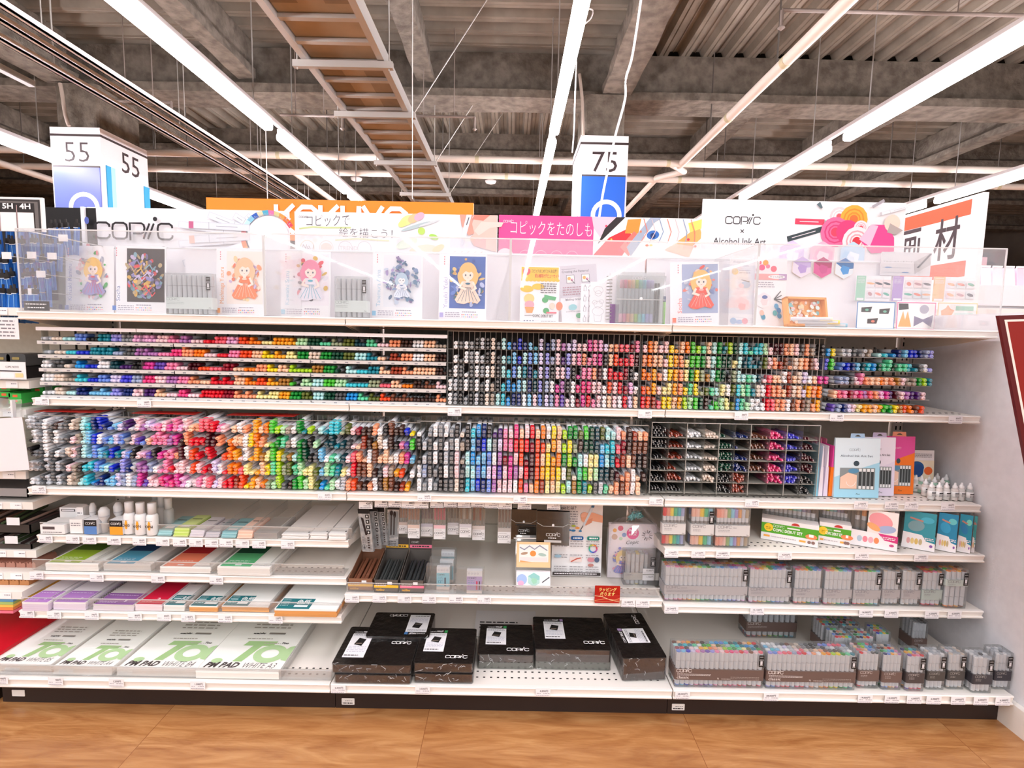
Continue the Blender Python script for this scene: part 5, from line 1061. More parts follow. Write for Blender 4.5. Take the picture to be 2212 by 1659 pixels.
for i, (a_, b_) in enumerate(((84, 222), (292, 425), (495, 640))):  # thin flat red strips just above the top tier
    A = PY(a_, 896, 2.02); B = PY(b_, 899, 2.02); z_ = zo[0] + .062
    solo(MB().box(A.x, B.x, 2.0, 2.06, z_, z_ + .0015, M('#b4241c', .4)), 'red_strip', 'flat red strip lying over the lower rack, ' + ('above the greys and blues', 'above the pinks', 'above the yellows and greens')[i], 'card')
# ---- lower shelf, square markers
SQ = ['W1 .0 g2 W3 g3 W3 g2 K3 E1 K3 A2 C3 n3 K3 V1 V2 P2 p2 h3 S2 p3 r3 S2 o3 W3 y3 S3 d2 F3 F3 J2 f3 j3 T3 J3 a3 a2 p3 s2 X3 D2 S2 s2',
 'K3 G2 k3 W2 k3 W2 g3 W3 e2 K3 c3 n3 B3 a3 g3 l3 P3 P3 r3 O3 r3 R2 O3 O2 i2 Y3 S3 d2 y3 x2 X3 j3 j3 T3 c2 A2 A3 H2 R3 X3 Z3 Z3 Z3',
 'K1 G2 k3 W3 K3 G3 k3 p3 e1 a3 C3 c2 c3 b3 W3 m3 R2 M2 p3 O3 R1 w3 O3 S3 y3 Y2 o3 F3 d3 F2 a3 W3 i3 i3 C3 a3 t3 r2 D3 S3 Z3 K3 X3',
 'W3 u3 k3 g2 K3 W3 k3 p3 k2 a3 a3 b3 c3 l3 13 v3 p3 M3 m3 p3 r3 w3 O3 Y3 y3 Y3 y3 W3 J3 E1 Q3 f3 i3 q3 T3 T3 K3 w2 s1 s2 W3 S1 X2',
 'W3 g2 W3 g2 K3 k3 k3 E3 K3 A3 c3 B3 n3 b3 m3 p3 p3 p3 W3 O3 P2 S2 o3 D3 i3 S3 i3 d2 a3 z3 F3 t3 d2 k3 G3 Q2 S2 s3 Z3 s3 W3 S3 .0']
YS = 1.972; xq = cols(905, 1393, 43, YS, 1000); zq = [PY(1150, y, YS).z - .0076 for y in (943.5, 973, 1002.5, 1032, 1061)]
zq = [max(z_, .7525) for z_ in zq]
gridrack('square', SQ, xq, zq, YS, .0153, 'square-cap rack', .052)
wordrack(xq, zq, YS, .0155, 'rack', 'lower clear grid rack full of square-capped markers', back=False, depth=.14, topx=.012)
# ---- lower shelf, fine liners heaped in clear bins
YF = 2.0; CX = [(1404, 1438, 'K'), (1440, 1475, 'D'), (1479, 1515, 'W'), (1516, 1548, 'E'), (1547, 1580, 'j'), (1580, 1612, 'n'), (1614, 1653, 'Z'), (1655, 1690, 'h'), (1690, 1724, 'I'), (1724, 1757, 'w')]
CN = [[18, 14, 4, 5, 10, 8], [6, 5, 6, 3, 12, 8], [10, 6, 6, 5, 8, 0], [9, 5, 5, 9, 12, 0], [3, 9, 14, 14, 14, 12], [6, 2, 5, 12, 16, 16], [6, 10, 7, 9, 0, 0], [12, 12, 9, 12, 16, 0], [8, 7, 6, 12, 14, 0], [3, 9, 12, 14, 12, 12]]
zf = [PY(1580, y, YF).z - .005 for y in (944, 967, 991, 1015, 1039, 1062)]; zf[-1] = max(zf[-1], .7525)
CNM = ['first black', 'rust orange', 'white', 'pale pink-grey', 'green-black', 'navy', 'brown', 'pink', 'violet-blue', 'wine red']
for c, (p0, p1, key) in enumerate(CX):
    xa = PY(p0, 1000, YF).x + .005; xb = PY(p1, 1000, YF).x - .005
    for ti in range(6):
        kk = key
        if c in (4, 9) and ti >= 4 or c == 1 and ti == 5: kk = 'K'
        if c == 5 and ti >= 4: kk = 'D'
        per = 5; rr = random.Random(c * 31 + ti); step = (xb - xa) / (per - 1); n = CN[c][ti]; lay = 0; i = 0
        n = min(n, 18)
        while i < n:
            m_ = per - (lay % 2)
            for k in range(min(m_, n - i)):
                lab = '%s fine liner, %s in layer %s, %s bin row, %s column' % (PAL[kk][1], ones[k + 1], ('one', 'two', 'three', 'four', 'five')[lay], ones[ti + 1], CNM[c])
                put_marker('pen', xa + step * (k + (lay % 2) * .5) + rr.uniform(-.0006, .0006), YF + rr.uniform(-.012, .016), zf[ti] + lay * .0088, kk, lab, 0); i += 1
            lay += 1
b = MB(); x0 = PY(1402, 1000, YF).x; x1 = PY(1760, 1000, YF).x; zt = zf[0] + .06
for px in (1402, 1439, 1477, 1515, 1546, 1580, 1613, 1654, 1690, 1724, 1760): x = PY(px, 1000, YF).x; b.box(x - .0008, x + .0008, YF - .02, YF + .17, zf[-1] - .001, zt, RACKC)
t = thing('pen_bin', 'clear divided bin of heaped fine liners on the lower shelf', 'bin', ((x0 + x1) / 2, YF, zf[-1] - .001)); put(b, 'divider', t)
b = MB()
for z_ in zf: b.box(x0, x1, YF - .01, YF + .17, z_ - .0015, z_ - .0002, M('#a19d95', .5))
put(b, 'tier', t)
b = MB()
for px in (1402, 1477, 1546, 1613, 1690, 1760): x = PY(px, 1000, YF).x; b.box(x - .001, x + .001, YF - .022, YF - .019, zf[-1] - .001, zt, M('#a8a6a0'))
b.box(x0, x1, YF - .021, YF - .019, zt - .002, zt, ACRE); put(b, 'polished_edge', t)
flush('dome', 'domed markers in the long five-tier rack', 'remaining domed markers towards the ends of the five-tier rack')
flush('ring', 'round markers in the upper grid racks', 'remaining round markers towards the ends of the grid racks')
flush('oval', 'oval markers in the lower rack', 'remaining oval markers towards the grey end of the lower rack')
flush('square', 'square markers in the lower rack', 'remaining square markers towards the brown end of their rack')
flush('pen', 'fine liners in the clear bin', 'remaining fine liners towards the wine red end of the bin')
# ------------------------------------------------------------------ sealed marker sets
def vmarker(h, r, cap='obj', body='#dcdce2'):
    "upright marker: coloured cap end on top, colour foot"
    mb = MB(); mm = TM['obj']
    def sq(a, z): return [(r * a * x, r * a * y, z) for x, y in ((1, .4), (.4, 1), (-.4, 1), (-1, .4), (-1, -.4), (-.4, -1), (.4, -1), (1, -.4))]
    def seg(z0, z1, a, m):
        vs = sq(a, z0) + sq(a, z1); mb.add(vs, [(k, (k + 1) % 8, 8 + (k + 1) % 8, 8 + k) for k in range(8)] + [tuple(range(7, -1, -1)), tuple(range(8, 16))], m)
    return mb, seg, mm
VM = {}
def vmesh(h, r, style):
    k = (round(h, 3), round(r, 4), style)
    if k in VM: return VM[k]
    mb, seg, mm = vmarker(h, r); b = M('#dedee4', .35); g = M('#8c8888', .5)
    if style == 'ciao':
        seg(0, h * .24, 1, mm['cap']); seg(h * .24, h * .78, .9, g); seg(h * .66, h * .782, .93, b); seg(h * .78, h, 1, mm['cap'])
    else:
        seg(0, h * .03, .9, mm['cap']); seg(h * .03, h * .27, .96, b); seg(h * .27, h * .28, .8, g); seg(h * .28, h * .72, .96, b); seg(h * .72, h * .73, .8, g); seg(h * .73, h * .975, 1, b); seg(h * .975, h, .9, mm['cap'])
    me = bpy.data.meshes.new('marker'); me.from_pydata(mb.v, [], mb.f)
    for m in mb.m: me.materials.append(m)
    me.polygons.foreach_set('material_index', mb.mi); me.update(); VM[k] = me
    return me
def sticker_art(a, u, v, w_, h):
    a.rect(u, v, u + w_, v + h, '#1c1818'); a.logo(u + w_ * .14, v + h * .82, w_ * .7, '#f4f2f4', .06); a.rect(u + w_ * .2, v + h * .12, u + w_ * .8, v + h * .16, '#f4f2f4'); a.rect(u + w_ * .27, v + h * .2, u + w_ * .73, v + h * .50, '#d8d6da'); a.scrib(u + w_ * .12, v + h * .62, u + w_ * .9, 2, h * .08, '#d8d6da', .4)
def setbox(x0, x1, zb, Y, h, n, rows, caps, label, style='sketch', band=('#aaa6a8', .20, .44), logo='#8c888c', word='sketch', sticker=True, yaw=0.0, group=None, depth=None, art=None, side=None, tone='#e9ecee', xw=None):
    "x0,x1: photo columns of the front face at plane Y (or world metres when xw)"
    if xw: X0, X1 = xw
    else: X0 = PY(x0, 714, Y).x; X1 = PY(x1, 714, Y).x
    # columns are measured on the front face: correct for height below the eye line
        
    W = X1 - X0; d = depth or (rows * .0175 + .006)
    t = thing('marker_set', label, 'marker set', ((X0 + X1) / 2, Y + d / 2, zb + .0004), (0, 0, math.radians(yaw)), group)
    p = (W - .008) / n; r = min(p * .49, .0085)
    for j in range(rows):
        for i in range(n):
            c = caps[(i + j * n) % len(caps)] if len(caps) > n else caps[i % len(caps)]
            o = bpy.data.objects.new('marker', vmesh(h * .93, r, style)); COL.objects.link(o); o.parent = t
            o.location = (-W / 2 + .004 + p * (i + .5), -d / 2 + .003 + (j + .5) * (d - .006) / rows, .004); o.color = rgb(PAL[c][0]) if len(c) == 1 else rgb(c)
    b = MB(); b.rbox(-W / 2, W / 2, -d / 2, d / 2, 0, h, .006, SETC); b.build('case', t)
    if band:
        b = MB(); b.rbox(-W / 2 - .0006, W / 2 + .0006, -d / 2 - .0006, d / 2 + .0006, h * band[1], h * band[2], .006, M(band[0], .4)); b.build('band', t)
    b = MB(); a = Art(b, (-W / 2, -d / 2 - .0008, 0), (1, 0, 0), (0, 0, 1))
    if band:
        lw = min(.052, W * .55); a.logo(.006, h * (band[2] - .075), lw, logo, .055); a.text(word, .006 + lw * 1.08, h * (band[2] - .07), h * .035, logo, bold=.01, wide=1.3) if W > .12 else None
        a.text('.Too', W - .016, h * (band[1] + .02), h * .025, '#4c484c', bold=.02, shear=.3); a.scrib(.008, h * (band[2] - .13), W * .4, 2, h * .035, logo, .3)
    if sticker: sticker_art(a, W - .022, h * .60, .017, h * .32)
    if art: art(a, W, h)
    b.build('print', t)
    return t
SETC = clear('set_case', haze=.10, gloss=.05, tint='#eef0f0')
def topx(px, y, z): return PZ(px, y, z).x
def row_sets(L, zb, h, Y, group):
    for (x0, x1, ybase, n, rows, caps, label, kw) in L:
        Yf = PZ((x0 + x1) / 2, ybase, zb).y; X0 = PZ(x0, ybase, zb).x; X1 = PZ(x1, ybase, zb).x
        setbox(0, 0, zb, Yf, kw.pop('h', h), n, rows, caps, label, xw=(X0, X1 - .001), group=group, **kw)
PAST = 'lPHsSSiidaQAcubLlm1pSseEGGgW'
z4 = .3615
row_sets([
 (1435, 1613, 1300, 18, 4, '1pPHsYidQFtcCubLl1sSpZeEzGgkWGEemMPHsSyfdQAtc', 'widest clear set of grey-banded markers at the front corner of its shelf, colourful tops', {}),
 (1617, 1708, 1304, 9, 4, '1HYiFCLlkPsSyfAbmGgWEeSsPHrYdQ', 'grey-banded marker set nine markers wide, with black sticker, beside the widest one', {}),
 (1714, 1774, 1306, 6, 3, 'HsYFCL1PSfAbgGEeWp', 'grey-banded marker set six wide without sticker, after the nine-wide one', {'sticker': False}),
 (1779, 1839, 1308, 6, 3, 'PsiQcLHSyFtbgGEeWp', 'second six-wide grey-banded set without sticker, bluish tops', {'sticker': False}),
 (1842, 1901, 1309, 6, 3, 'HsYfQcWGgkEePp1lSi', 'six-wide grey-banded set with a black sticker at its edge', {}),
 (1904, 1943, 1308, 4, 3, 'EGgeWGEk', 'narrow pale set with beige and grey tops and black sticker', {}),
 (1946, 1987, 1309, 4, 3, 'WEGgSpWk', 'narrow set of mostly white and peach tops, between the grey ones', {}),
 (1990, 2034, 1310, 4, 3, 'HrPsoYdF', 'narrow set with coral red and green tops and black sticker', {'band': ('#a8b4b0', .18, .46)}),
 (2039, 2087, 1314, 4, 3, 'osYZfeoS', 'last narrow set on its shelf, orange tops and label near the lid', {'h': .150, 'band': ('#b4beba', .58, .74), 'sticker': True}),
], z4, .140, 1.9, None)
z3 = .570; ZEST = ('#d4d2d2', .30, .57)
CI = ['#e02030', '#f49c84', '#fadc50', '#3cc08c', '#30b4c0', '#a8acd8']
row_sets([
 (1429, 1480, 1179, 6, 1, CI, 'six-marker set with strong red, yellow, green and turquoise caps, at the shelf corner', {'style': 'ciao', 'band': ZEST, 'word': 'ciao', 'sticker': False, 'depth': .03}),
 (1491, 1541, 1181, 5, 2, ['#f8bca8', '#f8c8b8', '#f8d040', '#48c48c', '#8ccce8', '#98a4d8'], 'five-wide marker set with salmon and green caps and black sticker', {'style': 'ciao', 'band': ZEST, 'word': 'ciao', 'depth': .06}),
 (1545, 1618, 1183, 9, 2, ['#f8a088', '#f8b4a4', '#f8ccc0', '#98b878', '#94d4f0', '#b0a0d8', '#e8a468', '#d0d0dc', '#b8a48c'], 'nine-wide marker set with pastel caps beside the debut boxes', {'style': 'ciao', 'band': ZEST, 'word': 'ciao', 'sticker': False, 'depth': .045}),
], z3, .150, 1.9, 'clear marker sets on the upper short shelf')
BR = ('#6c5852', .20, .49)
def cl_art(a, W, h):
    a.text('classic', .006, h * .245, h * .075, '#efe8e6', bold=.01, wide=1.25)
    if W > .2: a.text('72', W * .47, h * .24, h * .04, '#efe8e6', bold=.01); a.scrib(W * .52, h * .245, W * .62, 1, h * .03, '#efe8e6'); a.scrib(W * .62, h * .30, W * .94, 3, h * .04, '#a89a94', .35)
zb0 = .130
row_sets([
 (1457, 1648, 1485, 18, 4, 'bcBlPmvLPpHhPrPZpHRrwpWYyosSdfFQiJtFatAtQWFfSJxGQAtCcTZSsYDzXgcCbAktZSYrpsWEze', 'wide brown-banded set of 72 square markers next to the black wallets', {'band': BR, 'logo': '#f4eeec', 'word': '', 'art': cl_art}),
 (1655, 1846, 1489, 18, 4, 'LbPHHuhrlsWYodyFQtWAcWWGpHEeSsZkXkGWcGWWlGEegkKgkGWgGGWWWgkZeEgkKk', 'second wide brown-banded set, paler tops, right beside the first wide set', {'band': BR, 'logo': '#f4eeec', 'word': '', 'art': cl_art}),
 (1852, 1898, 1487, 5, 4, 'rpGkTHsSbuSedcCpZfQH', 'brown-banded five-wide set with red edge tops and no sticker', {'band': BR, 'logo': '#c8bcb8', 'word': '', 'sticker': False}),
 (1904, 1947, 1490, 5, 4, 'nbYSmFQcCPZXsrSGeETu', 'brown-banded five-wide set with purple, blue and yellow tops', {'band': BR, 'logo': '#c8bcb8', 'word': '', 'sticker': False}),
 (1956, 1996, 1493, 4, 3, 'vHPrYymsnFAt', 'dark-banded set with red and yellow tops and black sticker', {'band': ('#4c4444', .22, .50), 'logo': '#bab2b0'}),
 (2001, 2040, 1490, 4, 3, 'WGGWEGWG', 'dark-banded set of all pale tops after the red-topped one', {'band': ('#4a4644', .25, .50), 'logo': '#a8a4a0'}),
 (2045, 2083, 1489, 4, 3, 'EGGEpWGE', 'dark-banded set with beige tops, in front of the loose clear box', {'band': ('#464444', .25, .50), 'logo': '#a8a4a0'}),
 (2099, 2142, 1497, 4, 3, 'WWGGWGkW', 'foremost dark-banded set near the shelf end, white tops', {'band': ('#3c3a40', .24, .50), 'logo': '#a8a4a0'}),
 (2146, 2183, 1489, 4, 3, 'WGWGGWgG', 'last dark-banded set against the end panel', {'band': ('#34323a', .24, .50), 'logo': '#a8a4a0'}),
], zb0, .134, 1.8, None)
# sets standing deeper on the bottom shelf
for i, (x0, x1, Y, n, caps, lab) in enumerate(((.99, 1.20, 2.08, 9, 'rHsYdfQAcbuGgkZeSW', 'brown-banded set deep on the bottom shelf behind the second wide set'), (1.225, 1.295, 1.87, 5, 'rHYdAbnFZeWTsScbfQgG', 'five-wide set directly behind the red-edged set'), (1.225, 1.295, 1.955, 5, 'rcnkTYQAdbHsSeZWgGuf', 'five-wide set farther back in the red-edged column'), (1.305, 1.375, 1.87, 5, 'ZnYrpFQcTAeXsHSkgdbW', 'five-wide set behind the purple and yellow-topped set'), (1.305, 1.375, 1.955, 5, 'AkYnZrTpQcFeXsHSgdbW', 'five-wide set farther back in the purple and yellow column'), (1.40, 1.455, 1.90, 4, 'BAyFHrsQtYdb', 'four-wide set with blue and yellow tops standing alone behind'), (1.60, 1.66, 1.98, 4, 'WGgk', 'clear grey-topped set standing alone deep beside the end panel'))):
    setbox(0, 0, zb0, Y, .134, n, 4, caps, lab, xw=(x0, x1), band=BR, logo='#c8bcb8', word='', sticker=False)
# ------------------------------------------------------------------ slanted debut and theme boxes
def slantbox(xl, xr, yl, yr, zb, h, d, label, body, art, markers=None, name='gift_set', top='#8f8a84'):
    A = PZ(xl, yl, zb); B = PZ(xr, yr, zb); v = B - A; ang = math.atan2(v.y, v.x); W = v.length
    t = thing(name, label, 'marker set', tuple(A + Vector((0, 0, .0004))), (0, 0, ang))
    b = MB(); hh = body
    b.box(0, W, 0, d, 0, hh, M('#f4f0f2', .4)); b.build('base_carton', t)
    if markers:
        n = len(markers); p = (W - .02) / n
        for i, c in enumerate(markers):
            o = bpy.data.objects.new('marker', vmesh(h * .95, min(p * .48, .008), 'ciao')); COL.objects.link(o); o.parent = t; o.location = (.01 + p * (i + .5), d + .010, .003); o.color = rgb(c)
    b = MB(); b.box(0, W, d + .0005, d + .022, 0, h, SETC); b.build('case', t)
    b = MB(); a = Art(b, (0, -.0002, 0), (1, 0, 0), (0, 0, 1)); art(a, W, h); b.build('print', t)
    return t
def art_debut(a, W, h):
    H = h * .62
    a.rect(0, H * .32, W, H * .74, '#58a82c'); a.ell(W * .13, H * .55, .016, .016, '#f8d030'); a.scrib(W * .08, H * .54, W * .18, 2, .006, '#a07818', .4)
    a.logo(W * .21, H * .60, W * .2, '#f4f8f0', .05); a.rect(W * .46, H * .60, W * .68, H * .66, '#f0f4ec'); a.text('COPIC DEBUT SET', W * .21, H * .42, H * .12, '#fbfdf8', bold=.025, fit=W * .52)
    a.rect(W * .05, H * .14, W * .16, H * .22, '#f4ac50'); a.scrib(W * .18, H * .16, W * .62, 1, H * .06, '#c4b8bc', .6); a.rect(W * .68, H * .14, W * .79, H * .22, '#f4ac50')
    for x in (.85, .92): a.ell(W * x, H * .18, .006, .006, '#8c6c64')
    a.ell(W * .88, H * .42, .02, .010, '#f08c58'); a.rect(W * .84, H * .40, W * .92, H * .52, '#f4f4f4'); a.ell(W * .6, H * .78, .014, .010, '#c83c34', a0=0, a1=180)
DC = ['#c8a48c', '#dcb4a8', '#e8c0b8', '#d09060', '#e4cc98', '#b4c430', '#80d0c0', '#94ccdc', '#a09cc0', '#8c8498', '#5c5450']
slantbox(1643, 1766, 1163, 1184, z3, .150, .055, 'white and green debut box standing at a slant beside the pastel-capped set', .085, art_debut, DC)
slantbox(1767, 1836, 1172, 1184, z3, .150, .055, 'second green debut box, mostly hidden by the first and the pink theme set', .085, art_debut, DC[4:])
def art_theme(c1, c2, c3, kind):
    def f(a, W, h):
        if kind:
            a.poly([(W * .35, h * .36), (W * .35, h * .98), (W * .98, h * .98), (W * .98, h * .3)], c1); a.ell(W * .62, h * .72, W * .26, h * .2, c2, -25); a.ell(W * .75, h * .52, W * .2, h * .10, c3, 10); a.ell(W * .48, h * .55, W * .16, h * .08, '#f4b078', -30)
        else:
            a.rect(W * .03, h * .30, W * .98, h * .97, c1); a.ell(W * .4, h * .6, W * .25, h * .14, c2, 15); a.ell(W * .72, h * .78, W * .2, h * .08, c3, 0); a.line([(W * .2, h * .8), (W * .6, h * .74)], .006, '#c08478')
        a.poly([(0, 0), (W, 0), (W, h * .36), (W * .02, h * .42)], '#f6f2f5'); a.poly([(W * .58, h * .40), (W, h * .38), (W, h * .20), (W * .72, h * .24)], c1 if not kind else '#d83c84')
        for i, c in enumerate(('#b8ccdc', '#f08c9c', '#f4b0bc', '#f09060') if kind else ('#e8b0b0', '#e8cc88', '#e0c070', '#c8b890')): a.ell(W * (.2 + .12 * i), h * .20, W * .055, h * .08, c)
        a.ell(W * .88, h * .13, W * .05, h * .035, '#cc4c88' if kind else '#8c5cae'); a.scrib(W * .62, h * .31, W * .95, 2, h * .04, '#f8f0f4', .5)
    return f
slantbox(1835, 1937, 1175, 1192, z3, .150, .012, 'theme marker set with pink and orange swirl picture, after the debut boxes', .002, art_theme('#f4ecea', '#f0a0a8', '#a8b8dc', 1), ['#8c7c70', '#f0a468', '#d8d8d0', '#3c88b8', '#e8b090', '#e8c4b0'])
slantbox(1946, 2018, 1180, 1193, z3, .150, .03, 'turquoise theme set with purple corner, first of the turquoise ones', .002, art_theme('#3c98a8', '#7ca0a8', '#4cb0c8', 0))
slantbox(2020, 2064, 1186, 1195, z3, .150, .03, 'turquoise theme set with brighter blue picture, between two turquoise sets', .002, art_theme('#2c8cb4', '#38a0cc', '#6cc8cc', 0))  # bluer print than its neighbours
slantbox(2066, 2095, 1190, 1196, z3, .150, .03, 'narrow-looking turquoise theme set overlapped near the shelf end', .002, art_theme('#2c94b0', '#2c84b8', '#7cd8c8', 0))
slantbox(2097, 2104, 1193, 1194, z3, .146, .03, 'last turquoise theme set seen as a thin strip at the shelf end', .002, art_theme('#48a4a8', '#40a0a0', '#58b0b0', 0))
# ------------------------------------------------------------------ ink art kits, bottles
z2 = .750
def art_kit(top, bot, dark, txt):
    def f(a, W, H):
        a.rect(0, 0, W, H, top); a.poly([(0, 0), (W, 0), (W, H * .62), (W * .6, H * .5), (0, H * .34)], bot); a.poly([(0, H * .45), (W * .5, H * .62), (W, H * .72), (W, H * .6), (W * .4, H * .45)], top if txt else bot)
        a.logo(W * .32, H * .785, W * .24, dark, .04)
        if txt: a.text('Alcohol Ink Art Set', W * .12, H * .685, H * .035, dark, bold=.01, fit=W * .72)
        a.ell(W * .48, H * .575, W * .065, H * .045, '#3c4c58'); a.rect(W * .12, H * .14, W * .9, H * .5, '#8e9698')
        a.poly([(W * .13, H * .15), (W * .5, H * .15), (W * .5, H * .38), (W * .3, H * .42), (W * .13, H * .34)], '#f4cfb8'); a.ell(W * .42, H * .45, W * .12, H * .04, '#5c94b8')
        for i in range(4): a.rect(W * (.54 + i * .088), H * .16, W * (.60 + i * .088), H * .46, '#3c4244'); a.rect(W * (.54 + i * .088), H * .15, W * (.60 + i * .088), H * .2, '#f0f2f4'); a.rect(W * (.54 + i * .088), H * .44, W * (.60 + i * .088), H * .49, '#f0f2f4')
        a.ring(W * .36, H * .27, W * .1, .0015, '#ffffff', 180, 360); a.text('.Too', W * .46, H * .05, H * .03, '#2c3038', shear=.3)
    return f
def kit(x0, x1, yt, yb, label, art, side, zf=z2, tab='#c4b8d4'):
    Y = PZ((x0 + x1) / 2, yb, zf).y; A = PY(x0, yb, Y); B = PY(x1, yb, Y); W = B.x - A.x; H = PY((x0 + x1) / 2, yt, Y).z - zf
    t = thing('ink_kit', label, 'craft kit', ((A.x + B.x) / 2, Y, zf + .0004), (math.radians(-4), 0, 0))
    b = MB(); b.slab([(-W / 2, 0, 0), (-W / 2, .035, 0), (-W / 2, .006, H), (-W / 2, 0, H)], (W, 0, 0), M(side, .4)); b.build('pouch', t)
    b = MB(); b.slab([(-.028, .002, H), (.028, .002, H), (.026, .002, H + .018), (-.026, .002, H + .018)], (0, .001, 0), M(tab, .4)); b.add([(-.012, .0012, H + .006), (.012, .0012, H + .006), (.004, .0012, H + .012), (-.004, .0012, H + .012)], [(0, 1, 2, 3)], M('#4a443e')); b.build('hang_tab', t)
    b = MB(); a = Art(b, (-W / 2, -.0002, 0), (1, 0, 0), (0, 0, 1)); art(a, W, H); b.build('print', t)
    return t
kit(1905, 1972, 944, 1067, 'magenta and orange ink art kit, hindmost of the three facing kits', art_kit('#e0529c', '#f47c28', '#fbeef4', False), '#f0a080', tab='#f0a080')
kit(1862, 1930, 946, 1071, 'pale lilac ink art kit between the blue and the magenta kits', art_kit('#eee6f4', '#e6dcf0', '#5c5460', True), '#e8e0ee')
kit(1800, 1897, 948, 1075, 'light blue ink art kit standing in front, window showing markers', art_kit('#dff0fa', '#a8dcf2', '#5c6c7c', True), '#cfe6f2', tab='#a8c8e8')
for i, (px, c, c2, lab) in enumerate(((1760, '#88cce4', '#88cce4', 'blue kit pouch turned edge-on, first of the edge-on row'), (1770, '#f0e8f4', '#f0e8f4', 'pale kit pouch turned edge-on behind the fine liner bin'), (1781, '#f0eaf4', '#e8dcf0', 'lilac kit pouch turned edge-on, middle of the row'), (1792, '#e0489c', '#f47c20', 'pink and orange kit pouch turned edge-on beside the blue kit'))):
    Y = PZ(px, 1072, z2).y; x = PZ(px, 1072, z2).x; b = MB(); H = .2
    t = thing('ink_kit', lab, 'craft kit', (x, Y, z2 + .0004))
    b = MB(); b.slab([(-.006, 0, 0), (.010, 0, 0), (.003, 0, H), (.001, 0, H)], (0, .15, 0), M(c, .4)); b.slab([(-.0065, -.0005, 0), (.0105, -.0005, 0), (.0075, -.0005, H * .58), (-.003, -.0005, H * .58)], (0, .151, 0), M(c2, .4)); b.build('pouch', t)
    b = MB(); b.box(.001, .003, .05, .10, H, H + .018, M('#d87898')); b.build('hang_tab', t)
b = MB(); q = PY(1995, 1020, 2.12); x0 = PY(1966, 990, 2.12).x; x1 = PY(2023, 990, 2.12).x; zt = PY(1990, 974, 2.12).z
t = thing('sample_card', 'small white card with blue and orange paint blots behind the little bottles', 'card', ((x0 + x1) / 2, 2.12, z2 + .0004), (math.radians(-5), 0, 0)); W = x1 - x0; H = zt - z2
MB().box(-W / 2, W / 2, 0, .002, 0, H, M('#f2f0f2')).build('sheet', t)
b = MB(); a = Art(b, (-W / 2, -.0002, 0), (1, 0, 0), (0, 0, 1)); a.rect(0, H * .2, W, H * .75, '#f4e8cc'); a.ell(W * .34, H * .58, W * .28, H * .15, '#1c5c9c'); a.ell(W * .4, H * .5, W * .2, H * .16, '#1a4c8c'); a.ell(W * .78, H * .5, W * .16, H * .1, '#f07030'); a.scrib(W * .08, H * .9, W * .9, 3, .006, '#8c8890', .4); b.build('print', t)
def lathe_bottle(name, x, Y, z, r, h, body, cap, label, cat, nozzle=True, band=None, group=None):
    t = thing(name, label, cat, (x, Y, z + .0004), group=group)
    MB().lathe([(r * .9, 0), (r, r * .15), (r, h * .58), (r * .85, h * .64), (r * .5, h * .67)], body, 14).build('flask', t)
    if nozzle: MB().lathe([(r * .62, h * .66), (r * .72, h * .67), (r * .66, h * .82), (r * .4, h * .84), (r * .30, h * .95), (r * .22, h)], cap, 12).build('cap', t)
    else: MB().lathe([(r * .74, h * .66), (r * .74, h * .99), (r * .66, h)], cap, 14).build('cap', t)
    if band: band(t)
    return t
BOT = [(1976, 1061), (1988, 1063), (1997, 1070), (1986, 1052), (2003, 1060), (2010, 1078), (2016, 1066), (2026, 1079), (2022, 1057), (2033, 1068), (2042, 1079), (2041, 1060), (2060, 1080), (2074, 1080), (2092, 1081)]
bw = ['behind the magenta kit', 'second beside the kit', 'third beside the kit', 'half hidden behind two others', 'in the middle of the cluster, back row', 'front row, nearest the kits', 'middle row, over the front one', 'front row with cream label, second', 'rear of the cluster, tallest looking', 'middle row towards the row end', 'front row, third', 'rear of the cluster, second', 'front row, fourth', 'with greenish flask near the tray end', 'at the very end of the tray']
for i, (px, py) in enumerate(BOT):
    q = PZ(px, py, z2)
    def bd(t, i=i):
        b = MB(); b.lathe([(.0128, .012), (.0128, .034)], M('#f0efee', .4), 14); a = Art(b, (-.0095, -.0131, .012), (1, 0, 0), (0, 0, 1)); a.rect(.002, .014, .017, .018, '#2c2a2c'); a.scrib(.002, .010, .017, 3, .0035, '#6c686c', .4); b.build('label_band', t)
    lathe_bottle('ink_bottle', q.x, q.y, z2, .0125, .068, M(['#d8d6d4', '#e4dcd8', '#b8bcbc', '#9cc4b0', '#c4c0bc'][(i * 3 + (i == 13) * 1) % 5], .25), M('#f8f8fa', .3), 'tiny white-capped ink bottle, ' + bw[i], 'bottle', band=bd, group='tiny ink bottles at the shelf end')
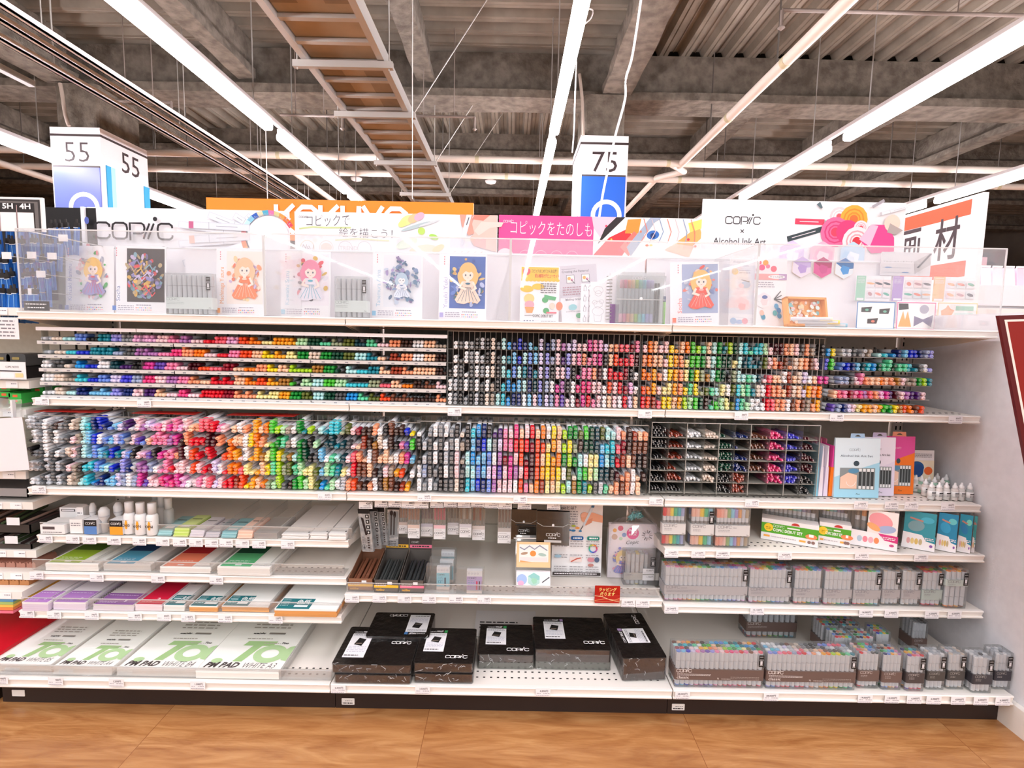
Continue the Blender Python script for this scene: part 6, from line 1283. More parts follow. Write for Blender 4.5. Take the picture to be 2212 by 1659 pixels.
# ------------------------------------------------------------------ paper pads on the lower shelves
def pad(xl, xr, yf, zs_, h, d, label, art, base='#f0eeea', edge=None, name='paper_pad', cat='paper pad', spiral=False, layers=0):
    A = PZ(xl, yf, zs_ + h); B = PZ(xr, yf, zs_ + h); Y = (A.y + B.y) / 2; W = B.x - A.x
    d = min(d, BACKY - .02 - Y)
    t = thing(name, label, cat, ((A.x + B.x) / 2, Y + d / 2, zs_ + .0004))
    b = MB(); n = max(1, layers); rr = random.Random(int(xl))
    for i in range(n):
        o = rr.uniform(-.002, .002) if i < n - 1 else 0; b.box(-W / 2 + o, W / 2 + o, -d / 2 - (o if o > 0 else 0), d / 2, h * i / n + .0003, h * (i + 1) / n, M(edge if edge and i < n - 1 else base, .5))
    b.build('sheets', t)
    b = MB(); a = Art(b, (-W / 2, -d / 2, h), (1, 0, 0), (0, 1, 0)); art(a, W, d)
    if b.v: b.build('print', t)
    if spiral:
        b = MB(); k = .01
        while k < d: b.tube([(-W / 2 - .004, -d / 2 + k, h * .4), (-W / 2 - .003, -d / 2 + k, h + .003), (-W / 2 + .004, -d / 2 + k, h + .002)], .0014, DARKST, 5); k += .012
        b.build('spiral', t)
    return t
def twotone(c1, c2):
    def f(a, W, D): a.rect(.008, .004, W * .62, D * .36, c1); a.rect(.008, D * .36, W * .62, D * .99, c2); a.scrib(.02, .05, W * .5, 2, .012, '#f4f4f4', .25); a.rect(W * .3, .012, W * .42, .020, '#f4f4f4'); a.scrib(W * .66, .010, W * .95, 1, .006, '#b8b4b0', .5)
    return f
zL4 = .420
for (xl, xr, yf, h, c1, c2, lab) in ((96, 214, 1217, .030, '#a0c038', '#4c6c1c', 'paper pad with lime green label, first on its shelf'), (222, 327, 1219, .026, '#58a8c8', '#1c4070', 'paper pad with light and dark blue label'), (344, 456, 1225, .024, '#f08868', '#c02830', 'paper pad with salmon and red label'), (468, 584, 1225, .034, '#58b078', '#0c5038', 'paper pad with green label beside the empty shelf part')):
    pad(xl, xr, yf, zL4, h, .34, lab, twotone(c1, c2), layers=5, base='#f1efec', edge='#e2deda')
zL5 = .302
def lab_art(c, full=False, big=None):
    def f(a, W, D):
        if full: a.rect(.002, .002, W - .002, D, c); a.text('2', W * .55, .03, .02, '#f8e8ec', bold=.02); a.scrib(.01, .03, W * .5, 2, .01, '#f0c0c8', .3)
        elif big: a.rect(.004, .0, W * .55 if W > .12 else W * .96, .075, c); a.text('色紙', W * .28 if W > .12 else W * .5, .036, .026, '#f4f8f8', bold=.015, fit=min(.05, W * .35)); a.logo(.010, .060, .028, '#e8f4f4', .05); a.rect(.010, .044, .038, .050, '#d8ecec'); a.scrib(.010, .030, .04, 2, .010, '#b8dcdc', .4); a.rect(W * .28 if W > .12 else W * .45, .012, W * .5 if W > .12 else W * .9, .026, '#e8f4f4')
        else: a.rect(.003, .0, W - .003, .085, c); a.scrib(.012, .068, W * .8, 1, .008, '#ecdcf4', .4); a.text('S', W * .65, .02, .014, '#f4ecf8', bold=.03); a.scrib(.01, .02, W * .5, 2, .008, '#dcc4e8', .4)
    return f
for (xl, xr, yf, h, d, art, sp, base, edge, lab) in (
 (47, 104, 1301, .034, .24, lab_art('#b07cc4'), False, '#ece8ea', '#dccce0', 'small sketch pad with purple front label, first on its shelf'),
 (114, 186, 1301, .030, .26, lab_art('#a878bc'), False, '#ece9ea', '#e0d4e4', 'sketch pad with purple label and white rear, second from the shelf corner'),
 (200, 290, 1306, .024, .30, lab_art('#8c5c9c'), True, '#d4d0cc', '#dcd4dc', 'spiral-bound sketch pad with dark purple label'),
 (291, 350, 1306, .024, .30, lab_art('#d0143c', True), False, '#e8d8dc', '#e8d8dc', 'bright red paper pad between the spiral pad and the teal-labelled ones'),
 (353, 399, 1307, .024, .16, lab_art('#0c7078', big=1), False, '#f4f4f4', '#e4e4e0', 'small white paper stack with teal label beside the red pad'),
 (408, 470, 1309, .022, .26, lab_art('#0c7078', big=1), False, '#f4f4f2', '#e0a468', 'white paper stack with teal label on kraft sheets, second of the teal ones'),
 (478, 581, 1309, .022, .32, lab_art('#0c7078', big=1), False, '#f4f4f2', '#e0a468', 'white paper stack with teal label on kraft sheets, third of the teal ones'),
 (592, 728, 1316, .030, .36, lab_art('#0c7078', big=1), False, '#f6f6f4', '#dc9c5c', 'largest white paper stack with teal label at the shelf end')):
    pad(xl, xr, yf, zL5, h, d, lab, art, base=base, edge=edge, spiral=sp, layers=4)
def art_pm(size, sc):
    def f(a, W, D):
        k = W / .30
        g1, g2 = '#a4c88c', '#b4d4a0'
        a.text('PM PAD', .014 * k, .020 * k, .030 * k, '#4c4444', bold=.045, shear=.3, fit=.125 * k); a.text('WHITE ' + size, .150 * k, .018 * k, .033 * k, '#4c4444', bold=-.01, shear=.3, fit=.125 * k)
        sh = lambda x, y: (x + y * .32, y)
        a.poly([sh(*p) for p in ((.085 * k, .055 * k), (.12 * k, .055 * k), (.12 * k, .155 * k), (.16 * k, .155 * k), (.16 * k, .185 * k), (.045 * k, .185 * k), (.045 * k, .155 * k), (.085 * k, .155 * k))], g1)
        a.ring(.222 * k, .105 * k, .046 * k, .028 * k, g2, n=26, ry=.042 * k); a.poly([(W - .001, .062 * k), (W - .001, .158 * k), (W - .018 * k, .150 * k), (W - .034 * k, .125 * k), (W - .036 * k, .09 * k), (W - .02 * k, .066 * k)], g2); a.ell(.045 * k, .058 * k, .02 * k, .014 * k, g2)
        a.text('.Too', .232 * k, .168 * k, .012 * k, '#3c3838', bold=.03, shear=.3); a.scrib(.17 * k, .168 * k, .228 * k, 1, .010 * k, '#bcb4ac', .5); a.scrib(.09 * k, .198 * k, .19 * k, 1, .010 * k, '#a8a098', .5)
        a.text('weight', .095 * k, .232 * k, .013 * k, '#2c2828', bold=.03, shear=.3); a.rect(.16 * k, .232 * k, .225 * k, .244 * k, '#8c8680'); a.scrib(.08 * k, .275 * k, .23 * k, 3, -.022 * k, '#aca49c', .35)
    return f
for (xl, xr, yf, h, size, lab) in ((-22, 112, 1434, .026, 'B5', 'white paper pad with large green lettering, first and most cut off by the photo edge'), (113, 243, 1441, .030, 'A4', 'white paper pad with large green lettering, second in the row on the bottom shelf'), (250, 424, 1446, .026, 'B4', 'white paper pad marked B4 with large green lettering'), (421, 603, 1450, .028, 'A3', 'white paper pad marked A3 with large green lettering, beside empty perforated shelf')):
    pad(xl, xr, yf, zb0, h, .44, lab, art_pm(size, 1), base='#f6f5f2', edge='#eae6e0', layers=4)
b = MB(); A = PZ(-30, 1436, zb0 + .01); B = PZ(-5, 1436, zb0 + .03)
# ------------------------------------------------------------------ clear guards along shelf fronts
def guard(xl, xr, y0, y1, yf, zs_, h, label, div=()):
    X0 = PY(xl, y0, yf).x; X1 = PY(xr, y1, yf).x; Y = yf + .018
    t = thing('shelf_guard', label, 'guard', ((X0 + X1) / 2, Y, zs_ + .0002))
    b = MB(); b.box(X0, X1, Y, Y + .0025, zs_, zs_ + h, ACR); b.box(X0, X1, Y, Y + .06, zs_ + .0003, zs_ + .0013, ACR); put(b, 'front_sheet', t)
    b = MB(); b.box(X0, X1, Y - .0006, Y + .003, zs_ + h - .002, zs_ + h + .0005, ACRE); put(b, 'polished_edge', t)
    b = MB()
    for px in div: x = PY(px, (y0 + y1) / 2, Y).x; b.box(x, x + .002, Y + .003, Y + .33, zs_ + .0014, zs_ + h * .95, ACR); b.box(x - .0004, x + .0024, Y + .003, Y + .33, zs_ + h * .93, zs_ + h * .95, ACRE)
    if b.v: put(b, 'divider', t)
guard(77, 757, 1138, 1150, 1.976, .555, .042, 'clear guard along the bottle and card shelf, left bay', (475, 544, 604, 752))
guard(60, 740, 1213, 1232, 1.945, .420, .042, 'clear guard along the coloured pad shelf, left bay', (198, 334, 452, 582))
guard(36, 735, 1297, 1314, 1.882, .302, .040, 'clear guard along the purple and teal pad shelf, left bay', (106, 188, 292, 400, 470, 582))
guard(-20, 712, 1440, 1455, 1.746, .130, .036, 'clear guard along the white pads on the bottom shelf', (606,))
guard(745, 1428, 1260, 1276, 1.91, .374, .036, 'clear guard along the open pen boxes, middle bay')

# ------------------------------------------------------------------ two clear sets inside the display case
for (x0, x1, n, Y, lab) in ((357, 458, 9, 2.22, 'clear set of pale markers in the display case, the wider one'), (722, 794, 6, 2.20, 'small clear set of grey markers with black sticker in the display case')):
    xa = PY(x0, 640, Y).x; xb = PY(x1, 640, Y).x; h_ = PY(400, 590, Y).z - 1.408
    setbox(0, 0, 1.408, Y, h_, n, 2, ['#e4e6ea', '#dfe4e8', '#e8e6ea', '#dde6e6'], lab, xw=(xa, xb), band=('#c4ccca', .14, .42), logo='#98a09e', word='')
# ------------------------------------------------------------------ black marker wallets on the middle bottom shelf
WRAP = noisy('wrapped_black', '#0e0b0b', '#171313', 20, .16, .35, bscale=26)
WSIDE = noisy('wrapped_side', '#2e1e1a', '#3c2a24', 14, .14, .5, bscale=30)
CLEARB = clear('wallet_tray', haze=.35, gloss=.12, hazecol='#8c9484', tint='#b8bcb0')
def wallet(xl, xr, yb, h, d, label, n=1, zb=zb0, lab=(.10, .42, .30, .86), col='#4878b0', logo=(.62, .52, .30), word='WALLET', yaw=0, flip=False, clearpart=0.0, turn=False):
    A = PZ(xl, yb, zb); B = PZ(xr, yb, zb); W = B.x - A.x; Y = (A.y + B.y) / 2
    t = thing('marker_wallet', label, 'marker wallet', ((A.x + B.x) / 2, Y + d / 2, zb + .0004), (0, 0, math.radians(yaw)))
    hc = h * clearpart
    if hc: MB().rbox(-W / 2, W / 2, -d / 2, d / 2, 0, hc, .006, CLEARB).build('clear_tray', t)
    b = MB()
    b.rbox(-W / 2, W / 2, -d / 2 + .001, d / 2, hc, h - .004, .008, WSIDE); b.rbox(-W / 2 - .001, W / 2 + .001, -d / 2 - .001, d / 2, h - .004, h, .008, WRAP); b.build('wallet_body', t)
    b = MB(); r = random.Random(int(xl))
    for i in range(9):
        x = r.uniform(-W / 2 + .01, W / 2 - .01); z = r.uniform(h * .1, h * .9); b.tube([(x, -d / 2 - .002, z), (x + r.uniform(-.012, .012), -d / 2 - .005, z + r.uniform(.004, .012)), (x + r.uniform(-.02, .02), -d / 2 - .0015, z + r.uniform(-.004, .02))], .0007, M('#d8d8da', .15), 4)
    b.rbox(-W / 2 - .0025, W / 2 + .0025, -d / 2 - .0035, d / 2, .0, h * .985, .009, WRAPC); b.build('wrapping', t)
    b = MB()
    if flip: a = Art(b, (W / 2, d / 2, h), (-1, 0, 0), (0, -1, 0))
    elif turn: a = Art(b, (W / 2, -d / 2, h), (0, 1, 0), (-1, 0, 0)); W, d = d, W
    else: a = Art(b, (-W / 2, -d / 2, h), (1, 0, 0), (0, 1, 0))
    u0, u1, v0, v1 = lab[0] * W, lab[1] * W, lab[2] * d, lab[3] * d
    if turn: u0, u1, v0, v1 = .30 * W, .62 * W, .18 * d, .72 * d
    a.rect(u0, v0, u1, v1, '#f6f4f8'); a.logo(u0 + .004, v1 + .006, (u1 - u0) * .40, '#f0eef0', .06); a.text(word, u0 + (u1 - u0) * .46, v1 + .006, .010, '#f0eef0', bold=.04, fit=(u1 - u0) * .34); a.rect(u0 + (u1 - u0) * .85, v1 + .002, u1 + .001, v1 + .018, col)
    m = (u0 + u1) / 2; q = (v1 - v0); a.poly([(m - .018, v0 + q * .52), (m + .012, v0 + q * .46), (m + .020, v0 + q * .74), (m - .008, v0 + q * .80)], '#1c1a1a'); a.rect(m - .012, v0 + q * .54, m + .010, v0 + q * .58, '#8c7c70'); a.scrib(u0 + .004, v1 - .010, u1 - .006, 2, .006, '#8c8890', .4); a.scrib(u0 + .006, v0 + q * .42, u1 - .006, 4, q * .07, '#c4c4d4', .3); a.scrib(u0 + .004, v0 + .008, u1 - .02, 1, .008, '#6c686c', .7)
    a.logo(logo[0] * W, logo[1] * d, logo[2] * W, '#f2f0f0', .07)
    b.build('print', t)
    return t
WRAPC = clear('crinkly_wrap', haze=.03, gloss=.10)
WG = None
wallet(790, 926, 1415, .075, .17, 'black marker wallet lying turned round behind the front stack', logo=(.45, .1, .3), flip=True, zb=zb0, lab=(.06, .40, .1, .82))
t = wallet(722, 887, 1476, .032, .235, 'lower black marker wallet of the front pair, mostly under another', lab=(.08, .36, .2, .8))
t = wallet(717, 887, 1473, .032, .235, 'black marker wallet with blue-tagged white label, top of the front pair', lab=(.08, .36, .16, .80), logo=(.66, .52, .26)); t.location.z += .033
wallet(895, 1021, 1475, .034, .22, 'lower brown-edged wallet of the second pair', col='#3c9c58', lab=(.10, .46, .3, .84))
t = wallet(894, 1020, 1472, .034, .22, 'black marker wallet with green-tagged label, top of the second pair', col='#3c9c58', lab=(.10, .46, .3, .84), logo=(.52, .12, .38)); t.location.z += .035
wallet(1032, 1152, 1444, .055, .20, 'black marker wallet over a clear tray, third from the front pair', col='#3c9c58', lab=(.12, .5, .3, .84), logo=(.52, .10, .40), clearpart=.42)
wallet(1156, 1318, 1446, .078, .22, 'larger black marker wallet over a clear tray with purple-tagged label', col='#a88cb8', lab=(.14, .42, .3, .84), logo=(.66, .16, .28), clearpart=.36)
wallet(1338, 1432, 1469, .085, .30, 'black marker wallet turned lengthwise in loose crinkled wrap', col='#a88cb8', turn=True, yaw=4, logo=(.72, .2, .22))
# ------------------------------------------------------------------ middle bay, main shelf
zm = .374
def penbox(xl, xr, yb, label, back, band, penc, n, header=None, sq=.34):
    A = PZ(xl, yb, zm); B = PZ(xr, yb, zm); W = B.x - A.x; Y = A.y; d = .20
    t = thing('pen_box', label, 'pen box', ((A.x + B.x) / 2, Y, zm + .0004))
    m = M(back, .4); b = MB(); b.box(-W / 2, W / 2, 0, d, 0, .004, m); b.box(-W / 2, W / 2, 0, .003, 0, .048, m); b.box(-W / 2, W / 2, d - .003, d, 0, .085, m)
    for x in (-W / 2, W / 2 - .002): b.slab([(x, 0, 0), (x, d, 0), (x, d, .085), (x, 0, .048)], (.002, 0, 0), m)
    b.build('tray', t)
    for i in range(n):
        x = -W / 2 + .010 + (W - .02) * ((i * 2) % n + (.5 if i * 2 >= n else 0)) / n; b = MB(); z0_ = .020 + .006 * (i % 2); b.tube([(x, .012, z0_), (x + .008, .16, z0_ + .030)], .0048, M(penc, .3), 8); b.tube([(x, .010, z0_), (x + .0022, .05, z0_ + .008)], .0054, M(penc, .25), 8); b.build('pen', t)
    if header:
        b = MB(); b.box(-W / 2, W / 2, d - .001, d + .001, .06, .135, M('#4a4340', .4)); b.build('header_card', t)
    b = MB(); a = Art(b, (-W / 2, -.0002, 0), (1, 0, 0), (0, 0, 1)); a.rect(0, .018, W, .028, band); a.scrib(.006, .032, W * .5, 2, .007, '#d4ccc8', .4); a.rect(W * .55, .031, W * .74, .042, '#f0eef0'); a.text('multiliner', .008, .006, .009, '#e8b050', bold=.02, fit=W * .35)
    if header: a2 = Art(b, (-W / 2, d - .0015, .06), (1, 0, 0), (0, 0, 1)); a2.rect(0, .032, W, .046, band); a2.scrib(.01, .036, W * .9, 1, .008, '#3c3434', .7); a2.logo(.008, .054, .03, '#e8e4e4', .06); a2.scrib(.006, .018, W * .8, 1, .009, '#e0dcdc', .4)
    b.build('print', t)
penbox(752, 806, 1276, 'open brown box of brown fine pens at the middle shelf corner', '#8a5f48', '#f0c050', '#7a4c38', 9)
penbox(808, 861, 1279, 'open grey box of black pens with yellow header card', '#5c5652', '#f4bc38', '#3c4040', 10, True)
penbox(864, 916, 1280, 'open grey box of black pens with pink header card', '#5c5652', '#f07c98', '#303436', 9, True)
def packset(xl, xr, yb, c, label, lift=0, back=0):
    A = PZ(xl, yb, zm); B = PZ(xr, yb, zm); W = B.x - A.x
    t = thing('pen_pack', label, 'pen pack', ((A.x + B.x) / 2, A.y + back, zm + .0004 + lift))
    MB().box(-W / 2, W / 2, 0, .02, 0, .088, M('#f6f4f8', .4)).build('carton', t)
    b = MB(); b.box(-W / 2 - .04, W / 2 + .008, -.001, .026, 0, .094, SETC); b.build('blister', t)
    b = MB(); a = Art(b, (-W / 2, -.0002, 0), (1, 0, 0), (0, 0, 1)); a.rect(0, .012, W, .066, c); a.logo(.004, .056, W * .55, '#5c6870', .06); a.text('12', .004, .026, .010, '#4c88a0' if c != '#d0b8e8' else '#9858b0', bold=.02); a.scrib(.004, .048, W * .5, 3, .007, '#7c98a8', .35)
    for i in range(4): a.ring(.008 + i * .011, .078, .003, .0008, '#9c98a4', n=10)
    for i, q in enumerate(('#c83048', '#5c4c50', '#a89898') if c == '#d0b8e8' else ('#5c4c50',)): a.line([(W * .66 + i * .010, .014), (W * .66 + i * .010, .048)], .0045, q)
    a.rect(0, 0, W, .010, '#d8c8c0'); b.build('print', t)
packset(943, 971, 1273, '#a4dcec', 'pale blue pen pack, foremost of the three at the grey pen boxes')
packset(950, 979, 1262, '#a4dcec', 'pale blue pen pack standing right behind the foremost one', lift=0.008, back=.0)
packset(953, 981, 1248, '#a4dcec', 'pale blue pen pack, highest and hindmost of the three', lift=0.022)
packset(1008, 1041, 1281, '#d0b8e8', 'lilac pen pack standing alone beside the blue ones')
# postcard stand
A = PZ(1110, 1281, zm); t = thing('card_stand', 'clear stand with an apricot craft postcard above and a stack of cards below', 'card stand', (PZ(1152, 1281, zm).x, A.y, zm + .0004)); s = .00165
b = MB(); b.box(-.07, .07, 0, .05, 0, .004, ACR); b.box(-.07, .07, 0, .003, 0, .026, ACR); b.slab([(-.07, .045, 0), (-.07, .048, 0), (-.07, .10, .19), (-.07, .097, .19)], (.14, 0, 0), ACR); b.box(-.078, .078, .085, .088, .180, .184, M('#d8d6d4')); b.build('holder', t)
b = MB(); b.slab([(-.066, .02, .012), (-.066, .032, .012), (-.066, .050, .068), (-.066, .038, .068)], (.132, 0, 0), M('#f4eef2')); a = Art(b, (-.066, .0195, .012), (1, 0, 0), (0, .3, 1)); a.rect(.004, .004, .128, .056, '#fbf9fa'); a.ell(.022, .03, .02, .02, '#a8c0ec'); a.ell(.018, .016, .012, .01, '#f4b4d4'); hexa(a, .068, .030, .026, ['#b8dcd4', '#94ccc8', '#a0d4b8']); a.line([(.1, .02), (.128, .04)], .004, '#5c5c64'); b.build('lower_card', t)
b = MB(); b.slab([(-.066, .045, .082), (-.066, .047, .082), (-.066, .075, .172), (-.066, .073, .172)], (.132, 0, 0), M('#f8c898')); a = Art(b, (-.066, .0445, .082), (1, 0, 0), (0, .3, 1)); a.rect(.010, .020, .124, .086, '#f6ece8'); a.line([(.012, .075), (.03, .066), (.05, .08), (.07, .068), (.09, .082), (.12, .064)], .004, '#8c90a4'); a.ell(.064, .052, .012, .011, '#f09040'); a.ell(.03, .052, .014, .005, '#b09078', 10); a.ell(.1, .048, .016, .006, '#a8c0b8', -8); a.rect(.014, .024, .120, .038, '#e4dcdc'); a.poly([(.014, .020), (.06, .020), (.014, .026)], '#f4a868'); b.build('upper_card', t)
# information poster
Yp = PZ(1250, 1245, zm).y; A = PY(1195, 1090, Yp); B = PY(1304, 1090, Yp); W = B.x - A.x; H = .297
t = thing('info_poster', 'white information poster with a drawing hand photo, behind the black pouches', 'poster', ((A.x + B.x) / 2, Yp, zm + .0004), (math.radians(-3), 0, 0))
H = PY(1250, 1080, Yp).z - zm
MB().box(-W / 2, W / 2, 0, .003, 0, H, M('#f6f4f6', .35)).build('sheet', t)
b = MB(); a = Art(b, (-W / 2, -.0002, 0), (1, 0, 0), (0, 0, 1)); a.rect(0, H * .50, W, H * .99, '#ece4e2'); a.logo(.012, H * .955, .055, '#4c484c', .05)
r = random.Random(5)
for i in range(16): a.rect(W * (.5 + (i % 8) * .058), H * (.955 - (i // 8) * .02), W * (.54 + (i % 8) * .058), H * (.97 - (i // 8) * .02 + r.uniform(-.01, .0)), r.choice(['#e85050', '#f0a040', '#50b070', '#4080c0', '#d870a0', '#e8d050', '#80c8d0']))
a.text('Copicとは？', .014, H * .865, .012, '#3c383c', bold=.01, fit=W * .4); a.scrib(.014, H * .83, W * .5, 7, .010, '#8c868a', .35)
a.poly([(W, H * .79), (W * .80, H * .83), (W * .62, H * .82), (W * .56, H * .77), (W * .58, H * .72), (W * .68, H * .68), (W * .80, H * .72), (W, H * .70)], '#e8a484'); a.poly([(W * .64, H * .72), (W * .80, H * .76), (W * .78, H * .70), (W * .66, H * .66)], '#dc9070'); a.ell(W * .62, H * .80, W * .07, H * .03, '#eeb094', 30)
a.poly([(W * .78, H * .92), (W * .83, H * .91), (W * .66, H * .68), (W * .60, H * .64), (W * .62, H * .69)], '#d4d8e0'); a.poly([(W * .77, H * .92), (W * .83, H * .92), (W * .82, H * .89), (W * .76, H * .895)], '#3c6c94'); a.line([(W * .61, H * .66), (W * .56, H * .60)], .003, '#4c484c')
a.ell(W * .56, H * .59, W * .03, H * .012, '#2c78a8')
for x, y, c in ((.33, .60, '#2c78b0'), (.42, .595, '#2c78b0'), (.30, .66, '#c4c040'), (.42, .655, '#a8b440'), (.5, .63, '#f0a050')): a.ell(W * x, H * y, W * .045, H * .014, c)
for x, c in ((.22, '#e04c40'), (.50, '#1c64a8'), (.82, '#289080')): a.rect(W * (x - .10), H * .475, W * (x + .10), H * .525, c); a.ell(W * (x - .10), H * .5, W * .025, H * .025, c, up=False); a.ell(W * (x + .10), H * .5, W * .025, H * .025, c, up=False); a.scrib(W * (x - .08), H * .492, W * (x + .09), 1, .008, '#f4f4f8', .7)
for j, c in enumerate(('#e05050', '#f08040', '#f0c040', '#a0c850', '#50b070', '#40b0b0', '#4090d0', '#5060c0', '#9060c0', '#d060a0')): an = j * 36; a.ring(W * .82, H * .37, W * .075, W * .03, c, an, an + 38, n=5)
for x in (.05, .36, .68): a.scrib(W * x, H * .455, W * (x + .26), 3, .010, '#a8a4a8', .35); a.scrib(W * x, H * .28, W * (x + .26), 2, .010, '#a8a4a8', .35); a.scrib(W * x, H * .13, W * (x + .26), 3, .010, '#a8a4a8', .35)
a.rect(W * .36, H * .20, W * .60, H * .26, '#f0dcd8'); a.line([(W * .38, H * .20), (W * .5, H * .24), (W * .58, H * .25)], .005, '#c86050'); a.ell(W * .78, H * .23, W * .07, H * .03, '#d8909c'); a.ell(W * .9, H * .23, W * .05, H * .035, '#586888'); a.ell(W * .78, H * .16, W * .06, H * .02, '#c08078'); a.ell(W * .12, H * .27, W * .07, H * .02, '#a8cce0')
a.rect(.004, H * .025, W - .004, H * .065, '#3c3434'); a.scrib(.012, H * .04, W * .9, 1, .007, '#e8e4e8', .6); b.build('print', t)
# wrapped gift: colouring book, small marker set, ribbon
Yb = PZ(1340, 1263, zm).y + .06; A = PY(1313, 1160, Yb); B = PY(1420, 1160, Yb); W = B.x - A.x; cx = (A.x + B.x) / 2
H = PY(1360, 1132, Yb).z - zm
t = thing('gift_bag', 'cellophane gift bag with teal ribbon holding a colouring book and a marker set', 'gift bag', (cx, Yb, zm + .0004))
b = MB(); b.box(-W / 2 + .004, W / 2 - .004, 0, .018, .0, H, M('#f4eef4', .35)); a = Art(b, (-W / 2 + .004, -.0002, 0), (1, 0, 0), (0, 0, 1)); w2 = W - .008
a.rect(0, 0, w2, H, '#f6ecf4'); a.ell(w2 * .50, H * .83, w2 * .13, w2 * .13, '#ee5c9c'); a.text('塗り絵', w2 * .5, H * .84, .014, '#fdf4f8', center=True, bold=.02, fit=.036); a.text('BOOK', w2 * .5, H * .79, .008, '#fdf4f8', center=True, bold=.02)
for x, y, rr_, c in ((.12, .88, .008, '#f4b468'), (.24, .92, .011, '#e06c88'), (.12, .76, .012, '#d8b8a8'), (.32, .8, .009, '#88a8d8'), (.25, .73, .007, '#b8dcc0')): a.ell(w2 * x, H * y, rr_, rr_, c)
[a.line([(w2 * .80 + .009 * math.cos(q_ * .52), H * .80 + .009 * math.sin(q_ * .52)), (w2 * .80 + .022 * math.cos(q_ * .52), H * .80 + .022 * math.sin(q_ * .52))], .0035, ('#9c9094', '#d8ccd0', '#70686c')[q_ % 3]) for q_ in range(12)]; a.text('Copic', w2 * .35, H * .63, .016, '#4c484c', shear=.3, rot=4, bold=-.01)
figure(a, w2 * .03, H * .06, w2 * .52, H * .54, '#f0d498', '#fce8dc', '#8c90d4', '#f4a8c0', 12); b.build('colouring_book', t)
for i, c in enumerate(('#d8c8d0', '#d8d0cc', '#e8d890', '#c8d4dc', '#c8c4dc')):
    for j in range(2): o = bpy.data.objects.new('marker', vmesh(.125, .0075, 'sketch')); COL.objects.link(o); o.parent = t; o.location = (W * -.12 + i * .0175, -.05 + j * .02, .002); o.color = rgb(c)
b = MB(); b.rbox(-W * .22, W * .5, -.062, -.015, 0, .135, .006, SETC); a = Art(b, (-W * .22, -.0625, 0), (1, 0, 0), (0, 0, 1)); a.rect(.0, .022, W * .7, .052, '#b4b0ac'); a.logo(.008, .040, .03, '#7c787c', .05); sticker_art(a, W * .52, .078, .02, .038); b.build('marker_box', t)
b = MB(); r = random.Random(3); n = 14; rings_ = []
for z, sx, sy in ((0, .52, .075), (H * .5, .54, .075), (H * .95, .53, .06), (H * 1.10, .36, .035), (H * 1.20, .06, .012), (H * 1.26, .12, .02), (H * 1.34, .20, .03)):
    rings_.append([(W * sx * math.cos(k / n * 6.283) * (1 + r.uniform(-.06, .06)) , -.02 + sy * math.sin(k / n * 6.283) * (1 + r.uniform(-.1, .1)), z + r.uniform(-.004, .004)) for k in range(n)])
vs = [v for q in rings_ for v in q]; b.add(vs, [(i * n + k, i * n + (k + 1) % n, (i + 1) * n + (k + 1) % n, (i + 1) * n + k) for i in range(len(rings_) - 1) for k in range(n)], WRAPC, False); b.build('cellophane', t)
b = MB(); m = M('#7cb8bc', .3); zr = H * 1.2
for k in range(9): an = k * .7; b.tube([(.0, -.025, zr), (.02 * math.cos(an), -.035 + .01 * math.sin(an), zr + .018 * math.sin(an * 1.3)), (.034 * math.cos(an + .5), -.03, zr + .02 * math.sin(an * 1.7)), (.02 * math.cos(an + 1.2), -.03, zr - .01)], .003, m, 6)
b.tube([(-.01, -.028, zr), (.012, -.028, zr)], .009, m, 8); b.build('ribbon', t)
for i, (yy, pr) in enumerate(((1231, '10,080円'), (1253, '1,700円'))): pass
b = MB(); a = Art(b, (W * .15, -.0645, .03), (1, 0, 0), (0, 0, 1)); a.rect(0, .018, .045, .040, '#f8f6fa'); a.text('10,080円', .012, .029, .007, '#4a4248', fit=.03); a.rect(0, -.008, .045, .014, '#f8f6fa'); a.text('1,700円', .016, .003, .007, '#4a4248', fit=.026); a.scrib(.004, .022, .042, 1, .004, '#8a8490'); b.build('price_label', t)
# red wrapping-service sign clipped to the rail
Y = 1.905; A = PY(1285, 1264, Y); B = PY(1338, 1302, Y); W = B.x - A.x; H = A.z - B.z
t = thing('service_sign', 'small red sign with gold lettering clipped to the middle shelf front', 'sign', ((A.x + B.x) / 2, Y - .004, B.z)); MB().rbox(-W / 2, W / 2, 0, .002, 0, H, .003, M('#b01c14', .25), axis='y').build('plate', t)
b = MB(); a = Art(b, (-W / 2, -.0002, 0), (1, 0, 0), (0, 0, 1)); a.rect(.001, .001, W - .001, H * .5, '#b82418'); a.text('ラッピング', W * .5, H * .70, H * .17, '#fbe088', center=True, bold=.02, shear=.15, fit=W * .72); a.text('承ります', W * .5, H * .44, H * .17, '#fbe088', center=True, bold=.02, shear=.15, fit=W * .6); a.line([(0, H * .42), (W * .3, H * .38), (W * .6, H * .2), (W, H * .08)], .002, '#f4d8a8'); a.line([(0, H * .14), (W * .4, H * .26), (W * .8, H * .2), (W, H * .3)], .002, '#f0a070'); a.line([(0, H * .1), (W * .5, H * .1), (W, H * .2)], .0012, '#f0a070'); b.build('print', t)
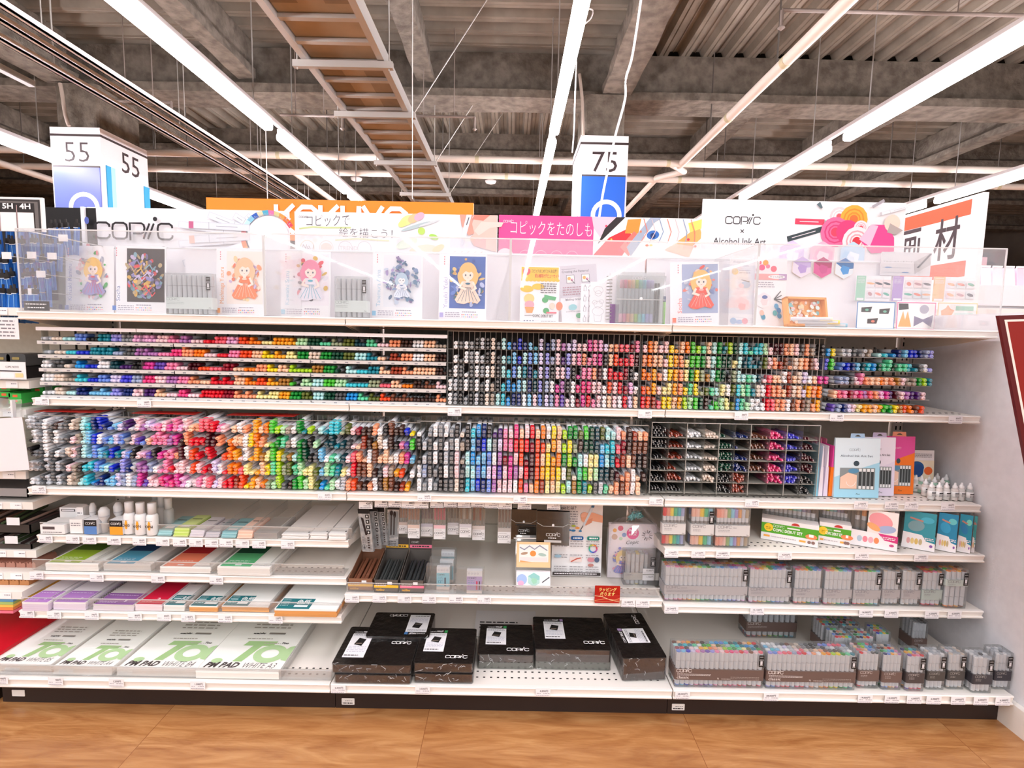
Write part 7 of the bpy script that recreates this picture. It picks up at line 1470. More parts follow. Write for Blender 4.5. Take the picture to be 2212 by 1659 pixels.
# hanging packs under the lower marker shelf
def hook_tag(px, py, Y, price, label):
    q = PY(px, py, Y); t = thing('hook_price', label, 'price card', (q.x, Y, q.z))
    b = MB(); b.box(-.0285, .0285, 0, .001, -.016, .016, M('#241e1e')); b.build('holder', t); b = MB(); b.box(-.026, .026, -.001, 0, -.014, .014, M('#f6f4f6')); a = Art(b, (-.026, -.0012, -.014), (1, 0, 0), (0, 0, 1)); a.text(price, .028, .017, .008, '#3c3438', bold=.02, fit=.021); a.scrib(.018, .010, .048, 1, .005, '#8a8490', .5); a.scrib(.003, .003, .048, 1, .004, '#6a6470', .6); b.build('card', t)
    b = MB(); b.tube([(0, .0012, .004), (0, BACKY - Y, .004)], .002, STEEL, 6); b.build('hook_rod', t)
    return t
HT = [(790, 1091, '420円'), (824, 1088, '440円'), (852, 1088, '440円'), (882, 1090, '440円'), (911, 1090, '440円'), (944, 1089, '440円'), (972, 1088, '440円'), (1003, 1089, '440円'), (1031, 1088, '440円'), (1061, 1090, '440円'), (1091, 1092, '440円'), (1133, 1092, '1,340円'), (1196, 1093, '2,150円')]
for i, (px, py, pr) in enumerate(HT): hook_tag(px, py, 1.985, pr, 'black-edged price card on a hook end, %s in the row of hooks' % ordw(i + 1))
def hangpack(x0, x1, y0, y1, Y, pens, cardc, label, kind='pen'):
    A = PY(x0, y0, Y); B = PY(x1, y1, Y); W = B.x - A.x; H = A.z - B.z; t = thing('hanging_pack', label, 'pen pack', ((A.x + B.x) / 2, Y, B.z))
    n = 4
    for i in range(n):
        b = MB(); x = -W / 2 + W * (i + .5) / n; b.tube([(x, .006, H * .44), (x, .006, H * .60)], .0042, M('#9c9490', .3), 8); b.tube([(x, .006, H * .60), (x, .006, H * .97)], .0046, M(pens[i % len(pens)], .3), 8); b.build('pen', t)
    b = MB(); b.box(-W / 2, W / 2, 0, .012, 0, H * .44, M('#f4f2f4', .35)); a = Art(b, (-W / 2, -.0002, 0), (1, 0, 0), (0, 0, 1)); a.rect(0, H * .33, W, H * .44, cardc); a.logo(W * .08, H * .16, W * .84, '#4c484c', .05); a.scrib(W * .08, H * .28, W * .7, 1, .005, '#b8b4b4', .4); a.scrib(W * .1, H * .11, W * .8, 1, .005, '#c8c4c4', .4); a.text('.Too', W * .7, H * .03, .006, '#3c383c', shear=.3); b.build('card', t)
    b = MB(); b.box(-W / 2 - .001, W / 2 + .001, -.0012, -.0008, H * .44, H, PVC); b.box(-W / 2 - .001, W / 2 + .001, .0125, .013, 0, H, PVC); b.build('pouch', t)
HP = [(857, 880, 1096, 1153, ('#a85c28',), '#d8c8c0', 'orange-brown pens in a hanging pack partly behind its neighbour'), (881, 906, 1096, 1163, ('#b8601c', '#a4541c'), '#e8d0c4', 'hanging pack of amber pens, lower than the pack behind'), (909, 935, 1095, 1159, ('#5c4458',), '#d0ccd8', 'hanging pack of plum grey pens'), (937, 962, 1095, 1165, ('#e0486c',), '#f4c8d0', 'hanging pack of bright pink pens'), (967, 991, 1096, 1155, ('#7c7870', '#5c5850'), '#d0ccd0', 'hanging pack of grey and black pens'), (993, 1018, 1095, 1161, ('#8c5c34', '#c8c0b8'), '#d8d4dc', 'hanging pack of brown and white pens'), (1021, 1047, 1096, 1167, ('#b04c20', '#9c8c7c'), '#e0d4d0', 'hanging pack of orange and grey pens, last before the gap'), (1076, 1103, 1098, 1174, ('#6c4434',), '#c0b8b4', 'hanging pack of dark brown pens beside the black pouches')]
for i, h_ in enumerate(HP): hangpack(h_[0], h_[1], h_[2], h_[3], 2.07 + (.02 if i % 2 else .05), h_[4], h_[5], h_[6])
SILV = noisy('silver_pack', '#a9abae', '#c8cacc', 30, .22, .4, bscale=40, metal=.35)
for i, (x0, x1, y0, y1, Y, lab) in enumerate(((835, 860, 1094, 1180, 2.12, 'clear-fronted silver pack showing brush pens, last of the silver packs'), (822, 838, 1100, 1178, 2.10, 'silver pack edge third from the shelf corner'), (805, 824, 1098, 1186, 2.08, 'silver pack with black icons, second of the overlapping ones'), (781, 808, 1103, 1192, 2.05, 'silver hanging pack with a black brush pen picture, foremost'))):
    A = PY(x0, y0, Y); B = PY(x1, y1, Y); W = B.x - A.x; H = A.z - B.z; t = thing('brush_pack', lab, 'pen pack', ((A.x + B.x) / 2, Y, B.z), (math.radians(4), math.radians(-4 if i else 2), math.radians(-12 if i else 5)))
    b = MB(); b.slab([(-W / 2, 0, 0), (-W / 2, .012, 0), (-W / 2, .003, H), (-W / 2, 0, H)], (W, 0, 0), SILV); b.build('pouch', t)
    b = MB(); b.box(-W / 2, W / 2, -.0006, .004, H * .95, H * 1.06, M('#1c1818')); b.build('header', t)
    b = MB(); a = Art(b, (-W / 2, -.0004, 0), (1, 0, 0), (0, 0, 1))
    if i != 0:
        if i == 3: a.poly([(W * .2, H * .86), (W * .42, H * .84), (W * .62, H * .42), (W * .44, H * .42)], '#2c2020'); a.ring(W * .26, H * .14, W * .16, .001, '#3c3838'); a.poly([(W * .22, H * .08), (W * .3, H * .08), (W * .26, H * .19)], '#1c1818'); a.scrib(W * .12, H * .36, W * .4, 4, .008, '#6c686c', .3)
        for k in range(4): a.rect(W * .62, H * (.84 - .13 * k), W * .92, H * (.93 - .13 * k), '#1c1818'); a.ell(W * .77, H * (.885 - .13 * k), W * .07, H * .025, '#d0d0d0')
        for k in range(5): a.rect(W * .6, H * (.34 - .06 * k), W * .78, H * (.37 - .06 * k), '#3c2c28')
    else:
        a.rect(W * .1, H * .28, W * .9, H * .9, '#8e9294'); a.ell(W * .35, H * .86, W * .14, H * .07, '#2c2020'); a.ell(W * .62, H * .82, W * .12, H * .09, '#2c2020')
        for x in (.35, .6): a.line([(W * x, H * .8), (W * x, H * .3)], .006, '#4c4444')
        a.scrib(W * .15, H * .12, W * .8, 3, .008, '#5c585c', .4)
    b.build('print', t)
SMOKE = clear('smoke_pouch', haze=.25, gloss=.10, hazecol='#3c3a38', tint='#8c8884')
for i, (x0, x1, y0, y1, Y, n, lab) in enumerate(((1105, 1158, 1100, 1166, 2.10, 7, 'black snap pouch of brown pens, smaller of the two hanging pouches'), (1160, 1229, 1104, 1178, 2.02, 9, 'larger clear-fronted black snap pouch of pens before the information poster'))):
    A = PY(x0, y0, Y); B = PY(x1, y1, Y); W = B.x - A.x; H = A.z - B.z; t = thing('snap_pouch', lab, 'pen pouch', ((A.x + B.x) / 2, Y, B.z), (0, 0, math.radians(-3)))
    MB().box(-W / 2, W / 2, .012, .015, 0, H, M('#1e1a18', .3)).build('back_sheet', t)
    for k in range(n): x = -W / 2 + W * (.08 + .84 * k / (n - 1)); b = MB(); b.tube([(x, .006, H * .08), (x, .006, H * .55)], .0044, M('#4a4440' if i == 0 else '#8a8886', .3), 8); b.tube([(x, .006, H * .55), (x, .006, H * .94)], .0047, M('#5a3e34', .3), 8); b.build('pen', t)
    b = MB(); b.box(-W / 2, W / 2, -.001, -.0004, 0, H * .62, SMOKE); b.slab([(-W / 2, -.002, H), (-W / 2, -.002, H * .66), (-W * .3, -.002, H * .56), (W * .3, -.002, H * .56), (W / 2, -.002, H * .66), (W / 2, -.002, H)], (0, .0006, 0), SMOKE); b.build('pouch', t)
    b = MB(); b.tube([(-W / 2, -.003, H * .66), (-W * .3, -.003, H * .56), (W * .3, -.003, H * .56), (W / 2, -.003, H * .66)], .001, M('#c8c4c0', .2), 5); b.build('piping', t)
    b = MB(); b.lathe([(.005, 0), (.005, .002), (.003, .003)], M('#f4f2f4'), 12, Matrix.Translation((0, -.003, H * .60)) @ Matrix.Rotation(math.pi / 2, 4, 'X')); b.build('snap_button', t)
    b = MB(); a = Art(b, (-W / 2, -.0014, 0), (1, 0, 0), (0, 0, 1)); a.logo(W * .3, H * .27, W * .42, '#e4e2e2', .05); a.scrib(W * .36, H * .2, W * .6, 1, .006, '#e4e2e2', .6); a.rect(W * .24, H * .08, W * .76, H * .15, '#c8c6c6'); b.build('print', t)
    b = MB(); b.box(-.02, .02, .012, .015, H, H + .02, M('#1e1a18')); b.build('hang_tab', t)
# flyer corner under the middle shelf
t = thing('flyer', 'edge of a printed sheet lying flat on the shelf behind the third wallet', 'flyer', (.0, 2.15, zb0 + .0004)); MB().box(-.13, .13, -.1, .1, 0, .0015, M('#efedee')).build('sheet', t); b = MB(); a = Art(b, (-.13, -.1, .0015), (1, 0, 0), (0, 1, 0)); a.rect(.20, .05, .24, .09, '#a82434'); a.scrib(.02, .1, .18, 3, .02, '#3c383c', .5); b.build('print', t)
# ------------------------------------------------------------------ top short shelf of the left bay
z = .555
def boxy(name, xl, xr, yb, h, d, label, cat, m, art=None, back=0.0, rot=0):
    A = PZ(xl, yb, z); B = PZ(xr, yb, z); W = B.x - A.x; t = thing(name, label, cat, ((A.x + B.x) / 2, A.y + back, z + .0022), (0, 0, math.radians(rot)))
    MB().box(-W / 2, W / 2, 0, d, 0, h, m).build('carton', t); b = MB(); a = Art(b, (-W / 2, -.0002, 0), (1, 0, 0), (0, 0, 1)); (art or (lambda a, W, h: a.scrib(W * .1, h * .7, W * .85, 2, h * .15, '#8c8890', .4)))(a, W, h); b.build('print', t); return t
wm = M('#f3f1f2', .4)
boxy('refill_box', 88, 142, 1154, .036, .08, 'low white box with dark print at the shelf corner', 'box', wm, lambda a, W, h: (a.rect(W * .1, h * .5, W * .6, h * .8, '#5c5052'), a.scrib(W * .1, h * .15, W * .9, 1, h * .15, '#6c6870', .5)))
boxy('refill_box', 131, 172, 1134, .070, .05, 'tall white box with black title bar behind the low box', 'box', wm, lambda a, W, h: (a.rect(W * .1, h * .78, W * .85, h * .92, '#3c383c'), a.rect(W * .14, h * .81, W * .8, h * .89, '#e8e6ea')))
boxy('refill_box', 152, 180, 1153, .055, .05, 'white nib refill box between the tall box and the blue-striped one', 'box', wm)
boxy('refill_box', 168, 182, 1142, .085, .03, 'narrow white box standing behind the nib refill box', 'box', wm)
def cop(c): return lambda a, W, h: (a.rect(0, h * .55, W, h * .98, '#201c1c'), a.logo(W * .12, h * .68, W * .76, '#f4f2f2', .06), a.rect(0, h * .48, W, h * .55, c), a.rect(0, 0, W, h * .48, c))
boxy('accessory_box', 183, 211, 1155, .058, .05, 'small box with black top and blue lower half', 'box', M('#e8e8ec'), cop('#5c88c8'))
boxy('accessory_box', 238, 267, 1156, .058, .05, 'small box with black top and amber lower half', 'box', M('#e8e8ec'), cop('#f0a430'))
CLR = M('#d2d2d4', .2)
for (px, py, r, h, lab) in ((203, 1143, .012, .105, 'clear air nozzle tube leaning behind the blue-striped box'), (227, 1150, .019, .100, 'clear plastic air can between the two small boxes'), (258, 1143, .017, .108, 'rounded clear blower behind the amber box')):
    q = PZ(px, py, z); t = thing('air_tool', lab, 'airbrush part', (q.x, q.y, z + .0022)); MB().lathe([(r * .55, 0), (r * .6, h * .3), (r * .5, h * .45), (r, h * .6), (r, h * .86), (r * .5, h)], CLR, 14).build('plastic_body', t); MB().lathe([(r * .9, h * .62), (r * 1.04, h * .64), (r * 1.04, h * .68), (r * .9, h * .7)], M('#b4b4b8', .3), 14).build('collar', t)
for i, (px, py, txt, lab) in enumerate(((282, 1152, 'D60', 'white refill bottle with amber flame mark, first of the three big ones'), (306, 1154, '60N', 'white refill bottle with amber flame mark, middle of the three big ones'), (331, 1155, '0N', 'white refill bottle with amber flame mark, last of the three big ones'))):
    q = PZ(px, py, z)
    def bd(t, txt=txt):
        b = MB(); a = Art(b, (-.018, -.0212, .01), (1, 0, 0), (0, 0, 1)); a.ell(.018, .030, .0055, .018, '#f4a830'); a.text(txt, .002, .022, .011, '#3c383c', bold=.01, fit=.03); a.scrib(.004, .048, .03, 1, .004, '#a8a4a8', .4); b.build('print', t)
    lathe_bottle('refill_bottle', q.x, q.y, z + .0018, .0205, .125, M('#f2f2f4', .3), M('#dcdadc', .3), lab, 'bottle', nozzle=False, band=bd)
for i, (px, py) in enumerate(((352, 1138), (366, 1142), (338, 1120))):
    q = PZ(px, py, z); lathe_bottle('empty_bottle', q.x, q.y, z + .0018, .0185, .125, clear('bottle_plastic', haze=.4, gloss=.08), M('#d6d8da', .3), 'clear empty bottle behind the refill bottles, ' + ('tallest, at the front', 'beside the card stack', 'hindmost')[i], 'bottle', nozzle=False)
def cards(xl, xr, yb, h, d, c, c2, label, lip=None, hole=True, slope=True):
    A = PZ(xl, yb, z); B = PZ(xr, yb, z); W = B.x - A.x; t = thing('card_stack', label, 'card stack', ((A.x + B.x) / 2, A.y, z + .0022)); b = MB()
    n = 5
    for i in range(n): b.box(-W / 2 + .001 * (i % 2), W / 2 - .001 * ((i + 1) % 2), .003 * i, d, h * i / n + .0002, h * (i + 1) / n, M(c if i % 2 else c2, .4))
    b.build('sheets', t); b = MB(); a = Art(b, (-W / 2, .012, h), (1, 0, 0), (0, 1, 0))
    a.rect(.004, .01, W - .004, d * .45, c2); a.rect(W * .2, .014, W * .8, .032, '#f4f4f6')
    if hole: a.rect(W * .15, d * .62, W * .85, d * .66, '#3c3c3c')
    b.build('print', t)
for a_ in ((340, 371, 1158, .020, '#b4dce0', '#9cc8cc', 'pale aqua card stack, first beside the bottles'), (374, 407, 1160, .028, '#c4dc70', '#d8e898', 'lime green card stack'), (409, 440, 1161, .022, '#d8d0d8', '#e4dee4', 'pale mauve card stack after the lime one'), (442, 473, 1162, .016, '#d4ccd0', '#c8c4cc', 'grey card stack, fourth'), (477, 510, 1163, .020, '#a8d0d4', '#8cbcc4', 'blue-green card stack, fifth'), (512, 545, 1164, .026, '#f4c4b0', '#f8d4c4', 'salmon pink card stack, sixth')):
    cards(a_[0], a_[1], a_[2], a_[3], .16, a_[4], a_[5], a_[6])
boxy('clear_box', 549, 600, 1164, .022, .18, 'shallow clear plastic box between the pink and white card stacks', 'box', clear('clear_box', haze=.3, gloss=.1))
for a_ in ((608, 668, 1165, .018, .34, 'wide white card stack, first of three beside the shelf end'), (669, 707, 1166, .022, .36, 'white card stack in the middle of three at the shelf end'), (709, 748, 1168, .026, .38, 'white card stack against the clear end plate')):
    A = PZ(a_[0], a_[2], z); B = PZ(a_[1], a_[2], z); W = B.x - A.x; t = thing('card_stack', a_[5], 'card stack', ((A.x + B.x) / 2, A.y, z + .0022)); b = MB()
    for i in range(4): b.box(-W / 2 + .0015 * (i % 2), W / 2 - .001, .004 * (i % 3), a_[4], a_[3] * i / 4 + .0002, a_[3] * (i + 1) / 4, M('#f4f2f1' if i % 2 else '#eae6e4', .5))
    b.build('sheets', t); b = MB(); b.box(W / 2 - .010, W / 2 - .004, .02, .03, a_[3], a_[3] + .0008, M('#4c484a')); b.build('print', t)
# ------------------------------------------------------------------ price cards in the rails
RAILS = [
 (1.997, 'upper marker rail', [(92, 866, '280円'), (312, 871, '280円'), (982, 889, '380円'), (1393, 894, '380円'), (1601, 898, '380円'), (1807, 901, '280円'), (2063, 906, '800円')]),
 (1.953, 'lower marker rail', [(85, 1057, '420円'), (702, 1071, '420円'), (917, 1074, '500円'), (1124, 1078, '500円'), (1417, 1082, '220円'), (1624, 1086, '220円'), (1859, 1090, '2,700円'), (1925, 1091, '2,700円'), (1968, 1092, '2,700円'), (2047, 1093, '800円')]),
 (1.976, 'bottle shelf rail', [(100, 1163, '500円'), (158, 1165, '500円'), (194, 1166, '2,500円'), (247, 1168, '3,400円'), (302, 1169, '850円'), (352, 1170, '580円'), (389, 1171, '380円'), (424, 1172, '580円'), (458, 1173, '600円'), (489, 1173, '380円'), (524, 1174, '380円'), (560, 1175, '570円'), (622, 1176, '830円')]),
 (1.945, 'coloured pad rail', [(80, 1242, '600円'), (210, 1247, '720円'), (342, 1250, '800円'), (468, 1253, '820円')]),
 (1.882, 'teal label pad rail', [(60, 1325, '580円'), (118, 1327, '720円'), (199, 1329, '740円'), (292, 1331, '800円'), (355, 1332, '400円'), (407, 1334, '1,180円'), (487, 1335, '350円'), (596, 1337, '220円')]),
 (1.746, 'bottom rail, white pads', [(2, 1467, '900円'), (121, 1470, '980円'), (252, 1473, '1,200円'), (428, 1479, '1,500円')]),
 (1.91, 'middle shelf rail', [(761, 1292, '230円'), (820, 1292, '230円'), (874, 1293, '230円'), (927, 1294, '720円'), (985, 1294, '890円'), (1046, 1295, '720円'), (1357, 1302, '10,080円'), (1388, 1303, '1,700円')]),
 (1.746, 'bottom rail, black wallets', [(731, 1487, '2,500円'), (913, 1489, '3,500円'), (1173, 1494, '4,800円')]),
 (1.915, 'debut set rail', [(1450, 1195, '3,360円'), (1508, 1196, '6,720円'), (1561, 1197, '10,080円'), (1695, 1200, '4,040円'), (1861, 1201, '6,000円'), (1989, 1204, '6,000円')]),
 (1.895, 'clear set rail', [(1450, 1316, '20,240円'), (1635, 1319, '15,120円'), (1870, 1324, '14,080円'), (1925, 1325, '6,000円'), (2012, 1327, '6,000円'), (2061, 1327, '6,000円')]),
 (1.746, 'bottom rail, brown-banded sets', [(1474, 1500, '28,000円'), (1665, 1504, '28,000円'), (1868, 1508, '14,000円'), (1926, 1509, '14,000円'), (1974, 1510, '6,000円'), (2016, 1511, '6,000円'), (2069, 1512, '6,000円'), (2118, 1513, '6,000円'), (2165, 1514, '6,000円')])]
for Y, nm, L in RAILS:
    for i, (px, py, pr) in enumerate(L):
        q = PY(px, py, Y); tagcard(q.x, Y - .0025, q.z - .001, pr, 'small white price card, %s along the %s' % (ordw(i + 1), nm), tilt=0.0)
# ------------------------------------------------------------------ neighbouring shelving on the far side of the first post
NX0, NX1 = -3.0, -1.835
def nshelf(ypx, Yf, label, xr=NX1, lip=.03):
    z = PY(20, ypx, Yf).z
    t = thing('shelf_board', label, 'shelf', ((NX0 + xr) / 2, Yf, z - .03)); put(MB().box(NX0, xr, Yf + .01, 2.44, z - .03, z, SHELF), 'deck_panel', t)
    put(MB().box(NX0, xr, Yf, Yf + .01, z - lip, z, RAILM), 'price_rail', t)
    b = MB(); a = Art(b, (NX0, Yf - .0001, z - lip), (1, 0, 0), (0, 0, 1)); k = .03
    while k < xr - NX0 - .06: a.rect(k, .003, k + .045, lip - .003, '#fbfafc', up=False); a.scrib(k + .02, lip * .55, k + .042, 1, .006, '#8a8490', .5); k += .075
    put(b, 'price_strip', t)
    return z
N = ['brush display', 'white notice', 'zip cases', 'green boxes', 'paper tag', 'dark trays', 'lower dark trays', 'pinkish wood pieces', 'orange wood pieces']
za = nshelf(664, 2.0, 'neighbouring shelf under the blue brush packs'); zb_ = nshelf(822, 2.02, 'neighbouring shelf under the grey zip cases'); zc_ = nshelf(884, 2.0, 'neighbouring shelf under the green boxes')
zd = nshelf(1018, 1.98, 'neighbouring shelf just below the blank hanging paper'); ze = nshelf(1084, 2.0, 'neighbouring shelf over the dark trays'); zg = nshelf(1188, 2.0, 'neighbouring shelf between dark trays and wood pieces'); zh = nshelf(1236, 1.98, 'neighbouring shelf under the pinkish wood pieces'); zi = nshelf(1278, 1.93, 'neighbouring shelf under the orange wood pieces')
zj = nshelf(1458, 1.746, 'neighbouring bottom shelf with the red pad')
solo(MB().box(NX0, NX1, 2.44, 2.452, .1, 1.42, PANEL), 'back_panel', 'back panel of the neighbouring shelving', 'panel')
solo(MB().box(NX0, NX1, 1.80, 1.83, 0, .097, M('#2b1f1c', .5)), 'kick_board', 'dark kick board of the neighbouring shelving', 'kick board')
solo(MB().box(-2.6, NX1 - .02, 2.43, 2.44, 1.42, PY(130, 448, 2.43).z, M('#171313', .6)), 'display_panel', 'black display panel behind the blue brush packs', 'panel')
# pencil grade chart
Y = 2.12; A = PY(-60, 425, Y); B = PY(91, 427, Y); zt = B.z; zl_ = PY(60, 500, Y).z
t = thing('grade_chart', 'white-framed black chart with pencil grades above the blue packs', 'chart', (B.x - .2, Y, zl_)); W = .44
MB().box(-.2, .2 + .0, 0, .01, 0, zt - zl_, M('#f0eeee')).build('frame', t)
b = MB(); a = Art(b, (-.2, -.0002, 0), (1, 0, 0), (0, 0, 1)); H = zt - zl_; a.rect(.01, 0, .39, H - .008, '#3a3434'); a.rect(.012, 0, .382, H - .016, '#6c6664'); a.rect(.012, 0, .368, H - .022, '#2a2424')
for i, g in enumerate(('7H', '6H', '5H', '4H')): x = .368 - (4 - i) * .068; a.rect(x + .003, 0, x + .065, H * .55, '#f2f0f2'); a.text(g, x + .034, H * .66, .020, '#f4f2f4', center=True, bold=.03, fit=.042); a.rect(x, 0, x + .0025, H - .03, '#c8a8a8')
b.build('print', t)
# blue brush packs on hooks
BLU = clear('blue_pouch', haze=.75, gloss=.10, hazecol='#1c5ca8', tint='#5c88c0'); BLK = M('#1c1614', .5)
rr = random.Random(11)
hb = MB(); hb.box(-.011, .011, -.004, .004, .115, .135, BLK); hb.box(-.004, .004, -.002, .002, .135, .150, M('#2c2624')); hm = hb.build('header'); pb = MB()
pb.slab([(-.0125, -.003, 0), (.0125, -.003, 0), (.012, -.002, .116), (-.012, -.002, .116)], (0, .006, 0), M('#1a5cab', .3)); pb.slab([(-.004, -.0036, .01), (-.001, -.0036, .01), (-.001, -.0036, .11), (-.004, -.0036, .11)], (0, .0005, 0), M('#7cacd8', .3)); pm = pb.build('brush_pack'); sb = MB(); sb.box(-.0115, .0115, -.0045, -.0035, .112, .1145, M('#d8dce4')); sm = sb.build('seal_line')
hm.parent = pm; sm.parent = pm; hm.name = 'header'
first = True
for ri, (yt, x1, n, Y) in enumerate(((472, 166, 13, 2.30), (507, 128, 10, 2.26), (547, 118, 10, 2.22), (580, 108, 9, 2.18), (614, 76, 7, 2.12))):
    for k in range(n):
        px = x1 - k * 13.5 + rr.uniform(-2, 2)
        if px < -14: continue
        q = PY(px, yt + rr.uniform(-2, 3), Y + (k % 3) * .012)
        if first: r, hh, ss = pm, hm, sm; first = False
        else:
            r = pm.copy(); hh = hm.copy(); ss = sm.copy(); COL.objects.link(r); COL.objects.link(hh); COL.objects.link(ss); hh.parent = r; ss.parent = r
        r.location = (q.x - .012, q.y, q.z - .15); r.rotation_euler = (0, rr.uniform(-.12, .12), rr.uniform(-.5, .1))
        tag(r, 'blue brush pack with black header, %s along the %s hook row' % (ordw(k + 1), ones[ri + 1]), 'brush pack', 'blue brush packs on hooks')
t = None
for i, (px, py) in enumerate(((14, 552), (68, 551), (112, 553), (88, 592), (70, 630), (136, 514))):
    q = PY(px, py, 2.06 if px < 60 else 2.12); t = thing('hook_price', 'blank-looking white price tab among the blue packs, ' + ('beside the case edge', 'behind the case glass, upper', 'upper and farther along', 'middle', 'lowest', 'highest with a dark clip')[i], 'price card', tuple(q)); MB().box(-.018, .018, 0, .001, -.013, .013, M('#eceaee')).build('card', t); b = MB(); b.tube([(0, .001, 0), (0, .3, 0)], .0015, STEEL, 5); b.build('hook_rod', t)
# notice, cases, boxes
def sheet(x0, x1, y0, y1, Y, label, art, name='notice', cat='notice', c='#f4f2f6', tilt=0):
    A = PY(x0, y0, Y); B = PY(x1, y1, Y); W = B.x - A.x; H = A.z - B.z; t = thing(name, label, cat, ((A.x + B.x) / 2, Y, B.z), (0, math.radians(tilt), 0)); MB().box(-W / 2, W / 2, 0, .0015, 0, H, M(c, .4)).build('sheet', t); b = MB(); a = Art(b, (-W / 2, -.0002, 0), (1, 0, 0), (0, 0, 1)); art(a, W, H)
    if b.v: b.build('print', t)
sheet(-60, 42, 684, 733, 1.99, 'white printed notice hanging under the blue brush packs', lambda a, W, H: a.scrib(.02, H * .8, W * .92, 5, H * .17, '#8c8890', .4))
sheet(-60, 57, 780, 820, 2.0, 'white price notice with a dark pencil picture beside the domed marker rack', lambda a, W, H: (a.text('COPIC NOVO', W * .62, H * .66, .008, '#5c585c', fit=.05), a.line([(W * .5, H * .48), (W * .92, H * .47)], .004, '#3c383c'), a.rect(W * .52, H * .05, W * .78, H * .38, '#f8f6fa'), a.rect(W * .80, H * .12, W * .95, H * .36, '#ecd8a0')))
sheet(-60, 64, 903, 1019, 1.94, 'large blank white sheet hanging at the photo edge beside the lower rack', lambda a, W, H: None, name='blank_sheet', cat='sheet', c='#f0ecf2', tilt=-4)
for i, x in enumerate((12, 40)):
    q = PY(x, 776, 2.10); t = thing('zip_case', ('first' if i == 0 else 'second') + ' grey case with brass clasp behind the price notice', 'case', (q.x - .02 + i * .01, 2.10, zb_ + .0004 if False else q.z - .03)); b = MB(); b.rbox(-.038, .038, 0, .09, 0, .052, .012, M('#5c5c5c', .4), axis='y'); b.build('shell', t); MB().rbox(-.014, .014, -.002, 0, .028, .038, .003, M('#c8b070', .3, .5), axis='y').build('clasp', t); MB().box(-.038, .038, -.0008, .09, -.05, -.0002, M('#2c2828')).build('tray', t)
for i, (px, py) in enumerate(((8, 838), (8, 852), (32, 855), (32, 866), (80, 842), (58, 862))):
    q = PY(px, py, 2.04 + (.08 if i > 3 else 0)); t = thing('green_box', 'small bright green lead box with orange label, ' + ('top of the first pile', 'lower in the first pile', 'top of the second pile', 'lower in the second pile', 'set back beside the rack', 'lying low beside the shelf end')[i], 'box', (q.x, q.y, q.z - .010)); MB().box(-.024, .024, 0, .10, -.0005, .0195, M('#3cb44c', .35)).build('carton', t); MB().box(-.008, .010, -.0006, 0, .005, .014, M('#e8683c')).build('sticker', t)
t = thing('clear_bag', 'crumpled clear bag clipped over the shelf under the green boxes', 'bag', tuple(PY(30, 888, 1.99))); b = MB(); r_ = random.Random(2); n = 8
g = [[(-.09 + .018 * i + r_.uniform(-.004, .004), -.01 + r_.uniform(-.01, .01), j * .016 + r_.uniform(-.004, .004)) for i in range(n)] for j in range(4)]
b.add([v for q in g for v in q], [(j * n + i, j * n + i + 1, (j + 1) * n + i + 1, (j + 1) * n + i) for j in range(3) for i in range(n - 1)], clear('bag_film', haze=.25, gloss=.15)); b.build('film', t); MB().box(.012, .020, -.026, -.012, -.02, .045, M('#e8e8ea', .3)).build('clip', t)
for i, (px, y, z_, lab) in enumerate(((20, 1062, None, 'long grey tray on the neighbouring shelf just over the price rail'), (20, 1140, None, 'dark clear-fronted tray of loose goods, upper'), (20, 1182, None, 'dark clear-fronted tray of loose goods, lower'))):
    q = PY(px, y + 12, 2.01); t = thing('goods_tray', lab, 'tray', (-2.3, 2.01, q.z)); b = MB(); m = M(('#9a989a', '#3c3836', '#45403e')[i], .4); b.box(-.5, .44, 0, .25, 0, .003, m); b.box(-.5, .44, 0, .004, 0, .035, m); b.box(.436, .44, 0, .25, 0, .035, m); b.build('tray', t)
    if i:
        b = MB(); r_ = random.Random(i)
        for k in range(26): x = -.48 + k * .036; b.tube([(x, .02, .030), (x + r_.uniform(-.02, .03), .2, .045)], .006, M(r_.choice(['#6c4c3c', '#c8a890', '#4c5c3c', '#3c2c2c', '#a88c80']), .5), 6)
        o = b.build('loose_goods', t); o['kind'] = 'stuff'
        t2 = thing('price_card', 'white price card hanging on the %s dark tray' % ('upper', 'lower')[i - 1], 'price card', tuple(PY(33 - 4 * i, 1126 + 40 * (i - 1), 2.0))); MB().box(-.025, .025, -.002, -.0008, -.015, .015, M('#f2f0f4')).build('card', t2)
for row, (y, Y, c, w_) in enumerate(((1226, 2.02, '#b07c6c', 'pinkish'), (1268, 1.98, '#b87c4c', 'orange'))):
    zz_ = (zh if row == 0 else zi)
    for k in range(7):
        q = PY(78 - k * 22 - row * 14, y, Y); r_ = random.Random(k + row * 9); t = thing('wood_piece', '%s wooden cut-out piece, %s from the shelf end' % (w_, ones[k + 1]), 'wooden piece', (q.x - .02, Y, zz_ + .0004), group='wooden pieces on the neighbouring shelves')
        b = MB(); pts = [(-.018, 0, 0), (.018, 0, 0), (.018, 0, .016), (.010, 0, .018 + r_.uniform(0, .008)), (.004, 0, .016), (-.002, 0, .024), (-.010, 0, .016), (-.016, 0, .022)]; b.slab(pts, (0, .1, 0), M(c, .6)); b.build('cut_out', t)
for i, (y, c, c2) in enumerate(((1296, '#5c98c0', 'blue'), (1302, '#a8c070', 'green'), (1308, '#f4c458', 'yellow'), (1314, '#f08850', 'orange'), (1321, '#f07890', 'pink'))):
    q = PY(28, y, 1.93); solo(MB().box(q.x - .3, q.x, 1.93, 2.2, q.z - .008, q.z + .002, M(c, .5)), 'paper_stack', c2 + ' origami paper pile hanging over the shelf edge at the photo edge', 'paper')
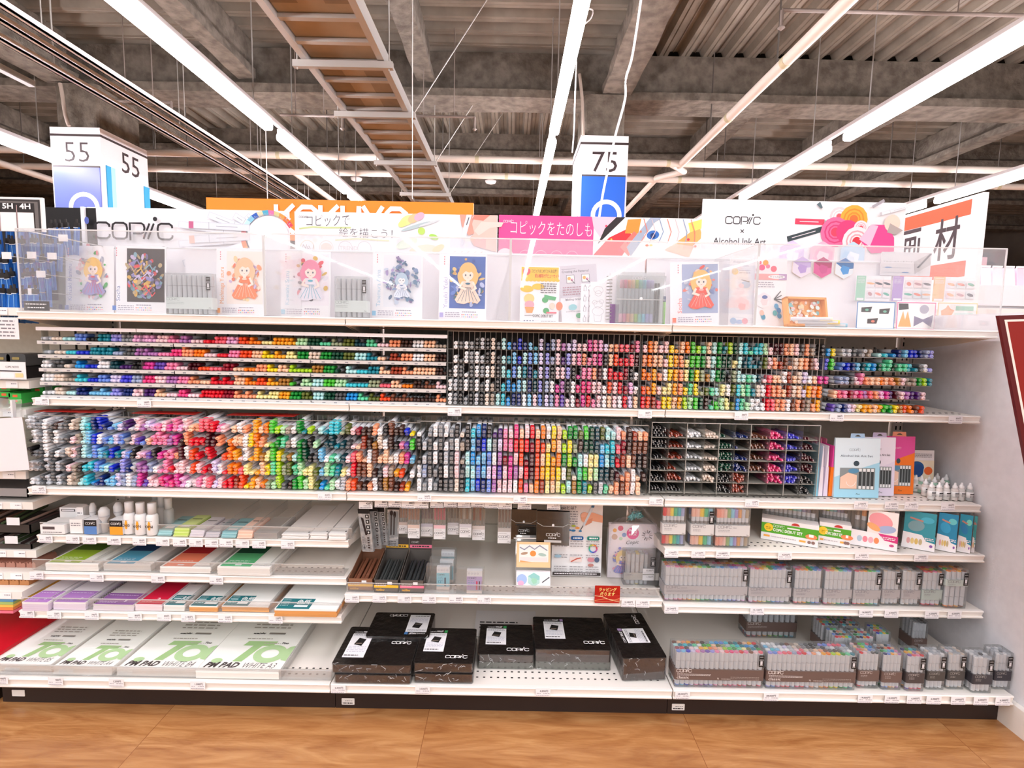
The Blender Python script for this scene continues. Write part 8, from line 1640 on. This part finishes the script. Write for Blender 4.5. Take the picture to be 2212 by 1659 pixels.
A = PZ(0, 1428, zj + .01); t = thing('red_pad', 'large bright red pad lying next to the white lettered pads', 'paper pad', (-1.99, 2.1, zj + .0004)); MB().box(-.13, .13, -.30, .30, 0, .012, M('#d01428', .35)).build('cover', t); b = MB(); a = Art(b, (-.13, -.3, .012), (1, 0, 0), (0, 1, 0)); a.rect(0, 0, .07, .2, '#e87880'); a.rect(0, .0, .04, .25, '#b8b4d0'); b.build('print', t)
# ------------------------------------------------------------------ shelving seen past the right end of the case
Y = 4.2; A = PY(1960, 612, Y); B = PY(2330, 598, Y); z0_ = PY(2150, 655, Y).z; zt_ = PY(2150, 616, Y).z
t = thing('far_shelving', 'white shelving unit in the next aisle seen past the case end', 'shelving', ((A.x + B.x) / 2, Y, 0)); put(MB().box(A.x, B.x, Y, Y + .5, 0, z0_ - .14, M('#d8d4d8')), 'lower_body', t); put(MB().box(A.x, B.x, Y - .02, Y, z0_ - .10, z0_ - .04, M('#f0eae8')), 'front_rail', t); put(MB().box(A.x, B.x, Y, Y + .5, z0_ - .14, z0_ - .02, M('#a8a8ac')), 'recess', t); put(MB().box(A.x, B.x, Y - .01, Y + .5, z0_ - .02, zt_, M('#eceaf0')), 'price_board', t)
for k in range(11):
    px = 1975 + k * 26; q = PY(px, 610, Y + .1); c = ('#f4d0d8', '#eceaf2', '#f8dce0', '#e4e4f0', '#f4c4d0')[k % 5]
    t = thing('pale_pouch', 'pale pouch on the far shelving, %s along the row' % ordw(k + 1), 'pouch', (q.x, Y + .1, zt_ + .0004), group='pale pouches on the far shelving'); b = MB(); b.slab([(-.042, 0, 0), (.042, 0, 0), (.036, .02, .15), (-.036, .02, .15)], (0, .04, 0), M(c, .4)); b.build('pouch', t); MB().box(-.036, .036, .016, .03, .151, .165, M('#fbfafc')).build('header', t)
solo(MB().box(A.x - .8, B.x + .5, 5.6, 5.64, 0, PY(2150, 556, 5.6).z, M('#c89aa2', .5)), 'pink_reflection', 'pink reflection built as a partition behind the pale pouches', 'partition')  # solid pink wall put in for a pink reflection
